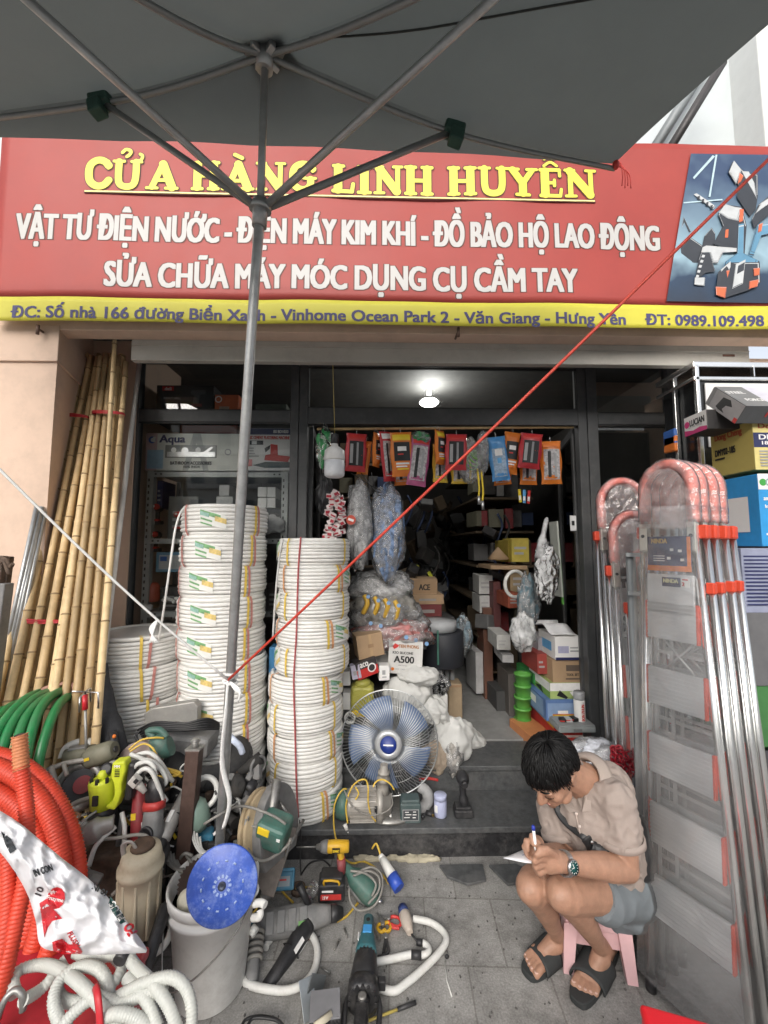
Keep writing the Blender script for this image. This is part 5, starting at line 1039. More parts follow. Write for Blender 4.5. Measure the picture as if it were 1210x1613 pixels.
for l, r_, m_ in (([(112, 1288, 1.56), (126, 1298, 1.54), (145, 1296, 1.54), (155, 1288, 1.54)], .0075, pvc2), ([(140, 1365, 1.46), (150, 1335, 1.48), (165, 1318, 1.5), (182, 1302, 1.52)], .0085, pvc2), ([(195, 1360, 1.5), (196, 1325, 1.52), (196, 1300, 1.54), (192, 1280, 1.56)], .0085, pvc2), ([(158, 1322, 1.5), (185, 1320, 1.49), (215, 1315, 1.49), (232, 1318, 1.48), (232, 1332, 1.47), (222, 1348, 1.46), (205, 1372, 1.44), (188, 1398, 1.43), (176, 1410, 1.42)], .006, cab_g), ([(90, 1340, 1.44), (100, 1300, 1.5), (112, 1280, 1.53), (126, 1284, 1.52), (118, 1292, 1.51), (106, 1280, 1.52)], .004, M('copper_wire', (.4, .22, .13), .5)), ([(90, 1338, 1.42), (115, 1312, 1.46), (135, 1290, 1.5), (152, 1278, 1.53)], .0045, alud)): pxtube(m_, l, r_, 'wire', t)
# lumps: cement-caked tool, rusty block
b = MB(alud); b.tube(PT([(126, 1318, 1.5), (142, 1312, 1.5), (160, 1302, 1.51), (180, 1296, 1.53)]), [.03, .038, .03, .024], 12, k=5); b.jitter(.006, 30); tag(b.build('caked_chisel'), 'cement caked grey tool head lying below the lime tool', 'tool')
b = MB(rust); b.box(P(160, 1362, 1.56), (.19, .12, .15), rot(4, 5, 12), bev=.012); b.jitter(.004, 25); tag(b.build('rusty_block'), 'dark brown rusty metal block low in the tool pile', 'block')
b = MB(gry); b.box(P(138, 1392, 1.42), (.075, .05, .06), rot(10, 24, 8), bev=.008); b.box(P(148, 1388, 1.40), (.04, .03, .035), rot(10, 24, 8), bev=.006); tag(b.build('battery_pack'), 'grey battery pack lying next to the sack above its printed green word', 'battery')
# submersible pump
beige = M('pump_beige', (.48, .42, .31), .5, var=.1, scale=12, dirt=.45, dirtcol=(.26, .19, .12), dscale=7)
t = thing('water_pump', 'beige ribbed submersible pump with rusty top standing before the bucket', 'pump', P(222, 1480, 1.42))
c_ = P(220, 1395, 1.43); h2 = .16
b = MB(beige); b.lathe([(.05, -h2), (.064, -h2 + .01), (.066, .0), (.068, .055), (.074, .06), (.074, .075), (.066, .08), (.066, .10), (.06, .125), (.035, .13)], c_, rot(3, 3, 0), 28)
for q in range(10): a = q * .628; b.box(c_ + V((.066 * math.cos(a), .066 * math.sin(a), -.05)), (.010, .010, .19), rot(0, 0, math.degrees(a)), bev=.003)
b.build('body', t)
b = MB(rust); b.lathe([(.02, 0), (.04, .004), (.034, .014), (.02, .016)], c_ + V((.005, 0, .128)), rot(3, 3, 0), 16); b.build('rusty_top', t)
b = MB(alud); b.tube([c_ + V((-.04, -.03, .11)), c_ + V((-.045, -.035, .16)), c_ + V((-.02, -.03, .165)), c_ + V((-.005, -.02, .13))], .008, 8, k=3, flat=.6); b.build('handle', t)
b = MB(M('black_lid', (.03, .03, .032), .35, dirt=.5, dirtcol=(.2, .2, .2))); b.lathe([(.02, -.02), (.058, -.02), (.06, .0), (.058, .014), (.03, .022), (0, .022)], P(240, 1345, 1.52), rot(20, 8, 0), 26); tag(b.build('scuffed_disc'), 'round black scuffed motor cap behind the beige pump', 'cap')
pxtube(cab_g, [(232, 1320, 1.50), (234, 1336, 1.44), (224, 1350, 1.42), (216, 1362, 1.41)], .005, 'loose_cable', None)
tag(bpy.data.objects['loose_cable'], 'short grey cable curling from the beige pump', 'cable')
b = MB(pvc); b.torus(P(243, 1468, 1.44), .055, .012, fr3((.3, -1, .6)), 28, 8); tag(b.build('hose_ring'), 'ring of pale hose between the beige pump and the black steel bar', 'hose')
t = thing('cable_bundle', 'grey wires coiled between the brown steel tube and the bucket rim', 'cable', P(285, 1370, 1.55))
for q in range(5): pxtube(cab_g, [(258 + q * 5, 1336 + q * 3, 1.6), (262 + q * 5, 1356 + q * 2, 1.57), (278 + q * 5, 1370 + q, 1.54), (300 + q * 3, 1376 - q, 1.54)], .0055, 'wire', t)
for q in range(4): pxtube(pvc2, [(300 + 5 * q, 1300 + 6 * q, 1.62), (306 + 4 * q, 1328 + 3 * q, 1.6), (318 + 3 * q, 1345, 1.58), (332, 1338 + 5 * q, 1.6)], .004, 'wire', t)
# brown steel tube
b = MB(M('brown_steel', (.075, .045, .036), .5, .4, var=.25, scale=12, dirt=.4, dirtcol=(.16, .11, .09), dscale=7)); a, c = P(288, 1385, 1.60), P(307, 1180, 1.66); d = (c - a).normalized(); m = fr3(d, V((0, -1, 0))); b.box((a + c) / 2, (.056, .052, (c - a).length), m, bev=.003); b.use(dsteel); b.cyl(c, c + d * .04, .014, n=12); b.cyl(c + d * .03, c + d * .034, .019, n=12); b.box(c + d * .004, (.06, .056, .008), m)
tag(b.build('steel_jack'), 'brown square steel tube jack with chrome tip standing upright by the umbrella pole', 'steel tube')
b = MB(M('pale_green_plastic', (.20, .29, .24), .4, dirt=.4, dirtcol=(.2, .2, .18))); b.lathe([(.03, 0), (.05, .03), (.052, .09), (.03, .12)], P(318, 1305, 1.66), rot(0, -25, 0), 18); tag(b.build('plastic_jar'), 'cloudy pale green plastic jar behind the brown steel tube', 'jar')
b = MB(pvc); m = fr3((.2, -1, .3)); b.tube([P(322, 1248, 1.7) + m @ V((.05 * math.cos(a), .055 * math.sin(a), 0)) for a in [(-100 + i * 16) * math.pi / 180 for i in range(18)]], .011, 8); tag(b.build('plastic_hook'), 'cream plastic hook ring hanging between the steel tube and the umbrella pole', 'ring')
b = MB(blue_t); b.box(P(318, 1320, 1.68), (.09, .07, .06), rot(10, 10, 20), bev=.015); tag(b.build('tool_case'), 'small dark blue tool body low behind the brown steel tube', 'tool')
# cut-off machine
t = thing('cutoff_machine', 'dark green cut-off saw with tan grinding wheels standing behind the blue disc', 'saw', P(430, 1400, 1.75))
tan = M('tan_disc', (.40, .31, .19), .85, var=.15, scale=30, dirt=.3, dirtcol=(.25, .19, .12))
m = fr3((.93, -.30, .18)); c_ = P(405, 1300, 1.70)
for q, (dx, rr_) in enumerate(((0, .135), (.022, .132))): b = MB(tan); b.lathe([(.0, 0), (rr_ - .004, 0), (rr_, .004), (rr_, .012), (rr_ - .004, .016), (0, .016)], c_ + m @ V((0, 0, dx)), m, 48); b.build('wheel', t)
b = MB(gry); th = [math.pi * k / 18 for k in range(-5, 22)]; mm_ = fr3((.93, -.30, .18)); b.prism([(.15 * math.cos(a), .17 * math.sin(a)) for a in th], .045, mm_, P(428, 1305, 1.74), bev=.004); b.tube(PT([(434, 1250, 1.74), (425, 1290, 1.70), (412, 1350, 1.66)]), .02, 8, k=4); b.build('guard', t)
b = MB(dsteel); a, c = P(414, 1360, 1.64), P(437, 1228, 1.72); b.cyl(a, c, .021, n=4); b.build('arm', t)
b = MB(green_t); c_ = P(432, 1307, 1.64); m = rot(8, 14, -12); b.box(c_, (.125, .11, .105), m, bev=.02, seg=3); b.use(yel_p); b.box(c_ + m @ V((-.025, -.0545, .028)), (.05, .006, .03), m, bev=.003); b.use(wht_p); b.box(c_ + m @ V((.042, -.0545, .02)), (.014, .006, .01), m); b.build('motor', t)
b = MB(dsteel)
for q in range(6): b.tube([P(440 + q * 3, 1262 + q * 4, 1.74), P(446 + q * 2, 1272 + q * 3, 1.72), P(452, 1286, 1.72)], .006, 5, k=3, flat=.3)
b.build('metal_strips', t)
pxtube(cab_g, [(322, 1298, 1.5), (345, 1284, 1.5), (372, 1271, 1.58), (395, 1272, 1.6), (430, 1285, 1.6), (450, 1298, 1.6)], .005, 'cable', t); pxtube(cab_g, [(388, 1290, 1.6), (385, 1320, 1.58), (398, 1350, 1.58), (420, 1355, 1.58), (450, 1335, 1.6), (458, 1322, 1.6)], .006, 'cable', t)
b = MB(M('weathered_board', (.22, .19, .165), .85, var=.3, scale=15, dirt=.5, dirtcol=(.12, .10, .09))); m = rot(-18, 22, 8); b.box(P(432, 1352, 1.72), (.10, .016, .24), m, bev=.003); b.box(P(408, 1358, 1.75), (.10, .016, .2), rot(-14, -4, 0), bev=.003); tag(b.build('scrap_board'), 'weathered brown boards propped under the cut-off saw', 'board')
b = MB(dsteel); b.cyl(P(436, 1395, 1.73), P(459, 1320, 1.72), .005, n=8); b.cyl(P(457, 1330, 1.72), P(478, 1292, 1.86), .008, n=6); tag(b.build('steel_rod'), 'thin steel rod leaning on the boards beside the cut-off saw', 'rod')
# bucket
buck = M('bucket_white', (.74, .735, .71), .5, var=.05, scale=5, dirt=.45, dirtcol=(.33, .30, .27), dscale=4, bump=.04, bscale=30)
bc = V((P(334, 1500, 1.505).x, 1.635, 0)); t = thing('plastic_bucket', 'dirty white plastic bucket full of scrap with a wire handle', 'bucket', bc)
b = MB(buck); b.lathe([(.0, 0.004), (.112, 0.004), (.118, 0.011), (.146, 0.299), (.156, 0.303), (.157, 0.319), (.149, 0.322), (.149, 0.337), (.158, 0.340), (.160, 0.369), (.156, 0.375), (.150, 0.371), (.148, 0.344), (.138, 0.299), (.11, 0.018), (0, 0.018)], bc, None, 56, caps=False); b.build('body', t)
b = MB(dsteel); b.tube([bc + V((.158, -.02, .34)), bc + V((.12, -.12, .28)), bc + V((.0, -.165, .18)), bc + V((-.1, -.15, .15)), bc + V((-.155, -.05, .33))], .0028, 6, k=8); b.build('handle', t)
b = MB(M('rust_stain', (.26, .15, .06), .9)); b.sheet(lambda u, v: bc + V(((.1315 + .03 * v) * math.cos(R(-122 + (3 + 2 * math.sin(9 * v)) * u)), (.1315 + .03 * v) * math.sin(R(-122 + (3 + 2 * math.sin(9 * v)) * u)), .15 + .15 * v)) * 1.0, 3, 10)
disc = M('blue_disc', (.04, .10, .46), .38, var=.3, scale=14, dirt=.65, dirtcol=(.30, .38, .62), dscale=16)
c_ = P(351, 1393, 1.375); m = fr3((.12, -1, .30), V((0, 0, 1))); t = thing('cutting_disc', 'round blue scuffed cutting disc standing in the white bucket', 'disc', c_)
b = MB(disc); b.lathe([(.0, 0), (.112, -.002), (.116, .001), (.116, .006), (.112, .009), (.045, .008), (.036, .011), (.0, .011)], c_, m, 56); b.build('plate', t)
b = MB(M('disc_dark', (.05, .06, .09), .4, .5)); b.lathe([(.0, .0135), (.013, .0135), (.013, .017), (.009, .018), (.0, .012)], c_, m, 20); b.build('bore', t)
b = MB(M('disc_pale', (.35, .45, .7), .4))
for q in range(12): a = q * .5236; b.box(c_ + m @ V((.026 * math.cos(a), .026 * math.sin(a), .0117)), (.009, .007, .002), m @ rot(0, 0, math.degrees(a)))
for q in range(14): a = q * .4488 + .1; b.tube([c_ + m @ V((.068 * math.cos(a + u), .068 * math.sin(a + u), .0095)) for u in (-.07, 0, .07)], .003, 5)
b.build('marking', t)
b = MB(M('saw_dark', (.045, .03, .025), .6, .5, var=.3)); m2 = fr3((.15, -1, .2)); pts = []
for q in range(72): a = 2 * math.pi * q / 72; r_ = .083 if q % 2 else .076; pts.append((r_ * math.cos(a), r_ * math.sin(a)))
b.prism(pts, .003, m2, P(318, 1392, 1.44)); tag(b.build('saw_blade'), 'dark toothed saw blade showing behind the blue disc', 'blade')
b = MB(pvc); m = fr3((.5, -1, .4)); c_ = P(398, 1402, 1.40); b.lathe([(.014, 0), (.022, 0), (.022, .02), (.017, .022), (.017, .05)], c_, fr3((-.5, 1, -.4)), 20); b.torus(c_, .018, .005, fr3((.4, -1, .4)), 20, 6); b.tube(PT([(400, 1424, 1.38), (411, 1422, 1.37), (418, 1426, 1.36)]), .012, 9, k=3); b.tube(PT([(398, 1446, 1.37), (409, 1444, 1.36), (410, 1434, 1.37)]), .012, 9, k=4); tag(b.build('pipe_fitting'), 'white pipe elbows and rings hanging on the right rim of the bucket', 'fitting')
b = MB(M('gauge_cream', (.55, .52, .42), .4, dirt=.3)); b.lathe([(.0, .02), (.02, .02), (.034, .01), (.036, 0), (.03, -.02)], P(296, 1418, 1.42), fr3((-.1, -1, .5)), 20); b.tube(PT([(282, 1432, 1.4), (276, 1440, 1.39), (284, 1448, 1.37)]), .008, 7, k=3); b.box(P(312, 1432, 1.40), (.06, .04, .05), rot(20, 10, 25), bev=.01); tag(b.build('valve'), 'cream round valve and plastic parts inside the bucket', 'valve')
b = MB(pile); b.lathe([(0, .31), (.14, .31)], bc, None, 30);
for q in range(16): b.ell(bc + V((rs.uniform(-.1, .1), rs.uniform(-.1, .1), .32)), (.03, .02, .02), rot(rs.uniform(0, 90), 0, rs.uniform(0, 180)), 8, 6, .3, q)
o = tag(b.build('bucket_scrap'), 'jumble of dark scrap filling the white bucket', 'scrap'); o['kind'] = 'stuff'
def P(x, y, Y): return _P0(x, y, Y + .12)
# ================================================================ DOORWAY GOODS
clear = glassy('clear_plastic', (1, 1, 1), .05, .08, haze=.22, hazecol=(.85, .85, .85), crumple=.8, cscale=30)
milky = glassy('milky_plastic', (1, 1, 1), .03, .15, haze=.6, hazecol=(.75, .76, .76), crumple=.8, cscale=30)
sackw = M('white_sack', (.54, .54, .52), .7, var=.06, scale=6, dirt=.3, dirtcol=(.36, .34, .30), dscale=5, bump=.3, bscale=18)
bin_b = M('kraft_bag', (.33, .25, .16), .8, var=.1, bump=.2)
def pleat(b, c, r, seed, amp=.09):
 for v in b.bm.verts:
  d = v.co - c; a = math.atan2(d.y / r[1], d.x / r[0]); h = d.z / r[2]; k = amp * (math.sin(9 * a + 2.5 * noise.noise(V((h * 1.3, seed, a)))) * .6 + math.sin(17 * a + seed + 3 * h) * .4) * (.35 + .65 * abs(h)); v.co.x += d.x * k; v.co.y += d.y * k; v.co.z += r[2] * .05 * math.sin(6 * h + 4 * a)
def bag(name, label, cat, px_, py_, Y, rad, mat, seed, jit=.3, crump=.012, fr=22, group=None, squash=None, nk=False):
 """a filled bag, rad = half sizes in px,px,m"""
 c = P(px_, py_, Y); r = (rad[0] * mm(Y), rad[2], rad[1] * mm(Y)); b = MB(mat); b.ell(c, r, None, 64, 26, jit * .7, seed); pleat(b, c, r, seed); b.jitter(crump * .5, fr, seed)
 if mat not in (clear, milky, blk):
  k_ = MB(clear); k_.ell(c, [q * 1.06 for q in r], None, 40, 18, jit, seed + 9); pleat(k_, c, r, seed + 5, .12); k_.jitter(.012, 26, seed + 2); b.use(clear); k_.bm.verts.index_update(); b.raw([v.co.copy() for v in k_.bm.verts], [[v.index for v in f.verts] for f in k_.bm.faces], True); k_.bm.free()
 if nk: b.cyl(c + V((0, 0, r[2] * .9)), c + V((.005, 0, r[2] * 1.35)), .012, .03, 10)
 return tag(b.build(name), label, cat, group)
# ceiling lamp inside (lit)
lm = thing('ceiling_lamp', 'lit ceiling lamp seen glowing through the glass transom over the door', 'lamp', P(676, 634, 3.3))
b = MB(M('lamp_glow', (1, 1, 1), .5, emit=(1, .98, .93, 8))); b.lathe([(.0, -.02), (.07, -.018), (.085, 0), (.07, .018), (.0, .02)], P(676, 634, 3.3), None, 20); b.build('bulb', lm)
b = MB(paper_w); b.cyl(P(676, 622, 3.3), P(676, 600, 3.3) , .02); b.build('stem', lm)
pl_ = bpy.data.lights.new('ceiling_lamp_light', 'POINT'); pl_.energy = 7; pl_.shadow_soft_size = .1; pl_.color = (1, .98, .94); po = bpy.data.objects.new('ceiling_lamp_light', pl_); C.objects.link(po); po.parent = lm; po.location = (0, -.12, -.02)
# hanging bulb in front
t = thing('hanging_bulb', 'white plastic LED bulb hanging on a yellow cord in the doorway', 'bulb', P(527, 727, 2.3))
b = MB(M('bulb_white', (.72, .73, .75), .35)); k = mm(2.3); c_ = P(527, 727, 2.3); b.lathe([(.0, -28 * k), (12 * k, -27 * k), (16.5 * k, -24 * k), (17 * k, -20 * k), (17 * k, 2 * k)], c_, None, 28); b.build('diffuser', t)
b = MB(M('bulb_base', (.76, .75, .72), .4)); b.lathe([(17.3 * k, 1 * k), (17.6 * k, 4 * k), (16.5 * k, 18 * k), (11 * k, 23 * k), (6 * k, 26 * k), (5.5 * k, 34 * k), (0, 35 * k)], c_, None, 28); b.build('cap', t)
b = MB(blk); b.lathe([(6 * k, 30 * k), (7 * k, 31 * k), (6.5 * k, 46 * k), (2 * k, 48 * k)], c_, None, 14); b.build('socket', t)
b = MB(M('yellow_cord', (.45, .36, .12), .6)); b.tube([c_ + V((0, 0, 47 * k)), P(525, 600, 2.25), P(523, 512, 2.1)], .0022, 6); b.build('cord', t)
# rod and the row of hanging packets
b = MB(bam[1]); b.cyl(P(500, 676, 2.54), P(903, 673, 2.54), .009, n=10); tag(b.build('hanging_rod'), 'thin wooden rod across the top of the doorway holding the packets', 'rod')
def pack(label, cx, yt, w, h, col, acc, kind, lean=0, yaw=0, Y=2.5, seed=0, grp='plastic packets hung in a row across the doorway'):
 lean += (seed * 37 % 13) - 6; w_, h_ = w * mm(Y) * 1.12, h * mm(Y) * 1.08; top = P(cx, yt, Y); t = thing('hanging_packet', label, 'packet', top, rot(0, lean, yaw), grp)
 def bulge(u, v): e = (max(0, 4 * u * (1 - u)) ** .5) * (max(0, min(1, 7 * v, 7 * (1 - v)))); return .024 * e + .004 * noise.noise(V((u * 5 + seed, v * 6, seed)))
 fn = lambda s: (lambda u, v: V(((u - .5) * w_ * (1 - .06 * math.sin(3 * math.pi * v)), s * bulge(u, v), -v * h_)))
 b = MB(col); b.sheet(fn(-1), 12, 16); b.sheet(fn(1), 8, 10); B_(t, b, 'pouch')
 def patch(u0, u1, v0, v1, mat, lift=.0015, n=6):
  b.use(mat); b.sheet(lambda a, c: V((((u0 + (u1 - u0) * a) - .5) * w_, -bulge(u0 + (u1 - u0) * a, v0 + (v1 - v0) * c) - lift, -(v0 + (v1 - v0) * c) * h_)), n, n)
 b = MB(); a1 = {'o': org_p, 'y': yel_p, 'r': red_p, 'w': wht_p, 'b': lbl_p}
 if kind == 'dark':
  patch(.16, .84, .22, .86, blk_p); patch(.2, .34, .3, .8, gry_p, .003); patch(.5, .6, .26, .84, M('pack_glint', (.3, .3, .3), .15), .0032); patch(.1, .9, .05, .18, a1[acc]);
 elif kind == 'panel':
  patch(.14, .86, .24, .66, blk_p); patch(.1, .9, .06, .2, a1[acc]); patch(.3, .7, .34, .44, wht_p, .003); patch(.3, .55, .5, .53, red_p, .003); patch(.2, .8, .7, .74, wht_p); patch(.2, .7, .77, .8, wht_p); patch(.25, .75, .83, .86, a1[acc], .003)
 elif kind == 'clear':
  patch(.12, .88, .2, .9, M('pack_clear', (.45, .43, .43), .18, var=.5, scale=60)); patch(.3, .45, .25, .85, blk_p, .003); patch(.6, .72, .3, .85, gry_p, .003); patch(.1, .9, .04, .16, a1[acc])
 elif kind == 'blue':
  patch(.15, .85, .28, .92, M('pack_bluegrey', (.30, .40, .52), .2, var=.4, scale=50)); patch(.3, .7, .3, .45, wht_p, .003); patch(.38, .6, .5, .62, lbl_p, .003)
 B_(t, b, 'print')
 b = MB(steel); b.tube([V((0, 0, -.01)), V((0, 0, .015)), V((0, .012, .03)), V((0, .02, .012))], .0015, 5, k=4); B_(t, b, 'hook')
 return t
po_ = M('pack_orange', (.70, .20, .03), .3, var=.1); pr_ = M('pack_red', (.50, .04, .05), .3, var=.15); py2 = M('pack_yellow', (.74, .50, .06), .3, var=.1); pw_ = M('pack_purple', (.42, .10, .22), .3, var=.2); pb_ = M('pack_blue', (.08, .28, .58), .3, var=.2); pg_ = M('pack_green', (.05, .30, .10), .35, var=.3)
pack('red packet with dark tool, first in the row right of the bulb', 562, 683, 31, 60, pr_, 'r', 'dark', -3, 10, 2.46, 1)
pack('slim orange packet half hidden behind the first red packet', 577, 695, 20, 52, po_, 'o', 'dark', 5, -30, 2.52, 2)
pack('orange packet turned edge on, left of a red and white packet', 594, 682, 16, 54, po_, 'o', 'panel', 2, 50, 2.50, 3)
pack('narrow red and white packet leaning left of the yellow topped packet', 606, 680, 22, 78, pr_, 'w', 'clear', -6, 35, 2.47, 4)
pack('orange packet with yellow top and black panel', 631, 681, 33, 70, po_, 'y', 'panel', 0, 4, 2.44, 5)
pack('orange packet hanging low behind the yellow topped packet', 634, 712, 30, 52, po_, 'y', 'clear', 2, -8, 2.54, 6)
pack('purple packet with clear front and green gathered top', 664, 688, 30, 78, pw_, 'r', 'clear', 1, 6, 2.45, 7)
pack('orange packet with pale round window, turned left', 692, 678, 20, 54, po_, 'y', 'panel', -5, 38, 2.45, 8)
pack('yellow orange packet hanging under the round windowed packet', 693, 700, 24, 60, py2, 'o', 'clear', -2, 15, 2.52, 9)
pack('bright red packet with dark gloves and red border', 719, 684, 32, 57, pr_, 'r', 'dark', 2, -4, 2.43, 10)
pack('yellow packet hanging low behind the bright red packet', 727, 724, 30, 38, py2, 'y', 'clear', 3, -10, 2.53, 11)
pack('blue packet with clear front, the only blue one in the row', 781, 688, 27, 70, pb_, 'b', 'blue', -2, -6, 2.46, 12)
pack('orange packet peeking out under the blue packet', 789, 730, 26, 34, po_, 'o', 'clear', 2, -12, 2.54, 13)
pack('orange packet with black panel, right of the blue packet', 808, 681, 25, 67, po_, 'o', 'panel', 2, 2, 2.47, 14)
pack('red packet with dark gloves, right of the orange black paneled packet', 838, 683, 33, 56, pr_, 'r', 'dark', 4, -5, 2.43, 15)
pack('orange and yellow packet hanging behind the rightmost red packet', 833, 700, 26, 64, po_, 'y', 'clear', 1, -4, 2.53, 16)
pack('orange packet with grey gloves, last in the row at the right', 867, 695, 30, 68, po_, 'o', 'clear', 1, -8, 2.46, 17)
bag('green_bag', 'green plastic packet hanging at the left end of the doorway row', 'packet', 512, 706, 2.5, (13, 32, .03), pg_, 3, .5, .008)
bag('green_bag', 'small tuft of green plastic on top of the purple packet', 'packet', 664, 688, 2.44, (13, 8, .02), pg_, 4, .6, .006)
bag('clear_bag', 'clear bag with green loops hanging left of the blue packet', 'bag', 741, 728, 2.48, (22, 36, .04), clear, 5, .5, .012)
b = MB(M('lime_loop', (.20, .50, .07), .4));
for q in range(4): b.torus(P(743 + q * 2, 728 - q * 4, 2.47), .05 - .004 * q, .005, fr3((.5, -1, .2 * q)), 22, 6)
tag(b.build('green_hose_loops'), 'small lime green loops of tube in the clear hanging bag', 'tube')
bag('clear_bag', 'clear bag of pale fittings hanging just left of the blue packet', 'bag', 761, 712, 2.46, (9, 36, .03), clear, 6, .5, .01)
for q, (x, y0, y1) in enumerate(((752, 738, 795), (758, 740, 803))):
 b = MB(yel_p); b.tube(PT([(x, y0, 2.46), (x + 3, (y0 + y1) / 2, 2.45), (x + 2, y1 - 12, 2.45)]), .006, 7, k=4); b.use(steel); b.cyl(P(x + 2, y1 - 14, 2.45), P(x + 3, y1, 2.45), .011, n=10); tag(b.build('flexible_hose'), ('shorter' if q == 0 else 'longer') + ' yellow flexible hose with metal nut hanging below the clear bags', 'hose', 'yellow hoses under the clear bags')
for q in range(3): b = MB([yel_p, lbl_p, red_p][q]); b.box(P(819 + q * 7, 781 + q, 2.56 - q * .004), (.022, .006, .09), rot(0, 6 * q - 4, 20), bev=.002); b.use(wht_p); b.box(P(819 + q * 7, 784 + q, 2.551 - q * .004), (.016, .002, .03), rot(0, 6 * q - 4, 20)); tag(b.build('small_packet'), '%s small card packet hanging in a fan under the rightmost red packet' % ['yellow', 'blue', 'red'][q], 'packet', 'small packets in a fan')
# sachet strip, mesh bags
t = thing('sachet_strip', 'hanging bunch of small white and red sachets below the bulb', 'sachets', P(528, 770, 2.42))
b = MB(M('sachet', (.66, .58, .56), .35, var=.1)); b2 = MB(M('sachet_red', (.42, .03, .05), .4))
for q in range(46):
 x, y = 528 + rnd.uniform(-17, 17) * (.6 + .4 * (q / 46)), 776 + q * 1.75; m = rot(rnd.uniform(-30, 30), rnd.uniform(-30, 30), rnd.uniform(-50, 50)); c_ = P(x, y, 2.42 + rnd.uniform(-.04, .03)); b.box(c_, (.045, .004, .032), m, bev=.0015); b2.box(c_ + m @ V((rnd.uniform(-.012, .012), -.0025, -.004)), (.03, .0015, .010 + .008 * (q % 2)), m)
b.build('sachet', t); b2.build('print', t)
b = MB(M('tag_red', (.5, .06, .03), .5)); c_ = P(553, 819, 2.40); b.cyl(c_, c_ + V((0, -.006, 0)), .03, n=18); b.use(wht_p); b.box(c_ + V((0, -.008, 0)), (.035, .002, .015), rot(0, 20, 0)); tag(b.build('round_tag'), 'round red and white tag hanging beside the sachets', 'tag')
bag('hanging_bag', 'long clear bag of pale fittings hanging left of the blue bag', 'bag', 566, 825, 2.5, (19, 68, .07), M('bag_pale', (.42, .42, .42), .25, var=.5, scale=45, bump=.4, bscale=50), 11, .25, .02, 18)
bag('hanging_bag', 'long clear bag of blue plastic caps hanging inside the doorway', 'bag', 611, 838, 2.55, (27, 74, .08), M('bag_blue', (.15, .22, .36), .25, var=.75, scale=32, bump=.4, bscale=50), 12, .22, .018, 16)
bag('dark_bag', 'black bag hanging behind the sachets', 'bag', 512, 780, 2.6, (14, 34, .05), blk, 13, .4)
b = MB(cab_k);
for q in range(3): b.tube(PT([(553 + 16 * q, 745, 2.5), (585 + 4 * q, 765 + 6 * q, 2.5), (600, 772 + 4 * q, 2.49)]), .003, 5, k=3)
tag(b.build('steel_clips'), 'fan of thin dark wires hanging above the long bags', 'wire')
# stacked goods, left inside
bag('fittings_bag', 'clear bag of grey pipe clips lying on top of the left heap', 'bag', 600, 926, 2.72, (50, 26, .12), M('bag_grey', (.40, .40, .40), .25, var=.55, scale=34, bump=.5, bscale=40), 14, .25, .02, 18)
bag('fittings_bag', 'clear bag of yellow and blue fittings under the grey clip bag', 'bag', 606, 962, 2.70, (54, 30, .13), M('bag_yellowblue', (.20, .19, .17), .25, var=.5, scale=20), 15, .25, .018, 18)
for q in range(4): b = MB(M('fit_yellow', (.62, .38, .05), .4)); b.tube(PT([(574 + q * 16, 938 + q * 3, 2.58), (579 + q * 16, 950 + q * 3, 2.56), (572 + q * 17, 966 + q * 3, 2.58)]), .016, 8, k=4); tag(b.build('yellow_strip'), 'curved yellow plastic strip in the bag of blue and yellow fittings', 'fitting', 'yellow strips in the fittings bag')
capb = M('cap_blue', (.16, .30, .52), .4)
for q in range(9):
 b = MB(capb); x, y = [(580, 940), (596, 946), (612, 950), (628, 954), (584, 982), (600, 986), (640, 1004), (672, 1014), (655, 1008)][q]; c_ = P(x, y, 2.56); b.cyl(c_, c_ + V((0, -.012, .002)), .013, n=10); tag(b.build('pipe_plug'), 'small blue plastic cap in the fittings bags of the left heap', 'plug', 'blue plugs in the fittings bags')
bag('fittings_bag', 'clear bag of red fittings at the bottom of the bag heap', 'bag', 618, 998, 2.68, (62, 27, .12), M('bag_red', (.36, .14, .13), .25, var=.6, scale=22, bump=.4, bscale=40), 16, .3, .018, 16)
box_thing('carton', 'plain brown cardboard box tilted on the heap left of the white A500 box', 'box', 558, 601, 999, 1036, 2.5, .14, card, [('r', 'f', .46, 0, .56, 1, tape_p), ('r', 'f', .4, .42, .62, .58, M('card_dark', (.33, .21, .12), .8))], rz=14, roll=-8)
box_thing('carton', 'black and red boxed tool lying under the brown cardboard box', 'box', 556, 592, 1040, 1066, 2.46, .1, M('carton_black', (.04, .035, .035), .5), [('r', 'f', 0, 0, 1, .55, red_p), ('o', 'f', .72, .45, .28, wht_p), ('o', 'f', .72, .45, .2, M('carton_black', (0, 0, 0))), ('t', 'f', 'aco', .4, .78, .26, .4, wht_p)], rz=20, roll=-14)
box_thing('carton', 'pale lilac carton leaning left of the black and red box', 'box', 552, 567, 1048, 1070, 2.44, .06, M('carton_lilac', (.5, .48, .58), .5), [('r', 'f', .2, .3, .8, .6, gry_p)], rz=10, roll=-12)
box_thing('carton', 'white carton printed KEO SILICONE A500 on the left heap', 'box', 613, 668, 1010, 1062, 2.56, .2, M('carton_a500', (.60, .59, .57), .6, var=.05, dirt=.15), [('p', 'f', [(.1, .82), (.18, .92), (.3, .86), (.26, .8), (.16, .74)], red_p), ('t', 'f', 'TIEN PHONG', .58, .84, .1, .6, M('print_brown', (.35, .15, .05), .5)), ('t', 'f', 'KEO SILICONE', .42, .64, .075, .6, blk_p), ('t', 'f', 'A500', .46, .44, .2, .6, blk_p), ('t', 'f', 'chat luong', .42, .26, .05, .25, gry_p), ('o', 'f', .14, .14, .05, org_p), ('t', 'f', 'cao cap', .35, .14, .05, .3, gry_p)], rz=-4, roll=3)
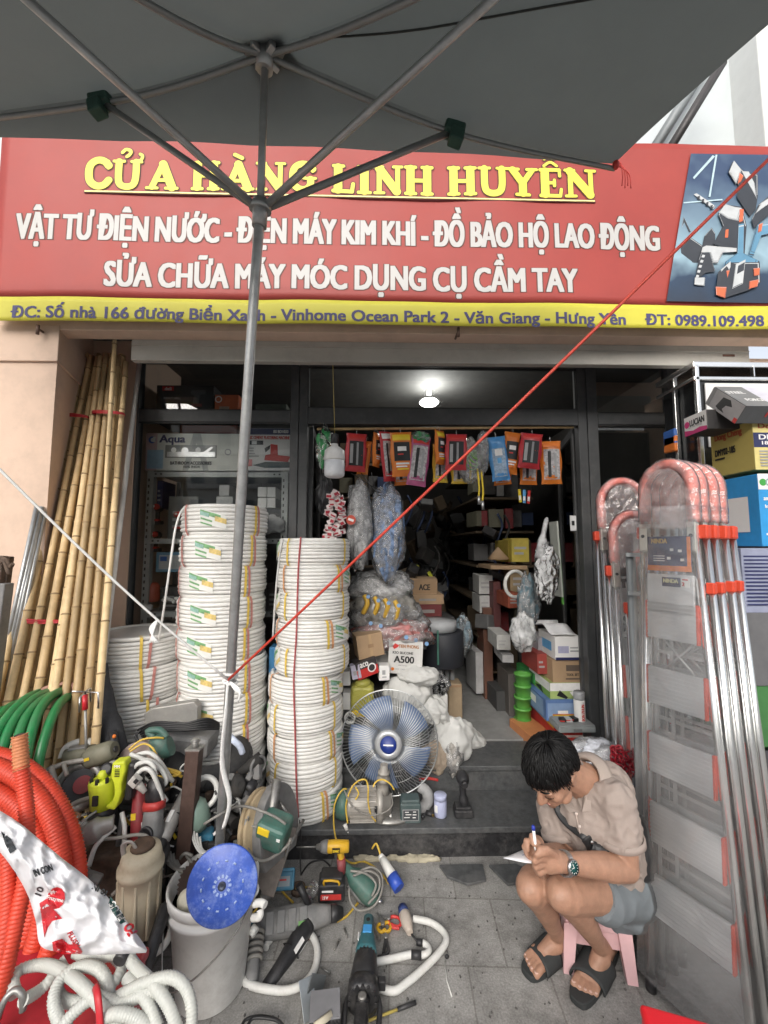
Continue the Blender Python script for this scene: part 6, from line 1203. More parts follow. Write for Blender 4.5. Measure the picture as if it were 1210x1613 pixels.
box_thing('carton', 'small white carton with dark print left of the A500 box foot', 'box', 596, 613, 1049, 1072, 2.5, .08, paper_w, [('r', 'f', .3, .4, .6, .7, gry_p), ('r', 'f', .3, .2, .7, .28, gry_p)], rz=6)
box_thing('carton', 'grey white carton standing behind the brown box and A500 box', 'box', 586, 612, 1008, 1046, 2.66, .12, M('carton_grey', (.4, .39, .37), .6), rz=8)
for q, (x0, x1, y0, y1, Y, cl_, lab) in enumerate([(640, 692, 912, 938, 3.3, 'cardboard', 'brown box lettered ACE at the top of the deeper cartons'), (650, 700, 937, 952, 3.2, 'cardboard', 'long flat brown box under the lettered brown box'), (648, 695, 952, 973, 3.2, None, 'dark red carton under the long flat brown box'), (655, 715, 973, 990, 3.15, None, 'low dark carton under the dark red carton')]):
 mt = MATS['cardboard'] if cl_ else (M('carton_dkred', (.16, .03, .03), .5) if q == 2 else M('carton_dk', (.05, .05, .05), .6)); box_thing('carton', lab, 'box', x0, x1, y0, y1, Y, .3, mt, [('t', 'f', 'ACE', .6, .5, .35, .35, blk_p)] if q == 0 else [('r', 'f', .2, .35, .75, .6, M('print_dimw', (.3, .28, .26), .5))], rz=rnd.uniform(-6, 6))
b = MB(M('roll_dark', (.02, .022, .028), .6)); b.lathe([(.15, 0), (.16, .01), (.16, .24), (.15, .25)], P(697, 1046, 3.0), None, 28); b.use(M('roll_band', (.05, .16, .12), .5)); b.box(P(690, 1020, 2.838), (.012, .006, .24)); b.use(M('roll_top', (.36, .37, .38), .5)); b.lathe([(.04, .25), (.15, .255), (.15, .32), (.04, .33)], P(688, 1046, 3.0), None, 28); tag(b.build('cable_drum'), 'dark cable drum with pale upper rim in the left goods heap', 'drum')
bag('clear_bag', 'pale blue clear bag deep in the shop beside the dark drum', 'bag', 729, 1000, 3.6, (14, 28, .08), M('bag_paleblue', (.20, .27, .32), .3, var=.5, scale=40), 18, .4, .015)
for q in range(5): b = MB(M('grey_profile', (.24, .25, .26), .5)); x = 678 + q * 8.5; b.box(P(x, 1058 - (q % 2) * 3, 3.1), (.032, .03, .34), bev=.004); tag(b.build('grey_profile'), 'upright pale grey plastic profile standing in a row in the left goods', 'profile', 'grey profiles standing in a row')
# jerrycan
jc = M('jerry_yellow', (.36, .34, .07), .35, var=.1, dirt=.3, dirtcol=(.2, .18, .06)); t = thing('jerrycan', 'yellow green plastic jerrycan with red cap left of the sacks', 'jerrycan', P(571, 1122, 2.5))
b = MB(jc); c_ = P(571, 1098, 2.52); b.box(c_ + V((0, 0, -.01)), (.145, .12, .19), bev=.025, seg=3); b.lathe([(.06, .08), (.045, .105), (.022, .115), (.02, .125)], c_, None, 18); b.box(c_ + V((0, -.061, -.01)), (.006, .004, .17))
for q in range(5):
 for s_ in (-1, 1): b.box(c_ + V((s_ * .035, -.0605, -.07 + q * .032)), (.05, .004, .006), rot(0, 18 * s_, 0))
b.build('body', t)
b = MB(M('cap_red', (.5, .04, .03), .4)); b.lathe([(.024, .112), (.025, .114), (.025, .135), (0, .137)], c_, None, 16); b.build('cap', t)
b = MB(yel_p); b.box(c_ + V((0, -.06, -.075)), (.12, .006, .04), bev=.002); b.build('label', t)
# sacks
def sack(label, c, rad, seed, mat=None, r=None, top=None):
 b = MB(mat or sackw); b.ell(c, rad, r, 60, 30, .16, seed); pleat(b, c, rad, seed, .07) if not r else None; b.jitter(.014, 9, seed); b.jitter(.004, 26, seed + 3)
 if top: b.tube([c + V((0, 0, rad[2] * .8)), top, top + V((.03, -.02, .02))], [.03, .018, .035], 10, k=4)
 return tag(b.build('white_sack'), label, 'sack', 'white sacks beside the fan')
sack('white woven sack slumped under the A500 carton', P(645, 1092, 2.62), (.16, .12, .13), 21)
sack('torn white sack with brown paper showing, below the A500 carton', P(660, 1065, 2.56), (.13, .08, .06), 22)
sack('white woven sack folded over, right behind the fan', P(672, 1118, 2.60), (.13, .1, .09), 23)
sack('white sack standing with twisted top nearest the open floor', P(712, 1168, 2.50), (.13, .10, .15), 24, r=rot(0, 14, 0), top=P(697, 1132, 2.47))
sack('white sack lying flat with pointed corner on the shop floor', P(738, 1166, 2.72), (.11, .12, .08), 25, r=rot(0, 25, 20))
sack('brown lower sack in front of the white ones by the fan rim', P(684, 1193, 2.44), (.075, .06, .085), 26, mat=M('sack_brown', (.36, .29, .22), .7, var=.2, bump=.3))
bag('clear_bag', 'clear bag of bolts standing in front of the white sacks', 'bag', 714, 1193, 2.43, (13, 27, .05), M('bag_bolts', (.40, .38, .35), .25, var=.4, scale=50, bump=.4), 27, .3, .01)
bag('black_bag', 'shiny black plastic bag on a white box behind the sacks', 'bag', 690, 1078, 2.85, (16, 17, .08), M('bag_black', (.012, .012, .013), .2), 28, .4, .02)
box_thing('carton', 'white plastic bin behind the sacks under the black bag', 'box', 676, 706, 1094, 1124, 2.8, .15, paper_w, bev=.01)
box_thing('kraft_bag', 'upright brown kraft bag at the right of the white bin', 'bag', 706, 729, 1078, 1133, 3.0, .14, bin_b, [('r', 'f', .1, .9, .9, .97, M('card_dark', (.3, .2, .1), .8))], bev=.012)
b = MB(pvc); b.cyl(P(551, 1131, 2.44), P(551, 1131, 2.40), .034, n=18); b.use(gry)
for q in range(6): b.box(P(551, 1131, 2.395) + rot(0, q * 30, 0) @ V((0, 0, 0)), (.05, .004, .006), rot(0, q * 30, 0))
tag(b.build('pipe_flange'), 'grey white round flange at the left of the fan', 'flange')
for q, (y0, y1) in enumerate(((1058, 1080), (1092, 1118))): box_thing('carton', ['upper', 'lower'][q] + ' white carton edge showing between the coil stack and the jerrycan', 'box', 540, 552, y0, y1, 2.5, .1, paper_w)
# ---- right side boxes
BX = 2.62
gy = M('carton_yellow', (.62, .40, .04), .5); gr_ = M('carton_red', (.50, .04, .035), .5)
box_thing('carton', 'big red and yellow carton at the bottom of the right doorway stack', 'box', 872, 929, 1126, 1170, BX, .5, gr_, [('r', 'f', 0, .55, 1, 1, gy), ('r', 'f', .32, .66, .75, .76, blk_p), ('r', 'f', .3, .2, .9, .28, M('print_pale', (.7, .55, .5), .5)), ('r', 'l', 0, .5, 1, 1, gy), ('p', 'l', [(.4, 1), (1, .62), (1, .9), (.75, 1)], wht_p), ('o', 'l', .2, .62, .22, M('print_amber', (.55, .3, .03), .5)), ('p', 'l', [(0, .2), (1, 0), (1, .35), (0, .55)], gr_), ('t', 'l', 'MINI-LE', .82, .8, .12, .2, blk_p)])
box_thing('carton', 'orange and pink box under the big red and yellow carton', 'box', 842, 885, 1172, 1192, BX - .08, .4, M('carton_orange', (.5, .2, .08), .5), [('r', 'f', 0, .6, 1, 1, M('carton_pinkish', (.55, .3, .25), .5))], rz=10)
box_thing('carton', 'blue carton with pale picture, second layer of the right doorway stack', 'box', 860, 907, 1103, 1136, BX + .01, .42, M('carton_blue', (.10, .18, .38), .5), [('r', 'f', .05, .15, .95, .85, M('print_mist', (.22, .32, .5), .5)), ('r', 'f', .4, .3, .75, .5, wht_p), ('r', 'l', .1, .1, .9, .9, M('print_mist', (.22, .32, .5), .5)), ('r', 'l', .35, .4, .6, .75, wht_p)])
box_thing('carton', 'light green and white carton with leaf shapes on the blue carton', 'box', 866, 918, 1076, 1104, BX + .03, .36, M('carton_green', (.36, .46, .16), .5), [('r', 'f', 0, .55, 1, 1, wht_p), ('p', 'f', [(.2, .3), (.5, .1), (.55, .2), (.3, .6)], blk_p), ('p', 'f', [(.6, .5), (1, .65), (1, .2), (.75, .15)], wht_p), ('o', 'f', .82, .42, .2, M('print_wine', (.15, .03, .05), .5)), ('r', 'l', 0, 0, 1, .5, M('carton_greend', (.2, .38, .08), .5)), ('r', 'l', 0, .5, 1, 1, wht_p), ('p', 'l', [(.3, .3), (.7, .1), (.6, .5)], blk_p)])
box_thing('carton', 'brown cardboard carton with dark printed stamp on the green carton', 'box', 870, 922, 1040, 1078, BX + .04, .32, card, [('r', 'f', .42, .55, .88, .8, M('print_stamp', (.12, .09, .07), .6)), ('t', 'f', 'TOOL SET', .62, .4, .1, .4, blk_p), ('r', 'f', .4, .2, .9, .26, M('print_stamp', (.1, .1, .1))), ('r', 'l', .1, .3, .5, .6, M('print_stamp', (.1, .1, .1)))])
box_thing('carton', 'white carton with small product picture on the brown carton', 'box', 874, 918, 1003, 1040, BX + .02, .28, paper_w, [('r', 'f', 0, 0, 1, .12, nvy_p), ('r', 'f', .1, .3, .5, .6, M('print_lilac', (.4, .4, .55), .5)), ('r', 'f', .55, .35, .9, .42, gry_p), ('r', 'f', .55, .5, .85, .56, gry_p), ('r', 'l', .2, .3, .8, .7, lbl_p)])
b = MB(M('paper_sheet', (.75, .75, .76), .6)); a0 = P(866, 1000, BX + .05); b.sheet(lambda u, v: a0 + V((v * .17, .28 * (1 - u) - .02, .035 * math.sin(math.pi * u) ** 2 + .02 * (1 - u) + .006)), 14, 4, th=.001); b.tube([a0 + V((0, .26, .035)), a0 + V((.17, .26, .035))], .018, 10); tag(b.build('open_notebook'), 'open white notebook with curled page on top of the right doorway stack', 'notebook')
b = MB(M('case_grey', (.26, .28, .28), .5)); c_ = P(901, 1142, BX - .10); b.box(c_, (.23, .15, .035), bev=.008); b.box(c_ + V((0, 0, .022)), (.225, .145, .008), bev=.003); b.use(M('case_latch', (.15, .16, .16), .5)); b.box(c_ + V((0, -.077, .002)), (.05, .006, .014)); tag(b.build('tool_case'), 'flat grey plastic case lying on the red and yellow carton', 'case')
for q in range(3): b = MB([blk_p, M('battery_silver', (.5, .5, .5), .4), blk_p][q]); b.box(P(886 + q * 9, 1134 - q, BX - .1), (.035, .05, .02), rot(0, 0, 10 * q - 10), bev=.002); b.use(red_p); b.box(P(886 + q * 9, 1136 - q, BX - .126), (.03, .002, .005), rot(0, 0, 10 * q - 10)); tag(b.build('small_box'), ['left', 'middle', 'right'][q] + ' one of three tiny cartons lying on the grey case', 'box', 'tiny cartons on the grey case')
t = thing('spray_can', 'white spray can with grey cap and red lettering beside the green carton', 'can', P(914, 1140, BX - .1)); c_ = P(914, 1139, BX - .09); b = MB(paper_w); b.lathe([(.0, 0), (.033, .0), (.034, .004), (.034, .14), (.03, .15)], c_, None, 22); b.use(red_p); b.text('SON PHUN', c_ + V((.004, -.0345, .075)), FRONT @ rot(0, 0, 90), .018, .1, .06); b.build('can', t); b = MB(M('can_cap', (.33, .34, .35), .4)); b.lathe([(.033, .148), (.034, .15), (.034, .19), (.03, .195), (0, .195)], c_, None, 22); b.build('cap', t)
gc = M('cup_green', (.10, .33, .06), .4, var=.1)
t = thing('bucket_stack', 'stack of bright green plastic cups beside the blue carton', 'cups', P(822, 1170, 2.9))
for q in range(6): b = MB(gc); b.lathe([(.05, 0), (.058, .085), (.062, .085), (.062, .10), (.055, .1)], P(824, 1172 - q * 18, 2.92), None, 20, caps=False); b.cyl(P(824, 1172 - q * 18, 2.92), P(824, 1171 - q * 18, 2.92), .05, n=20); b.build('cup', t)
for (x0, x1, y0, y1, Y, col, lab) in [(838, 858, 1062, 1078, 2.9, (.04, .25, .06), 'small dark green box above the stack of green cups'), (808, 836, 847, 886, 3.2, (.48, .38, .06), 'yellow carton high on the right inner shelf'), (798, 808, 850, 886, 3.3, (.35, .27, .05), 'narrow yellow carton left of the yellow carton on the shelf'), (756, 778, 906, 936, 3.5, (.5, .5, .48), 'white carton, upper of two on the inner right'), (756, 774, 938, 966, 3.5, (.46, .46, .45), 'white carton, lower of two on the inner right'), (748, 760, 1028, 1092, 3.5, (.42, .42, .42), 'tall white carton standing low on the inner right'), (776, 788, 916, 1010, 3.4, (.10, .03, .03), 'tall dark red panel on the inner right'), (764, 778, 958, 1110, 3.45, (.12, .05, .03), 'tall brown board on the inner right'), (800, 822, 935, 958, 3.1, (.35, .08, .04), 'red orange carton beside the hanging tool bag'), (784, 806, 1000, 1024, 3.0, (.45, .45, .43), 'pale folded stack low beside the hanging tool bag'), (794, 812, 1032, 1044, 3.0, (.4, .4, .4), 'small grey box above the dark goods on the right'), (806, 836, 895, 935, 3.3, (.3, .22, .12), 'brown carton under the yellow shelf carton'), (846, 868, 1004, 1060, 2.85, (.35, .34, .36), 'grey white carton behind the white one on the right stack'), (846, 862, 1030, 1062, 2.75, (.3, .05, .04), 'red and white box left of the brown carton stack'), (782, 800, 1090, 1150, 3.2, (.05, .05, .05), 'black carton low on the inner right'), (786, 816, 1140, 1165, 3.1, (.3, .17, .04), 'orange brown tray low beside the green cups'), (802, 822, 1062, 1140, 3.1, (.11, .10, .09), 'dark carton left of the green cups')]:
 box_thing('carton', lab, 'box', x0, x1, y0, y1, Y, .3, M('carton_%d_%d' % (x0, y0), col, .6, var=.15), lines('f', .15, .85, .25, .7, 2, gry_p) if y1 - y0 < 45 else (), rz=rnd.uniform(-5, 5))
b = MB(card); b.box(P(790, 892, 3.4), (.30, .4, .03)); b.lathe([(.0, .1), (.09, 0), (.07, -.01)], P(785, 880, 3.3), None, 14); tag(b.build('wooden_shelf'), 'brown shelf board carrying yellow cartons on the inner right', 'shelf')
bag('hanging_bag', 'white translucent plastic bag hanging empty at the right door leaf', 'bag', 861, 900, 2.52, (19, 48, .04), milky, 31, .4, .02, 14)
b = MB(milky); b.tube(PT([(850, 880, 2.52), (856, 842, 2.52), (862, 815, 2.52)]), [.03, .016, .006], 8, k=4); tag(b.build('bag_neck'), 'twisted neck of the white plastic bag by the right door', 'bag')
bag('hanging_bag', 'clear bag of white fittings hanging lower right inside the door', 'bag', 824, 996, 2.7, (20, 30, .07), milky, 32, .3, .015)
bag('hanging_bag', 'dusty blue clear bag hanging above the bag of white fittings', 'bag', 832, 950, 2.75, (15, 42, .05), M('bag_teal', (.10, .16, .19), .3, var=.6, scale=30), 33, .4, .02)
b = MB(pvc); b.torus(P(812, 920, 2.9), .095, .013, fr3((.4, -1, 0)), 26, 8); tag(b.build('white_ring'), 'white ring of hose hanging beside the yellow shelf cartons', 'hose')
b = MB(M('notice_paper', (.66, .66, .65), .6)); b.box(P(903, 824, 2.53), (.04, .004, .1)); b.use(blk_p); b.box(P(903, 824, 2.526), (.018, .002, .03)); tag(b.build('door_notice'), 'small white printed notice stuck on the right door leaf', 'notice')
b = MB(M('board_pale', (.4, .42, .38), .6)); b.box(P(876, 880, 2.72), (.012, .12, .52), rot(0, -2, 0)); b.use(gc); b.box(P(883, 900, 2.70), (.01, .02, .45), rot(0, -2, 0)); tag(b.build('pale_panel'), 'pale panel with green edge standing behind the hanging white bag', 'panel')
# dark clutter deep inside
b = MB(pile); rs2 = random.Random(5)
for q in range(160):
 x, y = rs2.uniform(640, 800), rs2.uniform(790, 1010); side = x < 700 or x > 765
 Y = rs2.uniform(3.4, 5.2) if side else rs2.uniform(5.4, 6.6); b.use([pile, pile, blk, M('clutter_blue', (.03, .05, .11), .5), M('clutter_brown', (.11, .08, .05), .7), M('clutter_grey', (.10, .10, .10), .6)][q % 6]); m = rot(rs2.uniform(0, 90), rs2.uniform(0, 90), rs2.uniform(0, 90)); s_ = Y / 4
 (b.box(P(x, y, Y), (.2 * s_ * rs2.random() + .04, .12, .16 * s_ * rs2.random() + .03), m, bev=.01) if q % 3 else b.tube([P(x, y - 20, Y), P(x + 8, y, Y), P(x - 4, y + 30, Y)], .012 * s_, 6, k=4))
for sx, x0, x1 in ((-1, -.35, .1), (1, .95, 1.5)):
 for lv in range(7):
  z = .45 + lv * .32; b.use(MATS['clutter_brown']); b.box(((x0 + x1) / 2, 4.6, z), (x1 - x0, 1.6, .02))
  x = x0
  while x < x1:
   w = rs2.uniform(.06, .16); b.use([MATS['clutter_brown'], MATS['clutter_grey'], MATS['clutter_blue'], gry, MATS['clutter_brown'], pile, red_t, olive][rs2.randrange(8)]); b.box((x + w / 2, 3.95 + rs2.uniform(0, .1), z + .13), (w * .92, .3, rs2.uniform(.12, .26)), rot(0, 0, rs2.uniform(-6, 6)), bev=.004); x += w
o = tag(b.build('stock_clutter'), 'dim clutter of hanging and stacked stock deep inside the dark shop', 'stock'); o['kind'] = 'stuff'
for q, (x, y, Y) in enumerate(((656, 896, 3.6), (678, 906, 3.6))): b = MB(M('hi_vis', (.5, .55, .03), .5, var=.2)); b.box(P(x, y, Y), (.03, .02, .07), rot(0, 20 - 50 * q, 0), bev=.004); tag(b.build('reflective_strip'), ['left', 'right'][q] + ' bright yellow reflective strip in the dark shop above the brown boxes', 'strip', 'yellow reflective strips in the dark shop')
P = _P0
# ================================================================ RIGHT: CABINET, BOXES, LADDERS
cab_d = M('cabinet_dark', (.02, .021, .022), .18, var=.2); chrome = M('chrome', (.86, .86, .85), .26, 1, var=.05)
Yc0, Yc1 = 2.03, 2.30; xc0 = P(1104, 700, Yc0).x; zc = P(1104, 572, Yc0).z
t = thing('display_cabinet', 'tall black and chrome display cabinet at the right pillar', 'cabinet', (xc0 + .4, 2.2, 0))
b = MB(cab_d); b.box((xc0 + .41, (Yc0 + Yc1) / 2, zc / 2 - .03), (.79, Yc1 - Yc0 - .01, zc - .08)); b.build('body', t)
b = MB(paper_w); b.box((xc0 + .42, Yc0 - .002, zc - .28), (.76, .006, .34)); b.build('front_panel', t)
b = MB(chrome)
for zz in (zc - .01, zc - .085): b.box((xc0 + .4, (Yc0 + Yc1) / 2, zz), (.84, Yc1 - Yc0 + .02, .03 if zz > zc - .05 else .02), bev=.004)
b.box((xc0 + .0, Yc0, zc / 2), (.02, .02, zc - .03), bev=.003); b.box((xc0, (Yc0 + Yc1) / 2 + .02, zc / 2), (.022, .02, zc - .03), bev=.003); b.box((xc0 + .30, Yc0 - .004, zc - .045), (.006, .02, .06))
for zz in (2.02, 1.84, 1.6, 1.3): b.box((xc0 - .002, (Yc0 + Yc1) / 2, zz), (.012, Yc1 - Yc0, .014))
b.build('trim', t)
for q, (x, y, cl_, lab) in enumerate([(1052, 700, org_p, 'orange'), (1058, 690, blu_p, 'blue'), (1066, 742, card, 'brown'), (1056, 760, gr_, 'red')]): b = MB(cl_); b.box(V((xc0 - .03, P(x, y, 2.2).y, P(x, y, 2.2 * 1.0).z)), (.02, .09, .09 if q < 2 else .06), rot(rnd.uniform(-10, 10), 0, 0), bev=.008); tag(b.build('product_box'), lab + ' packet hanging on the side of the black display cabinet', 'packet', 'packets on the cabinet side')
fzm = M('carton_slate', (.10, .105, .11), .5)
box_thing('product_box', 'white and pink ended black carton lettered LUCIAN beside the cabinet', 'box', 1114, 1200, 643, 676, 1.74, .14, M('carton_blk2', (.03, .028, .028), .5), [('r', 'l', 0, 0, 1, 1, paper_w), ('p', 'l', [(0, 0), (1, 0), (1, .18), (.7, .26), (.4, .18), (0, .3)], mag_p), ('t', 'l', 'LUCIAN', .58, .6, .32, .66, blk_p), ('o', 'l', .13, .58, .18, mag_p), ('t', 'l', 'so mi long', .5, .38, .1, .6, gry_p)], rz=-3, roll=0)
box_thing('product_box', 'slate and white carton tilted forward on top of the right box pile', 'box', 1169, 1330, 609, 641, 1.60, .2, fzm, [('r', 't', 0, 0, 1, 1, M('carton_haze', (.62, .61, .68), .5)), ('r', 't', 0, 0, .3, 1, M('carton_slate2', (.2, .2, .2), .5)), ('t', 't', 'STEEL', .12, .68, .12, .2, wht_p), ('t', 't', 'FORCE', .2, .3, .12, .2, wht_p), ('r', 'l', 0, 0, 1, 1, M('carton_mid', (.34, .33, .33), .5)), ('p', 'l', [(.3, .2), (.38, .8), (.6, .86), (.72, .6), (.55, .5), (.5, .25), (.6, .12), (.4, .14)], blk_p), ('r', 'l', .9, 0, 1, .25, red_p), ('r', 'l', 0, .0, .12, 1, M('carton_slate2', (.2, .2, .2), .5)), ('t', 'f', 'F', .28, .55, .26, .05, red_p), ('t', 'f', 'ORZA', .42, .55, .26, .2, wht_p)], rz=0, tilt=44)
dcy = M('carton_mustard', (.42, .34, .10), .5, var=.05)
box_thing('product_box', 'mustard yellow carton lettered Dong Cheng on the right box pile', 'box', 1183, 1330, 660, 742, 1.68, .22, dcy, [('r', 'f', 0, 0, 1, .99, M('carton_paleyel', (.66, .56, .22), .5)), ('r', 'f', .0, .45, 1, .75, nvy_p), ('t', 'f', 'Dong Cheng', .36, .87, .13, .6, M('print_brownred', (.35, .08, .03), .5)), ('t', 'f', 'DMY02-185', .36, .66, .1, .6, wht_p), ('t', 'f', '185mm', .22, .54, .07, .26, wht_p), ('t', 'l', 'Dong Cheng', .45, .84, .18, .66, M('print_brownred', (.35, .08, .03))), ('t', 'l', 'DMY02-185', .36, .52, .14, .5, blk_p), ('r', 'l', .1, .36, .35, .4, blk_p)] + lines('f', .05, .6, .05, .4, 6, gry_p), rz=0)
box_thing('product_box', 'bright blue and white carton under the mustard carton', 'box', 1194, 1330, 744, 862, 1.665, .24, M('carton_bright', (.03, .28, .62), .45), [('r', 'f', 0, .78, 1, 1, paper_w), ('o', 'f', .06, .88, .05, grn_p), ('t', 'f', 'CHESIR', .24, .88, .1, .3, M('print_greengrey', (.25, .33, .33), .5)), ('t', 'f', 'and Care', .16, .66, .06, .22, wht_p), ('t', 'f', 'Ingredients', .2, .54, .06, .28, wht_p), ('o', 'f', .24, .36, .07, M('print_skin', (.55, .6, .62), .5)), ('r', 'f', .05, .15, .3, .18, wht_p), ('r', 'l', .1, .2, .8, .7, paper_w)])
for q, (y0, y1, mat, lab) in enumerate([(863, 965, M('carton_bluewhite', (.26, .28, .38), .5), 'blue and white printed carton seen between the ladder rails'), (966, 1080, M('carton_greywh', (.12, .12, .125), .6), 'grey white carton seen between the ladder rails'), (1081, 1180, M('carton_grn', (.05, .16, .05), .5), 'green carton low between the ladder rails'), (1181, 1330, M('carton_dark4', (.05, .05, .055), .5), 'black crate low behind the ladders'), (1331, 1480, M('carton_brn', (.2, .14, .09), .7), 'brown carton at ground level behind the ladders')]):
 box_thing('product_box', lab, 'box', 1168, 1330, y0, y1, 1.665, .26, mat, lines('f', .02, .5, .1, .9, 14, nvy_p) + lines('f', .5, .9, .1, .9, 14, gry_p) if q == 0 else ())
# ---- ladders
pink = M('pink_foam', (.82, .22, .17), .55, var=.2, scale=40, bump=.35, bscale=70); redcap = M('ladder_red_cap', (.62, .06, .025), .45); tread_m = M('tread_alu', (.62, .625, .63), .45, .15, var=.08, scale=6); wh_bar = M('brace_white', (.62, .62, .62), .4, .3)
wrapf = glassy('ladder_wrap', (.97, .97, .97), .06, .10, haze=.09, hazecol=(.95, .95, .95), crumple=.35, cscale=9)
foamw = glassy('foam_wrap', (1, .97, .96), .06, .12, haze=.2, hazecol=(.95, .78, .76), crumple=.5, cscale=30)
def ladder(label, loc, r, Ht=1.69, wb=.30, wt=.17, ntr=5, front=True, z0=.272, group='folded ladders wrapped in clear film'):
 t = thing('folding_ladder', label, 'ladder', loc, r, group)
 def ul(z): return .012 * z / Ht
 def ur(z): return wb + (ul(Ht) + wt - wb) * z / Ht
 rt = .0135
 for s_, f in (('l', ul), ('r', ur)):
  b = MB(chrome); b.cyl((f(0), 0, .02), (f(Ht), 0, Ht), rt, n=12); B_(t, b, 'rail'); b = MB(blk); b.cyl((f(0), 0, 0), (f(0), 0, .05), rt + .004, n=12); B_(t, b, 'foot')
 for s_, dx, f in (('l', -.022, ul), ('r', .026, ur)):
  b = MB(chrome); b.cyl((f(0) + dx, .022, .02), (f(Ht) + dx, .022, Ht - .04), .0125, n=12); B_(t, b, 'rear_rail'); b = MB(redcap); b.box((f(Ht) + dx, .018, Ht - .035), (.034, .034, .05), bev=.006); B_(t, b, 'rail_cap')
  if s_ == 'r': b = MB(redcap); b.box((f(Ht * .86) + dx, .018, Ht * .86), (.027, .027, .04), bev=.005); B_(t, b, 'rail_clip')
 a, c = V((ul(Ht), 0, Ht)), V((ur(Ht), 0, Ht)); ctr = (a + c) / 2; Rr_ = (c - a).length / 2
 pts = [a, a + V((0, 0, .07))] + [ctr + V((-Rr_ * math.cos(q), 0, .13 + (Rr_ + .015) * math.sin(q))) for q in [math.pi * i / 12 for i in range(13)]] + [c + V((0, 0, .07)), c]
 b = MB(pink); b.tube(smooth_path(pts, 3), .0205, 12); B_(t, b, 'padded_hoop')
 b = MB(M('hoop_plate', (.62, .60, .54), .3, .8))
 for p in (a, c): b.box(p + V((0, -.004, -.05)), (.032, .03, .12), bev=.004)
 b.use(blk_p)
 for p in (a, c): b.cyl(p + V((0, -.02, -.05)), p + V((0, -.0215, -.05)), .007, n=10)
 B_(t, b, 'bracket')
 for q in range(ntr):
  z = z0 + .245 * q * (Ht / 1.69); h_ = .137; x0, x1 = ul(z) + .012, ur(z + h_) - .010
  b = MB(tread_m); b.box(((x0 + x1) / 2, -.012, z + h_ / 2), (x1 - x0, .014, h_), bev=.002)
  for k in range(9): b.box(((x0 + x1) / 2, -.0195, z + .012 + k * .014), (x1 - x0 - .004, .0025, .0045))
  B_(t, b, 'tread'); b = MB(redcap); b.box((x0, -.012, z + h_ / 2), (.008, .018, h_ + .004), bev=.002); b.box((x1, -.012, z + h_ / 2), (.008, .018, h_ + .004), bev=.002); B_(t, b, 'tread_cap')
 b = MB(wh_bar)
 for q in range(ntr):
  z = z0 + .245 * q + .14; b.box((ur(z) * .5, .03, z + .05), (ur(z) * .86, .006, .012))
 zz = z0 + .245 * (ntr - 2) + .15
 for s_ in (-1, 1): A, B2 = V((ul(zz) + .02 if s_ > 0 else ur(zz) - .02, .018, zz - .06)), V((ur(zz) - .02 if s_ > 0 else ul(zz) + .02, .018, zz + .13)); b.cyl(A, B2, .005, n=6)
 for q in range(4): b.box((.03 + q * .03, .02, Ht - .33), (.012, .004, .12))
 b.box((.03, .02, .85), (.012, .004, 1.2)); b.box((.085, .024, .85), (.012, .004, 1.2)); B_(t, b, 'brace')
 if front:
  b = MB(tread_m); x0, x1 = ul(1.5) + .014, ur(1.5) - .010; b.box(((x0 + x1) / 2, -.012, 1.42), (x1 - x0, .014, .15), bev=.003); B_(t, b, 'platform')
  b = MB(nvy_p); zc_ = Ht - .115; b.box(((x0 + x1) / 2 + .004, -.024, zc_), (x1 - x0 - .01, .003, .125)); b.use(org_p); b.box(((x0 + x1) / 2 + .004, -.026, zc_ - .058), (x1 - x0 - .01, .002, .02)); b.box((x1 - .008, -.0262, zc_), (.012, .002, .12))
  b.use(M('print_gold', (.55, .36, .12), .5)); b.text('NINDA', ((x0 + x1) / 2 - .028, -.0262, zc_ + .045), FRONT, .017, .058, .08); b.use(wht_p)
  for k, (dx, dz) in enumerate(((.015, .012), (.043, .008), (.005, -.02), (.05, -.025))): b.box(((x0 + x1) / 2 + dx, -.0263, zc_ + dz), (.012, .002, .010))
  for k in range(3): b.box(((x0 + x1) / 2 - .03, -.0263, zc_ - .012 - k * .009), (.04, .002, .003))
  b.use(nvy_p); b.box(((x0 + x1) / 2 + .008, -.0215, 1.467), (.062, .003, .034)); b.use(M('print_cream', (.72, .70, .42), .5)); b.text('NINDA', ((x0 + x1) / 2 + .008, -.0236, 1.471), FRONT, .014, .052, .08); b.use(paper_w); b.box(((x0 + x1) / 2 + .056, -.0215, 1.467), (.026, .003, .034)); b.use(red_p); b.text('2', ((x0 + x1) / 2 + .05, -.0236, 1.462), FRONT, .013, None, .08); b.box(((x0 + x1) / 2 + .056, -.0236, 1.478), (.018, .001, .005)); B_(t, b, 'label')
 b = MB(wrapf);
 def wf(u, v):
  z = .06 + v * (Ht + .0); x = ul(z) - .03 + (ur(z) - ul(z) + .06) * u
  return V((x, -.034 - .012 * math.sin(math.pi * u) + .007 * noise.noise(V((x * 9, z * 5, 1))), z))
 b.sheet(wf, 14, 50); B_(t, b, 'film')
 b = MB(foamw); b.tube(smooth_path(pts, 3), .0255, 10); b.jitter(.004, 30)
 b.sheet(lambda u, v: ctr + V(((u - .5) * 2 * (Rr_ + .012) * (math.sqrt(max(.02, 1 - v * v * .94)) if v > .0 else 1), -.026, -.02 + .13 * min(1, v * 2) + (Rr_ + .02) * max(0, v * 2 - 1) * .95)), 8, 10); B_(t, b, 'hoop_film')
 return t
BL = G(1026, 1560); ud = V((.446, -.895, 0)); nd = V((.895, .446, 0))
lean = Matrix.Rotation(-R(3.3), 3, 'X'); mL = Matrix((ud, nd, V((0, 0, 1)))).transposed()
ladder('large folded step ladder wrapped in film, foremost and nearest the man', BL, mL @ lean)
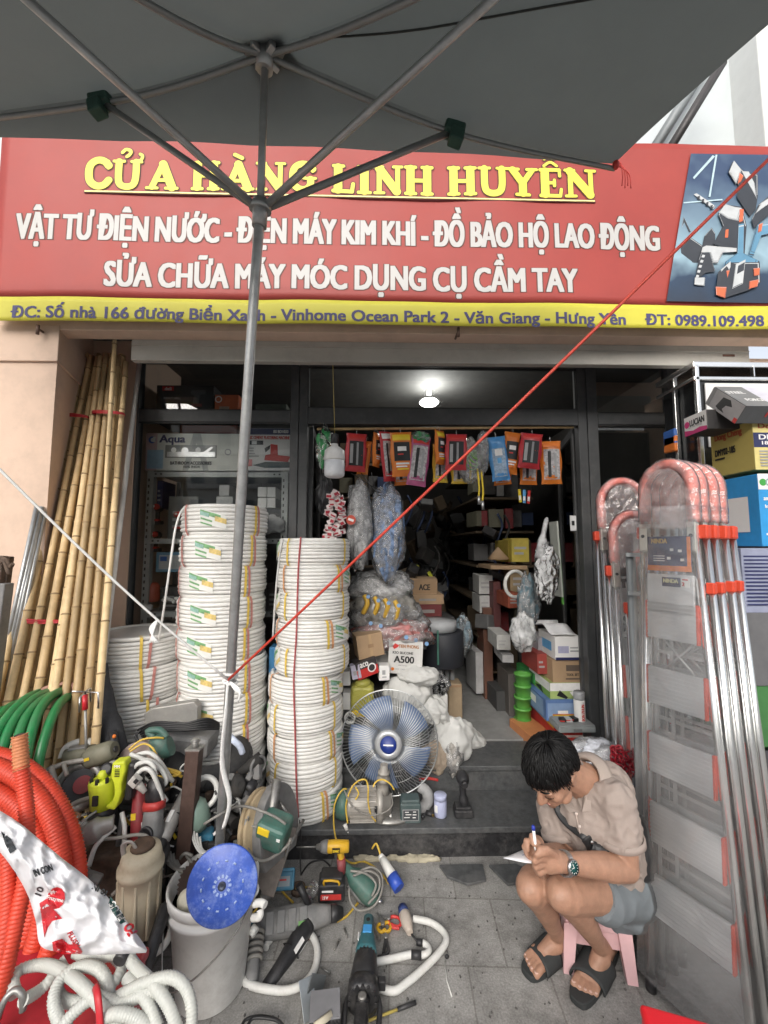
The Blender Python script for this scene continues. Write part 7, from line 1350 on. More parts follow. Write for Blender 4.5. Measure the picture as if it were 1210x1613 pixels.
for q, lab in ((1, 'large folded step ladder wrapped in film, second of the big four'), (2, 'large folded step ladder wrapped in film, third of the big four'), (3, 'large folded step ladder wrapped in film, farthest right of the big four')):
 o = ladder(lab, BL + nd * (.060 * q + (.02 if q > 1 else 0)) + V((0, 0, -.0)), mL @ lean, front=False)
sl_g = 'smaller folded ladders by the right window'
ladder('small folded ladder with pink hoop standing tallest by the right window', (P(958, 860, 2.0).x, 2.0, .0), rot(-3, 0, -8), 1.69, .24, .21, 5, False, group=sl_g)
ladder('small folded ladder with pink hoop in front of the tallest small one', (P(972, 860, 1.84).x, 1.84, .0), rot(-3, 0, -14), 1.52, .22, .17, 4, True if False else False, .26, group=sl_g)
ladder('small folded ladder with low pink hoop behind the grey steel steps', (P(1004, 860, 1.72).x, 1.74, .0), rot(-3, 0, -16), 1.36, .2, .15, 4, False, .26, group=sl_g)
t = thing('steel_steps', 'plain grey painted steel stepladder standing beside the man behind his shoulder', 'stepladder', G(1012, 1440)); gm = M('grey_paint', (.27, .29, .30), .45, var=.1)
for (a, c) in (((993, 872, 1.70), (1018, 1430, 1.66)), ((1032, 868, 1.66), (1062, 1440, 1.6))): b = MB(gm); b.cyl(P(*a), P(*c), .018, n=4); b.build('rail', t)
for y in (875, 936, 1178, 1262, 1350): b = MB(gm); f = (y - 872) / 560; b.box((P(993 + 25 * f, y, 1.69) + P(1032 + 30 * f, y - 2, 1.64)) / 2, (.12, .035, .016), rot(0, 0, -25)); b.build('step', t)
# goods behind the man
bag('clear_bag', 'clear bag of white plastic packing behind the man, on the carton', 'bag', 938, 1190, 1.98, (44, 20, .10), M('bag_clearwhite', (.55, .57, .62), .25, var=.35, scale=30, bump=.5, bscale=40), 41, .35, .02, 18)
box_thing('carton', 'dark topped pale carton under the clear bag behind the man', 'box', 908, 985, 1196, 1436, 1.95, .1, M('carton_ash', (.20, .19, .18), .7))
rc = M('chain_red', (.28, .008, .018), .35, var=.3); b = MB(rc)
for q in range(60): c_ = P(986 + rnd.uniform(-20, 20), 1198 + rnd.uniform(-20, 22), 1.86 + rnd.uniform(-.05, .05)); b.torus(c_, .013, .0045, rot(rnd.uniform(0, 180), rnd.uniform(0, 180), 0), 10, 5)
tag(b.build('red_chain'), 'heap of dark red plastic chain behind the man shoulder', 'chain')['kind'] = 'stuff'
b = MB(M('crate_navy', (.008, .022, .07), .45)); b.box((P(985, 1300, 1.85).x, 1.85, .278), (.2, .14, .555), bev=.02); tag(b.build('blue_crate'), 'dark blue plastic crate under the red chain behind the man', 'crate')
def P(x, y, Y): return _P0(x, y, Y + .17)
# ================================================================ ON THE STEPS
fan_m = M('fan_wire', (.55, .56, .56), .3, .9); bladem = M('fan_blade', (.15, .21, .34), .3, var=.06)
Yf_ = 2.40; fc = P(613, 1168, Yf_ - .17); fr_ = 73 * mm(Yf_)
t = thing('electric_fan', 'large floor fan with steel cage and blue blades standing on the step', 'fan', V((fc.x, Yf_ + .05, .154)))
fm_ = rot(-8, 0, -6) @ Matrix(((1, 0, 0), (0, 0, 1), (0, -1, 0))) ; fz = fm_ @ V((0, 0, 1))
if fz.y > 0: fm_ = fm_ @ rot(180, 0, 0)
def fp(x, y, z): return fc + fm_ @ V((x, y, z))
b = MB(fan_m)
for q in range(92):
 a = 2 * math.pi * q / 92; a2 = a + .25
 pr = [(.072, .052, 0), (.13, .060, .3), (.19, .050, .6), (.235, .030, .85), (fr_, 0, 1)]
 b.tube([fp(r_ * math.cos(a + .25 * w), r_ * math.sin(a + .25 * w), z) for r_, z, w in pr], .0019, 4, k=2)
for r_, z in ((fr_, 0), (.175, .0545), (.226, .036)): b.torus(fc + fz * z, r_, .004 if z == 0 else .0018, fm_, 64, 6)
b.build('front_cage', t)
b = MB(fan_m)
for q in range(46): a = 2 * math.pi * q / 46; b.tube([fp(r_ * math.cos(a), r_ * math.sin(a), z) for r_, z in ((.08, -.09), (.18, -.075), (.24, -.03), (fr_, -.002))], .0013, 4, k=2)
b.build('rear_cage', t)
b = MB(M('fan_hub', (.45, .46, .47), .35, .4)); b.lathe([(.075, .048), (.074, .058), (.052, .066), (.046, .062)], fc, fm_, 40, caps=False); b.build('hub_ring', t)
b = MB(M('fan_badge', (.015, .035, .20), .3)); b.lathe([(0, .065), (.043, .065), (.045, .061), (.045, .05)], fc, fm_, 36); b.use(wht_p); b.text('SENKO', fp(0, 0, .0655), fm_, .010, .055, .05) if False else b.box(fp(0, 0, .0662), (.055, .007, .0008), fm_); b.build('badge', t)
for q in range(5):
 b = MB(bladem); a0 = q * 1.2566 + .5
 def bl(u, v):
  r_ = .04 + .195 * v; a = a0 + (u - .5) * (1.0 - .12 * v) + .25 * v; return fp(r_ * math.cos(a), r_ * math.sin(a), -.015 + (u - .5) * .045)
 b.sheet(bl, 8, 10, th=.003); b.build('blade', t)
b = MB(gry); b.cyl(fp(0, 0, -.02), fp(0, 0, -.20), .055, .045, 20); b.build('motor', t)
b = MB(dsteel); b.cyl(V((fc.x, Yf_ + .1, .16)), fp(0, -.02, -.13), .016, n=12); b.lathe([(.17, 0), (.17, .012), (.14, .022), (.03, .03)], V((fc.x, Yf_ - .0, .155)), None, 30); b.build('stand', t)
b = MB(gr_); b.box(P(640, 1222, 2.42), (.16, .06, .025), rot(0, -4, 8), bev=.002); b.use(wht_p); b.box(P(640, 1217, 2.39), (.15, .05, .004), rot(0, -4, 8)); tag(b.build('red_folder'), 'flat red and white box lying behind the lower rim of the fan', 'box')
b = MB(gr_); b.tube(PT([(660, 1228, 2.36), (675, 1226, 2.36), (690, 1229, 2.36)]), .008, 7, k=3); b.tube(PT([(672, 1222, 2.37), (690, 1224, 2.37)]), .006, 7); tag(b.build('red_clamp'), 'small red clamp lying on the step right of the fan', 'clamp')
# pump motor on the step
t = thing('motor_pump', 'dusty ribbed electric motor pump on the step with a yellow cable on top', 'pump', P(578, 1296, 2.14)); pm_ = M('pump_alu', (.36, .34, .31), .5, .3, var=.12, dirt=.5, dirtcol=(.22, .19, .16), dscale=9)
mx = Matrix(((0, 0, 1), (0, 1, 0), (-1, 0, 0))); c_ = P(577, 1266, 2.13)
b = MB(pm_); b.lathe([(.03, -.11), (.07, -.105), (.072, -.085), (.072, .055), (.06, .06)], c_, mx, 28)
for q in range(20): a = q * .314; b.box(c_ + V((-.015, .076 * math.cos(a), .076 * math.sin(a))), (.135, .004, .014), rot(math.degrees(a) + 90, 0, 0) if False else Matrix.Rotation(a - math.pi / 2, 3, 'X'))
b.build('body', t)
b = MB(green_t); b.lathe([(.02, -.165), (.06, -.16), (.072, -.13), (.074, -.105), (.06, -.10)], c_, mx, 26); b.build('fan_cover', t)
b = MB(pm_); b.lathe([(.06, .055), (.086, .06), (.088, .085), (.07, .09), (.05, .13), (.03, .135)], c_, mx, 28); b.build('flange', t)
b = MB(pm_); pc = P(604, 1230, 2.13); b.lathe([(.036, -.06), (.03, -.03), (.030, .0), (.036, .002), (.036, .016), (.027, .018), (.027, .036), (.033, .038), (.033, .05), (.022, .052), (.02, .085)], pc, rot(0, 3, 0), 22); b.build('outlet', t)
b = MB(pm_)
for x in (-.11, .07): b.box(c_ + V((x, -.03, -.085)), (.03, .09, .012), bev=.003); b.box(c_ + V((x, -.0, -.07)), (.012, .04, .04))
b.use(blk_p); b.box(c_ + V((.055, -.074, .01)), (.022, .01, .04), bev=.003); b.build('foot', t)
yt = thing('yellow_cable', 'yellow power cable looped over the pump with a white plug', 'cable', P(545, 1300, 2.05))
for l in ([(536, 1345, 2.0), (527, 1310, 2.04), (526, 1275, 2.06), (532, 1255, 2.07), (540, 1244, 2.09), (546, 1243, 2.1)], [(548, 1297, 2.05), (545, 1270, 2.06), (552, 1245, 2.07), (562, 1232, 2.1), (575, 1228, 2.1), (580, 1240, 2.06), (580, 1262, 2.05), (584, 1282, 2.05), (592, 1294, 2.06)], [(588, 1240, 2.06), (592, 1232, 2.07), (602, 1228, 2.07), (614, 1234, 2.06), (621, 1244, 2.06)], [(560, 1240, 2.07), (565, 1250, 2.06), (560, 1260, 2.05)]): pxtube(cab_y, l, .0042, 'cord', yt)
b = MB(pvc); b.cyl(P(543, 1298, 2.05), P(547, 1308, 2.04), .011, .008, 10); b.use(steel); b.cyl(P(548, 1310, 2.04), P(549, 1314, 2.04), .003); b.build('plug', yt)
b = MB(cab_g); b.tube(PT([(542, 1244, 2.08), (555, 1270, 2.04), (580, 1284, 2.03), (605, 1280, 2.03), (618, 1268, 2.04), (616, 1250, 2.05)]), .0035, 7, k=6); tag(b.build('grey_cable'), 'thin grey cable sagging across the front of the motor pump', 'cable')
b = MB(M('duct_grey', (.30, .30, .30), .6, var=.15, bump=.3, bscale=60)); b.tube(PT([(618, 1272, 2.2), (640, 1275, 2.2), (662, 1274, 2.19), (674, 1262, 2.19), (672, 1247, 2.19), (660, 1238, 2.2)]), [.022, .026, .03, .032, .028, .024], 14, k=5); tag(b.build('duct_hose'), 'bent grey flexible duct hose behind the battery box on the step', 'hose')
t = thing('battery', 'dark teal battery box with printed white label standing on the step', 'battery', P(646, 1292, 2.1)); c_ = P(646, 1275, 2.12)
b = MB(M('battery_teal', (.06, .09, .09), .5, dirt=.35, dirtcol=(.2, .2, .19))); b.box(c_, (.108, .08, .10), bev=.007); b.box(c_ + V((0, 0, .056)), (.095, .07, .02), bev=.006); b.build('body', t)
b = MB(gry_p); b.box(c_ + V((0, -.0408, -.004)), (.085, .002, .055)); b.use(M('label_deep', (.05, .055, .06), .5)); b.box(c_ + V((0, -.042, -.004)), (.079, .002, .049)); b.use(wht_p)
for x, z, w in ((-.02, .012, .02), (.02, .013, .016), (-.012, 0, .03), (.02, -.001, .02), (-.02, -.014, .03), (.018, -.015, .016)): b.box(c_ + V((x, -.0432, z)), (w, .001, .004))
b.build('label', t)
b = MB(pvc); b.cyl(P(615, 1282, 2.1), P(616, 1296, 2.1), .006, n=8); tag(b.build('white_stub'), 'small white plastic stub standing between the pump and the battery', 'stub')
b = MB(blk); b.cyl(P(672, 1280, 2.12), P(681, 1284, 2.1), .014, .009, 12); b.use(M('brass', (.5, .35, .12), .35, 1)); b.cyl(P(681, 1284, 2.1), P(683, 1285, 2.09), .007, n=10); b.use(blk); b.cyl(P(664, 1284, 2.11), P(668, 1289, 2.1), .01, n=10); tag(b.build('plug_socket'), 'small black plug with brass tip lying by the battery box', 'plug')
jarm = M('jar_lilac', (.42, .45, .62), .35, var=.06); c_ = V((P(694, 1284, 2.14).x, 2.31, .155)); b = MB(jarm); b.lathe([(0, 0), (.032, .0), (.034, .004), (.034, .075), (.031, .08), (.031, .083), (.034, .084), (.034, .105), (.031, .108), (0, .108)], c_, None, 26); b.use(wht_p); b.box(c_ + V((-.026, -.024, .045)), (.016, .004, .035), rot(0, 0, -40)); tag(b.build('plastic_jar'), 'small lilac white plastic jar with lid standing on the step', 'jar')
t = thing('hand_vacuum', 'black cordless tool standing upright on its battery on the step', 'power tool', V((P(729, 1284, 2.14).x, 2.31, .155))); c0 = V((P(729, 1284, 2.14).x, 2.31, .155))
b = MB(blk); b.box(c0 + V((.002, 0, .02)), (.10, .07, .04), bev=.008); b.box(c0 + V((.0, 0, .045)), (.085, .06, .02), bev=.006); b.build('battery', t)
b = MB(blk); b.tube([c0 + V((.01, 0, .05)), c0 + V((.004, 0, .10)), c0 + V((0, 0, .17))], [.026, .018, .019], 12, k=4); b.build('handle', t)
b = MB(blk); b.ell(c0 + V((-.002, -.02, .20)), (.034, .06, .036), None, 18, 12); b.cyl(c0 + V((-.002, -.07, .2)), c0 + V((-.002, -.09, .198)), .018, .014, 14); b.build('head', t)
b = MB(M('chalk_line', (.5, .5, .48), .8));
def P(x, y, Y): return _P0(x, y, Y + .15)
# ================================================================ ON THE PAVEMENT
t, L = toolpx('impact_driver', 'yellow and grey cordless driver standing on its black 21V battery', 'drill', (550, 1333, 1.84), (497, 1334, 1.84)); dw = M('tool_yellow', (.62, .36, .02), .45, var=.1, dirt=.3, dirtcol=(.2, .15, .06), dscale=12)
pistol_drill(t, .155, dw, dw, blk, None, .09);
b = MB(blk_p); b.box((-.02, .0275, .0), (.035, .003, .022)); b.use(yel_p); b.text('DEWALT', (-.02, .0295, .0), Matrix(((-1, 0, 0), (0, 0, 1), (0, 1, 0))), .010, .03, .05); B_(t, b, 'marking'); b = MB(gry); xs(b, [(.02, .026, .028, 0), (.04, .024, .025, 0), (.055, .018, .018, 0)], p=2.2); B_(t, b, 'nose')
b = MB(red_t); b.cyl((-.04, 0, -.05), (-.045, 0, -.11), .02, n=10); B_(t, b, 'grip')
t = thing('battery_pack', 'black battery pack with red 21V label in front of the yellow driver', 'battery', P(522, 1420, 1.83)); c_ = P(523, 1396, 1.82)
b = MB(blk); b.box(c_, (.118, .085, .075), rot(0, 1, 3), bev=.008); b.box(c_ + V((0, 0, .045)), (.1, .07, .03), bev=.008); b.build('body', t)
b = MB(gr_); b.box(c_ + V((.0, -.0435, -.012)), (.09, .003, .022), rot(0, 1, 3)); b.use(wht_p); b.text('21V', c_ + V((-.026, -.0455, -.012)), FRONT, .013, .03, .06); b.box(c_ + V((-.015, -.0445, .012)), (.05, .002, .007)); b.build('label', t)
b = MB(dw); b.tube([c_ + V((-.03, -.04, .035)), c_ + V((-.03, -.042, .055)), c_ + V((.03, -.042, .052)), c_ + V((.035, -.04, .035))], .005, 6, k=2); b.build('latch', t)
t, L = toolpx('corded_drill', 'worn green corded drill wrapped in its grey cable lying by the step', 'drill', (540, 1362, 1.86), (596, 1420, 1.80), (.2, -.5, .8))
b = MB(green_t); xs(b, [(-.10, .018, .018, 0), (-.06, .022, .022, 0), (-.03, .04, .04, 0), (.05, .046, .046, 0), (.085, .04, .04, 0), (.10, .02, .02, 0)], p=2.3); slots(b, -.01, .03, 5, .046, 0); B_(t, b, 'body'); b = MB(gry); xs(b, [(-.04, .0425, .02, -.025), (.03, .048, .02, -.03), (.07, .042, .018, -.028)]); B_(t, b, 'base'); b = MB(steel); b.cyl((.10, 0, 0), (.125, .01, 0), .012, .006, 10); B_(t, b, 'chuck')
b = MB(cab_k); b.cyl((-.10, 0, 0), (-.15, .01, .01), .012, .007); B_(t, b, 'cord_sleeve')
for l in ([(562, 1375, 1.8), (585, 1366, 1.82), (601, 1378, 1.82), (601, 1405, 1.78), (588, 1428, 1.75), (565, 1434, 1.74), (552, 1420, 1.75), (550, 1400, 1.77)], [(556, 1380, 1.79), (580, 1372, 1.8), (597, 1382, 1.8), (596, 1404, 1.77), (580, 1424, 1.75)], [(552, 1372, 1.79), (576, 1376, 1.79), (592, 1392, 1.78), (586, 1412, 1.76)]): pxtube(cab_g, l, .005, 'cable', t)
def gp(l, z=.012): return [G(x, y, z) for x, y in l]
def floor_cable(lab, l, r, mat, z=None, k=7, ridge=None, name='cable'):
 b = MB(mat); b.tube(smooth_path(gp(l, z or r), k), r, 10, ridge=ridge); return tag(b.build(name), lab, name)
floor_cable('yellow cable running along the step foot to the white and blue plug', [(540, 1352), (556, 1360), (572, 1357), (590, 1366), (604, 1380), (612, 1392)], .0045, cab_y, name='yellow_cable')
floor_cable('short yellow cable between the green drill and the grey hammer', [(530, 1452), (545, 1444), (556, 1432), (566, 1420)], .0045, cab_y, name='yellow_cable')
floor_cable('yellow cable passing behind the battery and the teal adapter', [(425, 1398), (432, 1384), (428, 1372), (436, 1392), (450, 1410), (462, 1422)], .0045, cab_y, name='yellow_cable')
floor_cable('yellow cable lying behind the black 21V battery', [(455, 1400), (480, 1398), (505, 1396)], .0045, cab_y, name='yellow_cable')
floor_cable('black cable running from the step to the teal adapter', [(474, 1378), (488, 1360), (508, 1355), (520, 1364)], .004, cab_k, name='black_cable')
pxtube(cab_k, [(474, 1378, 1.94), (473, 1350, 2.0), (474, 1315, 2.04), (472, 1292, 2.05)], .0035, 'black_wire'); tag(bpy.data.objects['black_wire'], 'thin black wire hanging down the step riser', 'wire')
t = thing('wall_plug', 'white plug with bright blue collar standing by the step foot', 'plug', G(615, 1398)); a, c = P(602, 1352, 1.93), P(628, 1398, 1.83); d = (c - a).normalized()
b = MB(pvc); b.cyl(a, a + d * .085, .017, .024, 16); b.cyl(a - d * .015, a, .012, .017, 12); b.build('body', t); b = MB(M('plug_blue', (.03, .08, .42), .4)); b.cyl(a + d * .083, a + d * .14, .029, .027, 16); b.build('collar', t); b = MB(cab_y); b.tube([a - d * .012, a - d * .05 + V((0, 0, .02)), a - d * .07 + V((-.01, 0, -.02))], .0048, 7, k=4); b.build('cord', t)
t = thing('battery_adapter', 'teal battery adapter lying open beside the yellow cable', 'adapter', G(445, 1405)); c_ = P(445, 1386, 1.86); m = rot(-35, 0, 4)
b = MB(blue_t); b.box(c_, (.105, .03, .075), m, bev=.008); b.box(c_ + m @ V((0, -.018, .034)), (.11, .02, .014), m, bev=.004); b.box(c_ + m @ V((-.05, -.018, 0)), (.012, .02, .07), m, bev=.004); b.box(c_ + m @ V((.05, -.018, 0)), (.012, .02, .07), m, bev=.004); b.use(M('adapter_plate', (.25, .3, .33), .5)); b.box(c_ + m @ V((0, -.0165, -.005)), (.07, .004, .035), m); b.use(red_p); b.box(c_ + m @ V((0, -.0185, .0)), (.04, .002, .006), m); b.build('body', t)
t, L = toolpx('rotary_hammer', 'blue and black rotary hammer standing behind the teal adapter by the bucket', 'power tool', (400, 1400, 1.80), (428, 1368, 1.82), (.3, -1, .4)); rotary_hammer(t, .2, blue_t, blue_t, gry, False)
t, L = toolpx('rotary_hammer', 'big grey dirt covered rotary hammer with blue end lying by the bucket', 'power tool', (405, 1460, 1.66), (520, 1440, 1.72), (.1, -.7, .7))
b = MB(gry); xs(b, [(-.16, .035, .035, 0), (-.15, .05, .045, 0), (.02, .052, .048, 0), (.06, .045, .045, .004), (.13, .034, .034, .004), (.15, .03, .03, .004)])
for q in range(4): b.box((-.10 + q * .045, .0, .045), (.034, .07, .012), bev=.004)
b.use(M('hammer_mark', (.12, .3, .08), .6)); b.box((.03, -.02, .053), (.03, .02, .003)); B_(t, b, 'body'); b = MB(blue_t); xs(b, [(-.22, .02, .025, 0), (-.2, .04, .04, 0), (-.145, .051, .046, 0)]); b.box((-.17, -.03, .03), (.08, .04, .05), bev=.008); B_(t, b, 'rear_cover'); chuckp(t, .15, .03, .055, blk); b = MB(red_t); b.tube([(.06, -.05, .0), (.06, -.07, -.03), (.05, -.08, -.07)], .018, 9, k=4); B_(t, b, 'side_handle')
t, L = toolpx('angle_grinder', 'black angle grinder with a reddish worn disc lying inside the white hose loop', 'grinder', (438, 1530, 1.53), (487, 1452, 1.68), (.7, -.3, .5)); grinder(t, .30, blk, gry, .05, M('disc_red', (.26, .05, .035), .6, var=.3), True)
t, L = toolpx('cable_plug', 'grey plug with cable wound around lying at the bucket foot', 'plug', (402, 1470, 1.6), (396, 1545, 1.49)); b = MB(gry); xs(b, [(-.09, .018, .018, 0), (-.05, .024, .024, 0), (.05, .026, .026, 0), (.09, .02, .02, 0)], p=2.2); B_(t, b, 'body'); b = MB(cab_g)
for q in range(5): b.torus((-.06 + q * .018, 0, 0), .031, .007, fr3((1, .1, .1)), 18, 6)
B_(t, b, 'cable'); b = MB(steel); b.cyl((.09, .008, .0), (.112, .008, 0), .003); b.cyl((.09, -.008, 0), (.112, -.008, 0), .003); B_(t, b, 'pin')
floor_cable('white flexible hose curled in a loop on the paving right of the bucket', [(372, 1532), (392, 1550), (420, 1558), (452, 1560), (478, 1550), (495, 1528), (500, 1500), (494, 1478), (480, 1466), (460, 1462), (440, 1468), (424, 1482), (418, 1494)], .0128, pvc, .0145, ridge=(.012, .0006), name='white_hose')
b = MB(pvc); b.cyl(P(396, 1462, 1.5), P(403, 1470, 1.49), .016, n=12); tag(b.build('ribbed_fitting'), 'white ribbed pipe cap poking out beside the bucket', 'fitting')
# breaker
t = thing('demolition_breaker', 'big teal and black demolition hammer lying on the paving towards the viewer', 'power tool', G(570, 1560)); A, B = G(581, 1446, .055), G(566, 1650, .075); L = (B - A).length; x = (B - A).normalized(); z = (V((0, 0, 1)) - x * x.z).normalized(); y = z.cross(x); t.matrix_basis = Matrix.Translation(A + x * L * .39) @ Matrix((x, y, z)).transposed().to_4x4() @ Matrix.Scale(.78, 4); WM[t] = t.matrix_basis.copy()
h = L / 2
b = MB(teal); xs(b, [(-h, .018, .022, 0), (-h + .01, .026, .028, 0), (-h + .09, .03, .03, .004), (-h + .16, .045, .045, 0), (-h + .2, .052, .05, 0), (-h + .225, .05, .05, 0)]); b.use(M('switch_blue', (.05, .28, .6), .4)); b.box((-h + .115, 0, .038), (.045, .045, .012), bev=.003); b.use(blk_p); b.cyl((-h + .05, 0, .031), (-h + .05, 0, .034), .010, n=12); b.use(wht_p); b.box((-h + .15, -.036, .024), (.04, .004, .03), rot(30, 0, 0)); B_(t, b, 'handle')
b = MB(blk); xs(b, [(-h + .22, .048, .046, 0), (-h + .235, .055, .055, 0), (-h + .30, .062, .062, 0), (-h + .34, .066, .064, 0), (-h + .355, .06, .06, 0)], p=2.3)
for q in range(8): b.box((-h + .25, .05 * math.cos(R(20 + q * 20)), .05 * math.sin(R(20 + q * 20)) + .003), (.05, .005, .008), Matrix.Rotation(R(20 + q * 20) - math.pi / 2, 3, 'X'), bev=.001)
B_(t, b, 'motor')
b = MB(M('gear_black', (.03, .03, .032), .35, .5, dirt=.4, dirtcol=(.16, .15, .14), dscale=14)); xs(b, [(-h + .35, .058, .058, 0), (-h + .36, .07, .068, 0), (-h + .41, .07, .068, 0), (-h + .42, .05, .05, 0)], p=2.6); b.cyl((-h + .41, 0, .01), (-h + .46, 0, .008), .032, .026, 20); b.box((-h + .50, 0, 0), (.1, .058, .07), bev=.01); b.box((-h + .50, 0, 0), (.104, .03, .04), bev=.004)
for q in range(9): a = R(-10 + q * 25); b.cyl((-h + .408, .058 * math.cos(a), .056 * math.sin(a)), (-h + .424, .058 * math.cos(a), .056 * math.sin(a)), .008, n=8)
B_(t, b, 'gear_head'); b = MB(blk)
for s_ in (-1, 1): b.tube([(-h + .36, s_ * .055, -.02), (-h + .42, s_ * .075, -.02), (-h + .52, s_ * .068, -.03)], .012, 8, k=3)
b.box((-h + .34, .08, .0), (.03, .035, .04), bev=.005); B_(t, b, 'side_arm')
b = MB(dsteel); b.lathe([(.0, .0), (.018, .0), (.019, .01), (.012, .012)], (-h + .44, 0, .036), None, 14); B_(t, b, 'bolt')
floor_cable('thick white hose curving out from the demolition hammer to the right', [(575, 1548), (590, 1554), (620, 1561), (640, 1549), (664, 1529), (690, 1503), (703, 1482), (697, 1466), (678, 1453), (650, 1447)], .0125, pvc, .0145, ridge=(.012, .0005), name='white_hose')
t = thing('hose_cable', 'white sleeved cable with black tape leading to a dirty blue tipped plug', 'cable', G(630, 1510)); b = MB(pvc); b.tube(smooth_path(gp([(586, 1517), (615, 1511), (650, 1503)], .0145), 6), .0125, 10); b.tube(smooth_path(gp([(662, 1505), (671, 1503), (676, 1497), (672, 1489), (663, 1484)], .0145), 6), .0115, 10); b.build('sleeve', t); b = MB(blk); b.cyl(G(648, 1503.5, .0145), G(664, 1505, .0145), .0145, n=12); b.cyl(G(656, 1484, .016), G(666, 1485, .016), .012, n=10); b.build('tape', t); b = MB(cab_k); b.tube(gp([(658, 1484), (650, 1474), (646, 1468)], .016), .004, 6); b.build('wire', t)
t = thing('wall_plug', 'dirty cream plug with dark blue tip lying near the red handled pliers', 'plug', G(640, 1460)); a, c = G(646, 1470, .022), G(634, 1430, .024); d = c - a; b = MB(M('plug_cream', (.48, .42, .36), .55, dirt=.5, dirtcol=(.3, .22, .16))); b.lathe([(.012, 0), (.017, .02), (.024, d.length * .35), (.025, d.length * .7), (.022, d.length * .74)], a, fr3(d), 16); b.build('body', t); b = MB(M('plug_navy', (.03, .05, .16), .4)); b.cyl(a + d * .72, c, .023, .021, 16); b.build('tip', t)
def pliers(lab, jaw, piv, h1, h2, mat, name='pliers'):
 t = thing(name, lab, 'pliers', G(*piv)); j, p = G(*jaw, .014), G(*piv, .014); b = MB(dsteel); b.tube([j, j.lerp(p, .5), p], [.003, .007, .010], 8, k=2); b.cyl(p, p + V((0, 0, .012)), .009, n=10); b.build('jaw', t)
 for l in (h1, h2): b = MB(mat); b.tube([p] + gp(l, .014), .0062, 8, k=5); b.build('handle', t)
pliers('pliers with yellow loop handles lying by the breaker', (594, 1438), (603, 1458), [(597, 1456), (595, 1463), (601, 1468), (607, 1464)], [(609, 1453), (615, 1457), (614, 1465), (608, 1468), (605, 1466)], dw)
pliers('scissors with red handles lying between the yellow pliers and the plug', (600, 1442), (612, 1449), [(618, 1444), (628, 1446), (632, 1454), (626, 1460), (616, 1456)], [(614, 1456), (620, 1461), (629, 1462)], gr_, 'scissors')
pliers('black pliers with dark handles beside the teal breaker handle', (607, 1468), (608, 1478), [(610, 1488), (612, 1498), (606, 1505), (595, 1508)], [(606, 1490), (604, 1502)], blk)
floor_cable('dark steel bar lying beside the breaker handle', [(586, 1446), (593, 1466), (598, 1482)], .007, dsteel, name='steel_bar')
t = thing('screwdriver', 'thin screwdriver with yellow shaft and dark handle lying on the paving', 'screwdriver', G(616, 1594)); b = MB(M('shaft_yellow', (.5, .40, .10), .5)); b.cyl(G(580, 1608, .008), G(627, 1590, .008), .0042, n=8); b.build('shaft', t); b = MB(blk); b.cyl(G(626, 1590.5, .009), G(655, 1579, .009), .0068, n=10); b.build('handle', t)
b = MB(M('plate_zinc', (.25, .27, .28), .4, .8)); a = G(490, 1590); m = rot(0, 0, 25); b.box(a + V((-.01, .0, .035)), (.05, .004, .10), m @ rot(-50, 0, 0), bev=.001); b.box(a + V((.015, .03, .05)), (.06, .004, .05), m @ rot(-20, 30, 0), bev=.001); tag(b.build('metal_bracket'), 'bent shiny zinc metal bracket lying at the bottom of the picture', 'bracket')
b = MB(blk); b.box(G(512, 1606, .045) + V((0, 0, 0)), (.10, .09, .085), rot(0, 0, 6), bev=.006)
for q in range(8): b.box(G(512, 1606, .045) + V((-.042 + q * .012, -.046, 0)), (.005, .006, .08), rot(0, 0, 6))
b.use(M('charger_top', (.2, .2, .21), .4)); b.box(G(512, 1606, .045) + V((0, 0, .045)), (.098, .088, .006), rot(0, 0, 6)); b.use(M('tape_residue', (.55, .5, .38), .7)); b.tube([G(512, 1606, .094) + V((-.03, -.02, 0)), G(512, 1606, .094) + V((.02, .015, 0))], .010, 7, flat=.5); tag(b.build('charger_box'), 'black finned charger box at the bottom edge beside the breaker', 'charger')
for q in range(2): floor_cable('black cable looped at the bottom edge right of the bucket' if q == 0 else 'second black cable loop at the bottom edge near the charger', [(380 + 10 * q, 1618), (388 + 8 * q, 1606), (410, 1601 + 2 * q), (435, 1606 + q), (448, 1618)], .005, cab_k, .02 + .01 * q, name='black_cable')
b = MB(clear); c_ = P(492, 1402, 1.84); b.box(c_, (.05, .03, .075), rot(0, 35, 0), bev=.008); b.use(mag_p); b.box(c_ + rot(0, 35, 0) @ V((0, 0, -.042)), (.05, .03, .008), rot(0, 35, 0)); tag(b.build('clear_case'), 'clear plastic case with pink edge left of the black 21V battery', 'case')
b = MB(blk); b.ell(G(704, 1507, .008), (.009, .007, .008), None, 8, 6); tag(b.build('black_plug'), 'tiny black rubber bit on the paving right of the white hose', 'rubber bit')
b = MB(M('chalk', (.6, .6, .57), .8)); b.tube([G(700, 1513, .002), G(704, 1545, .002), G(712, 1570, .002)], .0025, 5, flat=.3); tag(b.build('white_scrap'), 'thin white scrap of thread on the paving right of the hose', 'scrap')
t, L = toolpx('drill_chuck', 'loose grey drill chuck lying between the bucket and the teal adapter', 'chuck', (402, 1425, 1.74), (424, 1410, 1.78)); b = MB(dsteel); b.lathe([(.012, -.05), (.022, -.045), (.024, 0), (.022, .005), (.022, .03), (.012, .05)], (0, 0, 0), fr3((1, 0, 0)), 16); B_(t, b, 'body')
b = MB(M('worn_guard', (.26, .15, .12), .6, dirt=.5)); c_ = G(412, 1462, .03); b.lathe([(.0, 0), (.05, 0), (.052, .012), (.048, .012), (.046, .003), (0, .003)], c_, rot(50, 20, 0), 26); tag(b.build('grinder_guard'), 'reddish brown worn grinder guard leaning on the bucket side', 'guard')
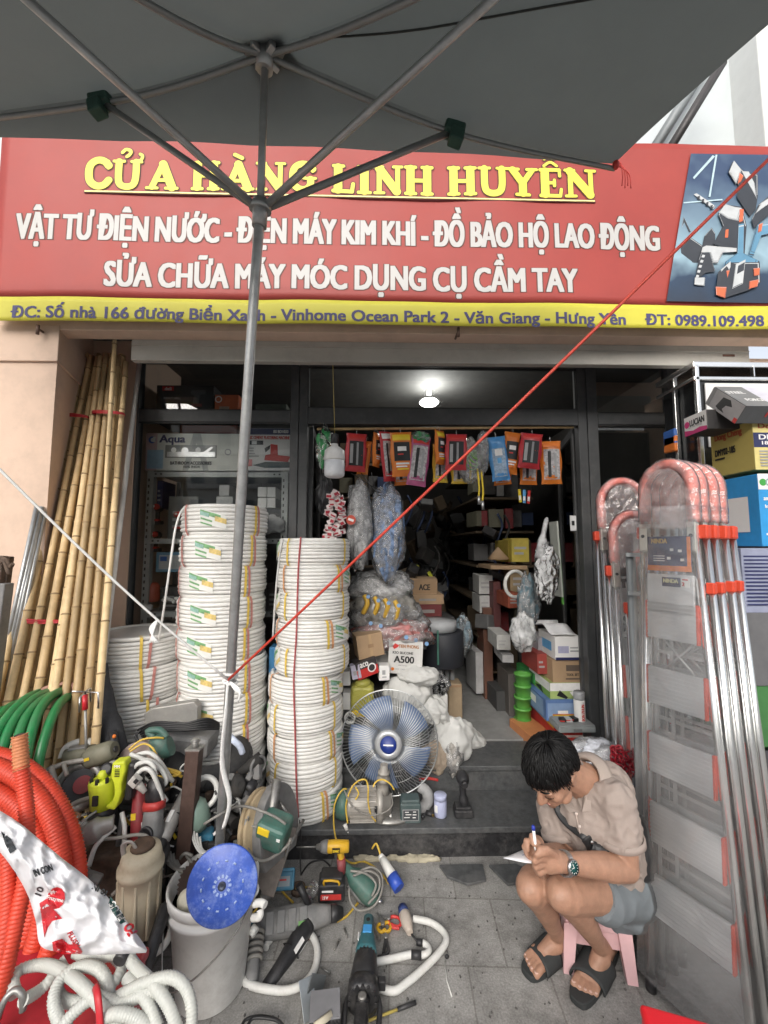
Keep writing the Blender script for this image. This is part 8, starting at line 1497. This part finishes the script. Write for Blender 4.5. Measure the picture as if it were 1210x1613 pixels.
b = MB(rust); b.lathe([(.022, 0), (.032, 0), (.032, .024), (.022, .024), (.022, 0)], G(470, 1405, .002), None, 22, caps=False); tag(b.build('tape_roll'), 'small dark roll of tape standing behind the grey hammer', 'tape')
for q, (x, y, a) in enumerate(((486, 1545, 20), (530, 1490, 70), (512, 1528, -30), (648, 1545, 40), (545, 1470, 110))): b = MB(dsteel); p = G(x, y, .005); d = rot(0, 0, a) @ V((.02, 0, 0)); b.cyl(p - d, p + d, .0035, n=8); b.cyl(p + d, p + d * 1.2, .0065, n=6); tag(b.build('steel_bolt'), 'small steel bolt lying loose on the grey paving among the tools', 'bolt', 'loose bolts on the paving')
# debris
b = MB(M('grit', (.10, .095, .09), .9)); rs3 = random.Random(9)
for q in range(140): p = G(rs3.uniform(380, 1000), rs3.uniform(1370, 1610), .004); b.ell(p, (rs3.uniform(.002, .006), rs3.uniform(.002, .005), .003), rot(0, 0, rs3.uniform(0, 180)), 6, 4)
o = tag(b.build('floor_grit'), 'scattered grit and crumbs on the grey paving', 'grit'); o['kind'] = 'stuff'
P = _P0
# stools
def stool(name, label, loc, rz, hgt, w, mat, tp):
 t = thing(name, label, 'stool', loc, rot(0, 0, rz)); b = MB(mat); b.box((0, 0, hgt - .012), (w, w, .024), bev=.011, seg=4); b.box((0, 0, hgt - .035), (w * .96, w * .96, .03), bev=.006); b.box((0, 0, hgt - .0), (w * .3, w * .08, .002)); B_(t, b, 'seat')
 for sx in (-1, 1):
  for sy in (-1, 1):
   b = MB(mat); a = V((sx * w * .40, sy * w * .40, hgt - .03)); c = V((sx * w * tp, sy * w * tp, 0)); rings = []
   for q in range(2):
    p = (a, c)[q]; hw = (.040, .030)[q]; rings.append([p + V((sx * .0, 0, 0)) + V((x_ * hw, y_ * hw, 0)) for x_, y_ in ((-.6, -.6), (.6, -.6), (.6, .6), (-.6, .6))])
   b.loft(rings, smooth=False); B_(t, b, 'leg')
 for q in range(4): b = MB(mat); m = rot(0, 0, 90 * q); b.box(m @ V((0, -w * .43, hgt - .075)), (w * .74, .006, .07), m, bev=.002); B_(t, b, 'apron')
 return t
stool('plastic_stool', 'bright red plastic stool cut off by the bottom right corner', ((_a := G(1006, 1577, .45)) + (_d := (G(1132, 1613, .45) - _a).normalized()) * .145 + V((_d.y, -_d.x, 0)) * .145) * 1 - V((0, 0, .45)), math.degrees(math.atan2(_d.y, _d.x)), .45, .29, M('stool_red', (.66, .015, .025), .35, var=.05), .5)
stool('plastic_stool', 'small pale pink plastic stool under the sitting man', ((G(905, 1525) + G(990, 1540)) / 2 + V((.01, .10, 0))), math.degrees(math.atan2((G(990, 1540) - G(905, 1525)).y, (G(990, 1540) - G(905, 1525)).x)), .20, .235, M('stool_pink', (.66, .42, .43), .4, var=.05, dirt=.2, dirtcol=(.45, .3, .3)), .47)
# ================================================================ THE MAN
from mathutils.bvhtree import BVHTree
def skin_mat(name, col, col2):
 m = M(name, col, .5, var=.17, scale=22, bump=.12, bscale=220, sss=.08, spec=.4); return m
skin = skin_mat('skin', (.375, .21, .14), None)
shirt_m = M('shirt_beige', (.315, .26, .228), .9, var=.05, scale=5, bump=.12, bscale=300)
short_m = M('shorts_grey', (.15, .17, .183), .9, var=.06, scale=6, bump=.12, bscale=260)
hair_m = M('hair_black', (.004, .0038, .0038), .5, spec=.25, var=.3, scale=30)
slide_m = M('slide_rubber', (.03, .033, .033), .75, var=.15, bump=.1, bscale=120)
man = thing('person', 'young man in beige polo shirt and grey shorts sitting low, writing on paper', 'person', G(930, 1560))
def P(x, y, Y): return _P0(x, y, Y + .06)
def cap(b, a, c, r0, r1=None, n=14):
 a, c = V(a), V(c); r1 = r0 if r1 is None else r1
 b.cyl(a, c, r0, r1, n, caps=True); b.ell(a, (r0, r0, r0), None, n, 10); b.ell(c, (r1, r1, r1), None, n, 10)
def chain(b, pts, rs):
 for i in range(len(pts) - 1): cap(b, pts[i], pts[i + 1], rs[i], rs[i + 1])
def fuse(b, voxel, it, mat, name, parent, post=None):
 me = b.mesh('tmp'); o = bpy.data.objects.new('tmp', me); C.objects.link(o)
 r_ = o.modifiers.new('r', 'REMESH'); r_.mode = 'VOXEL'; r_.voxel_size = voxel; r_.use_smooth_shade = True
 s_ = o.modifiers.new('s', 'SMOOTH'); s_.factor = .5; s_.iterations = it
 bpy.context.view_layer.update(); dg = bpy.context.evaluated_depsgraph_get(); me2 = bpy.data.meshes.new_from_object(o.evaluated_get(dg)); bpy.data.objects.remove(o); bpy.data.meshes.remove(me)
 if post:
  nl = [V(q.vector) for q in me2.vertex_normals]; cl_ = [V(v.co) for v in me2.vertices]; me2.vertices.foreach_set('co', [c for p, q in zip(cl_, nl) for c in post(p, q)]); me2.update()
 me2.materials.clear(); me2.materials.append(mat); me2.name = name
 for p in me2.polygons: p.use_smooth = True; p.material_index = 0
 bvh = BVHTree.FromPolygons([v.co.copy() for v in me2.vertices], [tuple(p.vertices) for p in me2.polygons])
 me2.transform(WM[parent].inverted()); o = bpy.data.objects.new(name, me2); C.objects.link(o); o.parent = parent
 return o, bvh
camo = V((0, 0, CAMZ))
def hit(bvh, px_, py_, off=.004, default=1.4):
 d = ray(px_, py_).normalized(); r_ = bvh.ray_cast(camo, d)
 return (r_[0] - d * off) if r_[0] else P(px_, py_, default)
# ---- skeleton
hipL, hipR = V((.99, 1.66, .295)), V((.875, 1.79, .295)); kneeL, kneeR = G(884, 1408, .455), G(836, 1398, .44)
ankL, ankR = G(950, 1494, .085), G(880, 1474, .085)
print('LIMBS', (hipL-kneeL).length, (hipR-kneeR).length, (kneeL-ankL).length, (kneeR-ankR).length)
pel, bel, che = P(968, 1388, 1.66), P(950, 1338, 1.56), P(936, 1282, 1.48)
shL, shR = P(968, 1262, 1.385), P(872, 1268, 1.55); neckb = P(922, 1232, 1.47)
elbL, wriL = P(986, 1367, 1.37), P(893, 1359, 1.30); elbR, wriR = P(893, 1352, 1.50), P(853, 1345, 1.36)
# head frame
hg = V((-.63, -.40, -.64)).normalized(); hu = V((-.55, -.45, .70)); hu = (hu - hg * hu.dot(hg)).normalized(); hl = hu.cross(hg)
if hl.x < 0: hl = -hl
HM = Matrix((hl, hg, hu)).transposed(); hc = P(868, 1214, 1.385)
def hp(x, y, z): return hc + HM @ V((x, y, z))
b = MB(skin)
# head: skull, jaw, face
b.ell(hp(0, -.012, .025), (.072, .092, .082), HM, 22, 16); b.ell(hp(0, .022, -.03), (.064, .066, .075), HM, 20, 14); b.ell(hp(0, .048, -.075), (.042, .042, .032), HM, 16, 10); b.ell(hp(0, .070, -.098), (.022, .018, .016), HM, 12, 8)
for s_ in (-1, 1):
 b.ell(hp(.036 * s_, .058, -.028), (.026, .026, .026), HM, 12, 8); b.ell(hp(.045 * s_, .03, -.075), (.022, .03, .022), HM, 12, 8)
 b.ell(hp(.033 * s_, .078, .004), (.017, .011, .011), HM, 12, 8); b.ell(hp(.03 * s_, .079, .024), (.024, .012, .008), HM, 12, 8)
 b.ell(hp(.074 * s_, -.012, -.012), (.010, .018, .030), HM @ rot(0, 0, -18 * s_), 12, 8); b.ell(hp(.072 * s_, -.006, -.036), (.008, .010, .012), HM, 8, 6); b.torus(hp(.080 * s_, -.014, -.006), .017, .0045, HM @ rot(0, 90 + 14 * s_, 0), 16, 6)
cap(b, hp(0, .082, .012), hp(0, .106, -.026), .009, .0135); b.ell(hp(.011, .096, -.032), (.009, .010, .008), HM, 8, 6); b.ell(hp(-.011, .096, -.032), (.009, .010, .008), HM, 8, 6)
b.ell(hp(0, .082, -.058), (.023, .011, .007), HM, 12, 6); b.ell(hp(0, .079, -.070), (.020, .011, .008), HM, 12, 6)
for v in b.bm.verts: v.co = hc + (v.co - hc) * .92
# neck
cap(b, hp(0, -.035, -.05), neckb, .055, .062)
cap(b, neckb, che, .065, .10)
# arms
chain(b, [shL, elbL.lerp(shL, .5) + V((.006, 0, 0)), elbL], [.055, .048, .040]); chain(b, [elbL, elbL.lerp(wriL, .3) + V((0, -.004, .002)), wriL], [.041, .043, .028])
chain(b, [shR, elbR.lerp(shR, .5), elbR], [.052, .046, .040]); chain(b, [elbR, elbR.lerp(wriR, .35), wriR], [.040, .041, .027])
# legs
chain(b, [hipL, hipL.lerp(kneeL, .5) + V((0, 0, .005)), kneeL + (hipL - kneeL).normalized() * .03, kneeL], [.085, .074, .058, .050]); chain(b, [hipR, hipR.lerp(kneeR, .5), kneeR + (hipR - kneeR).normalized() * .03, kneeR], [.085, .074, .058, .050])
for k_, a_ in ((kneeL, ankL), (kneeR, ankR)):
 back = ((a_ - k_).cross(V((.62, -.78, 0)))).normalized(); back = back if back.x > 0 else -back
 chain(b, [k_, k_.lerp(a_, .28) + back * .014, k_.lerp(a_, .5) + back * .009, k_.lerp(a_, .82), a_], [.049, .050, .043, .030, .031]); b.ell(k_ - back * .012 + V((-.008, -.006, .008)), (.036, .036, .036), None, 12, 8)
# feet
def foot(heel, toe, ank, inner_right):
 d = (toe - heel); Lf = d.length; d = d.normalized(); rt = V((d.y, -d.x, 0)); inn = rt if inner_right else -rt; z0 = V((0, 0, .030))
 cap(b, heel + d * .045 + z0 + V((0, 0, .004)), ank, .033, .032); ball = heel + d * (Lf * .70) + z0
 cap(b, heel + d * .05 + z0, ball + inn * .018, .030, .026); cap(b, heel + d * .05 + z0, ball - inn * .020, .028, .022); cap(b, ank + d * .02 - V((0, 0, .015)), ball + V((0, 0, .004)), .034, .022)
 for q, (off, ln, r_) in enumerate(((.034, .058, .0135), (.013, .058, .0098), (-.004, .052, .0092), (-.020, .045, .0088), (-.035, .036, .0085))):
  a = ball + inn * off * .9 + V((0, 0, -.004)); c = ball + inn * off + d * (ln + .004) + V((0, 0, -.008)); cap(b, a, c.lerp(a, .45) + V((0, 0, .004)), r_ * 1.05, r_, 10); cap(b, c.lerp(a, .45) + V((0, 0, .004)), c, r_, r_ * .95, 10)
 return d, inn, Lf
fhL, ftL, fhR, ftR = G(967, 1489, .0), G(913, 1584, .0), G(896, 1484, .0), G(830, 1536, .0)
dL = foot(fhL, ftL, ankL, True); dR = foot(fhR, ftR, ankR, False)
# left hand: closed over the paper, knuckles toward the left of the picture
pal = P(866, 1357, 1.285); cap(b, wriL, P(878, 1357, 1.29), .027, .030); b.ell(P(872, 1356, 1.287), (.036, .026, .036), rot(0, 0, 10), 16, 10); b.ell(pal, (.030, .026, .036), None, 16, 10)
for q, (kx, ky, mx_, my_, tx, ty) in enumerate(((858, 1342, 846, 1346, 843, 1356), (854, 1351, 842, 1356, 842, 1366), (855, 1361, 844, 1366, 847, 1375), (859, 1370, 850, 1375, 855, 1381))):
 Yk = 1.262 + .006 * q; k0, k1, k2 = P(kx, ky, Yk), P(mx_, my_, Yk - .006), P(tx, ty, Yk + .016); cap(b, P(868, 1350 + q * 5, 1.28), k0, .0105, .0105, 10); cap(b, k0, k1, .0105, .0098, 10); cap(b, k1, k2, .0098, .0085, 10); cap(b, k2, k2 + V((.012, .02, -.002)), .0085, .008, 10)
cap(b, P(874, 1346, 1.275), P(862, 1338, 1.265), .0125, .011, 10); cap(b, P(862, 1338, 1.265), P(850, 1337, 1.262), .011, .009, 10)
# right hand: pinching the pen
cap(b, wriR, P(847, 1338, 1.335), .026, .026); b.ell(P(845, 1334, 1.328), (.026, .028, .034), rot(0, 20, 0), 16, 10)
grip = P(842, 1327, 1.288)
cap(b, P(846, 1322, 1.315), P(838, 1317, 1.296), .0105, .0098, 10); cap(b, P(838, 1317, 1.296), P(840, 1329, 1.283), .0098, .008, 10)            # index
cap(b, P(852, 1334, 1.31), P(848, 1328, 1.29), .0115, .010, 10); cap(b, P(848, 1328, 1.29), P(844, 1332, 1.280), .010, .0085, 10)                # thumb
for q, (a, c, e) in enumerate((((840, 1328, 1.318), (829, 1325, 1.302), (832, 1338, 1.292)), ((838, 1335, 1.32), (826, 1334, 1.304), (831, 1346, 1.296)), ((839, 1342, 1.322), (829, 1343, 1.308), (835, 1352, 1.30)))):
 cap(b, P(*a), P(*c), .0105, .0098, 10); cap(b, P(*c), P(*e), .0095, .008, 10)
body, bvb = fuse(b, .0046, 3, skin, 'body', man)
def hsc(b):
 for v in b.bm.verts: v.co = hc + (v.co - hc) * .92
# ---- hair
b = MB(hair_m); wh = R(-28)
def hsurf(phi, th, lift):
 d = V((math.sin(th) * math.sin(phi), math.sin(th) * math.cos(phi), math.cos(th))); d = Matrix.Rotation(-wh * .8, 3, 'X') @ d
 return hp(0, -.012, .022) + HM @ V((d.x * (.077 + lift), d.y * (.098 + lift), d.z * (.088 + lift)))
def thmax(phi):                                      # phi 0 = forehead, pi = nape
 c = math.cos(phi); return R(97 + 5 * c) if c > .3 else R(103 - 22 * (1 - abs(c)) * (1 if abs(math.sin(phi)) > .6 else .4) + (12 if c < -.4 else 0))
b.sheet(lambda u, v: hsurf(2 * math.pi * u, v * thmax(2 * math.pi * u) * .97, .006 + .004 * noise.noise(V((u * 9, v * 3, 1)))), 40, 16)
rh = random.Random(3)
for q in range(1500):
 phi = rh.uniform(0, 2 * math.pi); t0 = rh.uniform(0, .72) ** .8; tm = thmax(phi) * rh.uniform(.93, 1.05); th0 = t0 * tm; th1 = min(tm, th0 + rh.uniform(.5, 1.0)); sw = rh.uniform(-.14, .14) + .1; l0 = rh.uniform(.006, .013)
 if th1 - th0 < .15: continue
 pts = [hsurf(phi + sw * (k / 5) , th0 + (th1 - th0) * k / 5, l0 + .007 * math.sin(math.pi * k / 5) - (.003 if k == 5 else 0) - (.004 if k == 0 else 0)) for k in range(6)]
 b.tube(pts, [.0036, .0034, .0030, .0024, .0016, .0006], 4, caps=False)
hsc(b); b.build('hair', man)
b = MB(hair_m)
for s_ in (-1, 1):
 b.tube([hp(.014 * s_, .091, .026), hp(.030 * s_, .089, .030), hp(.048 * s_, .076, .025)], [.0028, .0034, .0018], 6, k=3); b.tube([hp(.019 * s_, .090, .0), hp(.033 * s_, .0895, -.004), hp(.047 * s_, .080, -.001)], .0016, 5, k=3)
for q in range(60):
 s_ = 1 if q % 2 else -1; z = -.03 + .0014 * q; p0 = hp(.0735 * s_, .012 + rh.uniform(-.012, .012), z + .01); b.tube([p0, p0 + HM @ V((.001 * s_, .002, -.012))], .0013, 4)
hsc(b); b.build('brows', man)
b = MB(M('lip', (.34, .14, .115), .45)); b.ell(hp(0, .090, -.0595), (.019, .004, .0035), HM, 12, 6); b.ell(hp(0, .0865, -.068), (.016, .004, .0038), HM, 12, 6); hsc(b); b.build('lips', man)
# ---- polo shirt
b = MB(shirt_m)
cap(b, pel + V((-.01, 0, .03)), bel, .135, .132, 18); cap(b, bel, che, .132, .128, 18); b.ell(P(958, 1282, 1.43), (.085, .085, .11), None, 18, 12); b.ell(P(905, 1290, 1.53), (.085, .085, .11), None, 18, 12)
cap(b, che, neckb + V((.01, .01, -.03)), .125, .075, 18); cap(b, neckb + V((0, 0, -.035)), shL, .062, .062, 16); cap(b, neckb + V((0, 0, -.035)), shR, .062, .060, 16)
upb = P(958, 1240, 1.49); cap(b, upb, che, .085, .12, 16); cap(b, upb, shL, .07, .062, 16)
hemL = elbL.lerp(shL, .42); hemR = elbR.lerp(shR, .44); b.cyl(shL, hemL, .066, .071, 20); b.cyl(shR, hemR, .062, .067, 20); b.ell(shL, (.067, .067, .067), None, 16, 10); b.ell(shR, (.062, .062, .062), None, 16, 10)
tail = P(1000, 1395, 1.60); cap(b, bel + V((.03, .0, -.02)), tail, .11, .05, 14)
def wr(freq, amp, ax):
 def f(co, n):
  w = noise.noise(V((co.x * freq * ax[0], co.y * freq * ax[1], co.z * freq * ax[2]))); w2 = abs(noise.noise(co * freq * 1.3 + V((4, 2, 7))))
  return co + n * (amp * w + amp * .9 * (.25 - w2))
 return f
shirt, bvs = fuse(b, .006, 5, shirt_m, 'shirt', man, wr(27, .011, (1, 1, .4)))
# sleeve hems
for h_, s_, r_ in ((hemL, shL, .0725), (hemR, shR, .068)):
 b = MB(shirt_m); d = (h_ - s_).normalized(); m = fr3(d); b.lathe([(r_ - .004, -.004), (r_ + .001, -.004), (r_ + .0015, .016), (r_ - .006, .018), (r_ - .010, .006)], h_ - d * .010, m, 28, caps=False); b.build('sleeve_hem', man)
# collar: band standing round the neck, folded outward, open at the throat
collar_m = M('collar_beige', (.345, .288, .252), .9, var=.05, bump=.12, bscale=300); b = MB(collar_m)
cax = (hp(0, -.035, -.05) - neckb).normalized(); cm_ = fr3(cax, -V((-.78, -.62, 0))); cc = neckb + cax * .004
fdir = V((-.70, -.62, -.36)); fl = cm_.inverted() @ fdir; a_open = math.atan2(fl.y, fl.x)
def col(u, v):
 a = a_open + R(20) + (2 * math.pi - R(40)) * u; e_ = abs(u - .5) * 2; r_ = .070 + .004 * math.sin(a * 2)
 if v < .4: w = v / .4; return cc + cm_ @ V((r_ * math.cos(a), r_ * math.sin(a), -.012 + .040 * w * (1 - .3 * e_)))
 w = (v - .4) / .6; return cc + cm_ @ V(((r_ + .004 + .024 * w) * math.cos(a), (r_ + .004 + .024 * w) * math.sin(a), -.012 + .040 * (1 - .3 * e_) - (.034 + .022 * e_ ** 2) * w + .006 * math.sin(math.pi * w)))
b.sheet(col, 44, 10, th=.0022)
for fl_ in ([(914, 1196), (925, 1210), (929, 1237), (932, 1277), (917, 1279), (921, 1255), (921, 1222)], [(887, 1266), (900, 1264), (911, 1279), (897, 1280)]):
 ce = (sum(p[0] for p in fl_) / len(fl_), sum(p[1] for p in fl_) / len(fl_)); h_ = [hit(bvs, x, y, .012, 1.40) for x, y in fl_]; Ym = sum(p.y for p in h_) / len(h_)
 h_ = [p if abs(p.y - Ym) < .07 else P(*fl_[i], Ym) for i, p in enumerate(h_)]; n = len(h_); k2 = [p + (p - camo).normalized() * .006 for p in h_]
 b.raw(h_ + k2, [tuple(range(n)), tuple(range(n, 2 * n))[::-1]] + [(i, (i + 1) % n, n + (i + 1) % n, n + i) for i in range(n)])
b.build('collar', man)
b = MB(M('placket', (.46, .38, .335), .9)); b.tube([hit(bvs, 905 + 2 * q, 1272 + q * 9, .001, 1.4) for q in range(6)], .0035, 5, flat=.5); b.use(M('button', (.6, .52, .47), .4))
for q in range(2): p = hit(bvs, 908 + 5 * q, 1282 + q * 20, .003, 1.4); b.ell(p, (.0055, .003, .0055), None, 10, 6)
b.build('placket', man)
# ---- shorts
b = MB(short_m); sL, sR = hipL.lerp(kneeL, .60), hipR.lerp(kneeR, .60)
cap(b, pel + V((0, 0, -.02)), (hipL + hipR) / 2 + V((.02, .02, -.01)), .138, .135, 18); b.cyl(hipL, sL, .108, .084, 22); b.cyl(hipR, sR, .104, .084, 22); b.ell(hipL, (.112, .112, .105), None, 16, 10); b.ell(hipR, (.106, .106, .10), None, 16, 10); b.ell(P(985, 1425, 1.60), (.085, .085, .075), None, 16, 10)
shorts, bvsh = fuse(b, .006, 5, short_m, 'shorts', man, wr(11, .011, (1, 1, 1)))
b = MB(blk_p); p0 = hit(bvsh, 950, 1398, .002, 1.5)
for q in range(5): p = [hit(bvsh, 947 + q * 2.2 + dx, 1391 + q * 4 + dy, .0025, 1.5) for dx, dy in ((-3, 3), (0, 0), (3, -3))]; b.tube(p, .0018, 4)
b.build('print', man)
# ---- slides
for nm, (hl_, tl_, ank_, (d, inn, Lf)) in (('L', (fhL, ftL, ankL, dL)), ('R', (fhR, ftR, ankR, dR))):
 b = MB(slide_m); h0, Ls = hl_ - d * .022, Lf + .036; out = []
 for q in range(30):
  a = 2 * math.pi * q / 30; x = .5 - .5 * math.cos(a); wd_ = (.036 + .014 * x) * (abs(math.sin(a)) ** .55) * (1 if math.sin(a) > 0 else -1); out.append((x * Ls, wd_ + .006 * x))
 ms = Matrix((d, inn, d.cross(inn))).transposed(); zz = V((0, 0, 1))
 if ms.determinant() < 0 or d.cross(inn).z < 0: ms = Matrix((d, -inn, V((0, 0, 1)))).transposed(); out = [(x, -y) for x, y in out][::-1]
 b.prism(out, .022, ms, h0, bev=.004)
 def st(u, v):
  a = math.pi * u; x = Ls * (.46 + .30 * v) + .008 * math.cos(a); w_ = .054; return h0 + d * x + inn * (.004 + w_ * math.cos(a)) + V((0, 0, .012 + (.060 - .020 * v) * math.sin(a) ** .8))
 b.sheet(st, 20, 8, th=.006); b.build('sandal', man)
 b = MB(M('toenail', (.60, .40, .33), .35))
 ball = hl_ + d * (Lf * .70) + V((0, 0, .030))
 for off, ln, r_ in ((.034, .058, .0135), (.013, .058, .0098), (-.004, .052, .0092), (-.020, .045, .0088), (-.035, .036, .0085)): b.ell(ball + inn * off + d * (ln + .004) + V((0, 0, -.008 + r_ * .72)), (r_ * .6, r_ * .6, .002), None, 8, 5)
 b.build('toenail', man)
# ---- watch, pen, paper, sling bag (things he wears or holds)
t = thing('wrist_watch', 'steel wrist watch with dark green dial on the left wrist of the man', 'watch', P(891, 1360, 1.30)); wd3 = (wriL - elbL).normalized(); wc = P(890, 1360, 1.298)
b = MB(steel); m = fr3(wd3)
for q in range(26): a = 2 * math.pi * q / 26; b.box(wc + m @ V((.0315 * math.cos(a), .0315 * math.sin(a), 0)), (.0055, .0078, .017), m @ rot(0, 0, math.degrees(a)), bev=.001)
b.build('bracelet', t)
tc_ = (V((0, 0, CAMZ)) - wc).normalized(); tc_ = (tc_ - wd3 * tc_.dot(wd3)).normalized(); tc_ = (tc_ + V((0, -.25, -.15))).normalized(); dm = fr3(tc_, wd3)
b = MB(steel); b.lathe([(.019, .028), (.0205, .031), (.0205, .038), (.0175, .040)], wc, dm, 28, caps=False); b.build('case', t)
b = MB(M('dial_green', (.01, .07, .065), .2)); b.lathe([(0, .0375), (.0178, .0375)], wc, dm, 24, caps=False); b.lathe([(0, .0376), (.0001, .0376), (.0178, .0375), (.0178, .036)], wc, dm, 24); b.use(wht_p)
for q in range(12): a = q * .5236; b.box(wc + dm @ V((.0145 * math.cos(a), .0145 * math.sin(a), .0382)), (.004, .0014, .0006), dm @ rot(0, 0, math.degrees(a)))
b.box(wc + dm @ V((.004, .002, .0384)), (.011, .0013, .0006), dm @ rot(0, 0, 30)); b.box(wc + dm @ V((-.002, .004, .0384)), (.009, .0013, .0006), dm @ rot(0, 0, 110)); b.build('dial', t)
t = thing('pen', 'white ballpoint pen with blue cap held in the right hand of the man', 'pen', P(844, 1345, 1.28)); a, c = P(845, 1346, 1.272), P(840, 1302, 1.292); d = (c - a).normalized(); Lp = (c - a).length
b = MB(wht_p); b.lathe([(.0008, 0), (.0035, .012), (.0048, .016), (.0048, Lp * .86)], a, fr3(d), 12); b.build('barrel', t); b = MB(M('pen_blue', (.02, .04, .35), .4)); b.lathe([(.0055, Lp * .86), (.0058, Lp), (.003, Lp + .004)], a, fr3(d), 12); b.build('cap', t)
b = MB(M('paper_bright', (.82, .82, .84), .6, var=.01)); q0, q1, q2, q3 = P(793, 1355, 1.285), P(836, 1337, 1.40), P(928, 1344, 1.42), P(876, 1364, 1.275)
b.sheet(lambda u, v: q0.lerp(q3, u).lerp(q1.lerp(q2, u), v) + V((0, 0, .010 * math.sin(math.pi * u) * math.sin(math.pi * v) + .008 * max(0, .4 - u) * 2)), 12, 8, th=.0008); b.use(M('pen_line', (.2, .22, .35), .6))
for q in range(3): b.box(q0.lerp(q3, .3 + .12 * q).lerp(q1, .3) + V((0, 0, .0075)), (.02, .002, .0005), rot(0, 0, 20))
tag(b.build('paper'), 'folded sheet of white paper resting on the knees of the man', 'paper')
bagm = M('bag_nylon', (.018, .018, .019), .5, var=.2, bump=.2, bscale=120); t = thing('sling_bag', 'black sling bag worn across the chest of the man', 'bag', P(960, 1345, 1.42))
def ribb(pts, w, name, mat=bagm, th=.003):
 b = MB(mat); pts = smooth_path(pts, 4); n = len(pts); cam_d = [(p - camo).normalized() for p in pts]
 def fn(u, v):
  i = min(n - 1, int(u * (n - 1) + .5)); tg = (pts[min(i + 1, n - 1)] - pts[max(i - 1, 0)]).normalized(); sd_ = tg.cross(cam_d[i]).normalized(); return pts[i] + sd_ * (w * (v - .5))
 b.sheet(fn, n - 1, 3, th=th); return b.build(name, t)
ribb([hit(bvs, x, y, .005, 1.42) for x, y in ((876, 1268), (882, 1282), (892, 1295), (905, 1306), (918, 1316), (928, 1326), (936, 1338))], .026, 'strap')
ribb([hit(bvs, x, y, .006, 1.45) for x, y in ((926, 1318), (934, 1330), (938, 1342), (940, 1350))], .05, 'strap')
b = MB(bagm); rr4 = [hit(bvs, x, y, .012, 1.42) for x, y in ((932, 1331), (942, 1337), (952, 1342), (960, 1345))]; b.tube(rr4, [.016, .022, .024, .022], 12, k=4, flat=.6); b.jitter(.004, 30); b.build('pouch', t)
b = MB(steel); p = hit(bvs, 933, 1327, .014, 1.42); b.ell(p, (.006, .004, .006), None, 10, 6); b.build('buckle', t)
b = MB(bagm); b.tube(PT([(992, 1262, 1.50), (1006, 1300, 1.53), (1013, 1340, 1.54), (1012, 1385, 1.53)]), [.02, .045, .055, .04], 12, k=4, flat=.7); b.jitter(.008, 20); b.build('pouch', t)
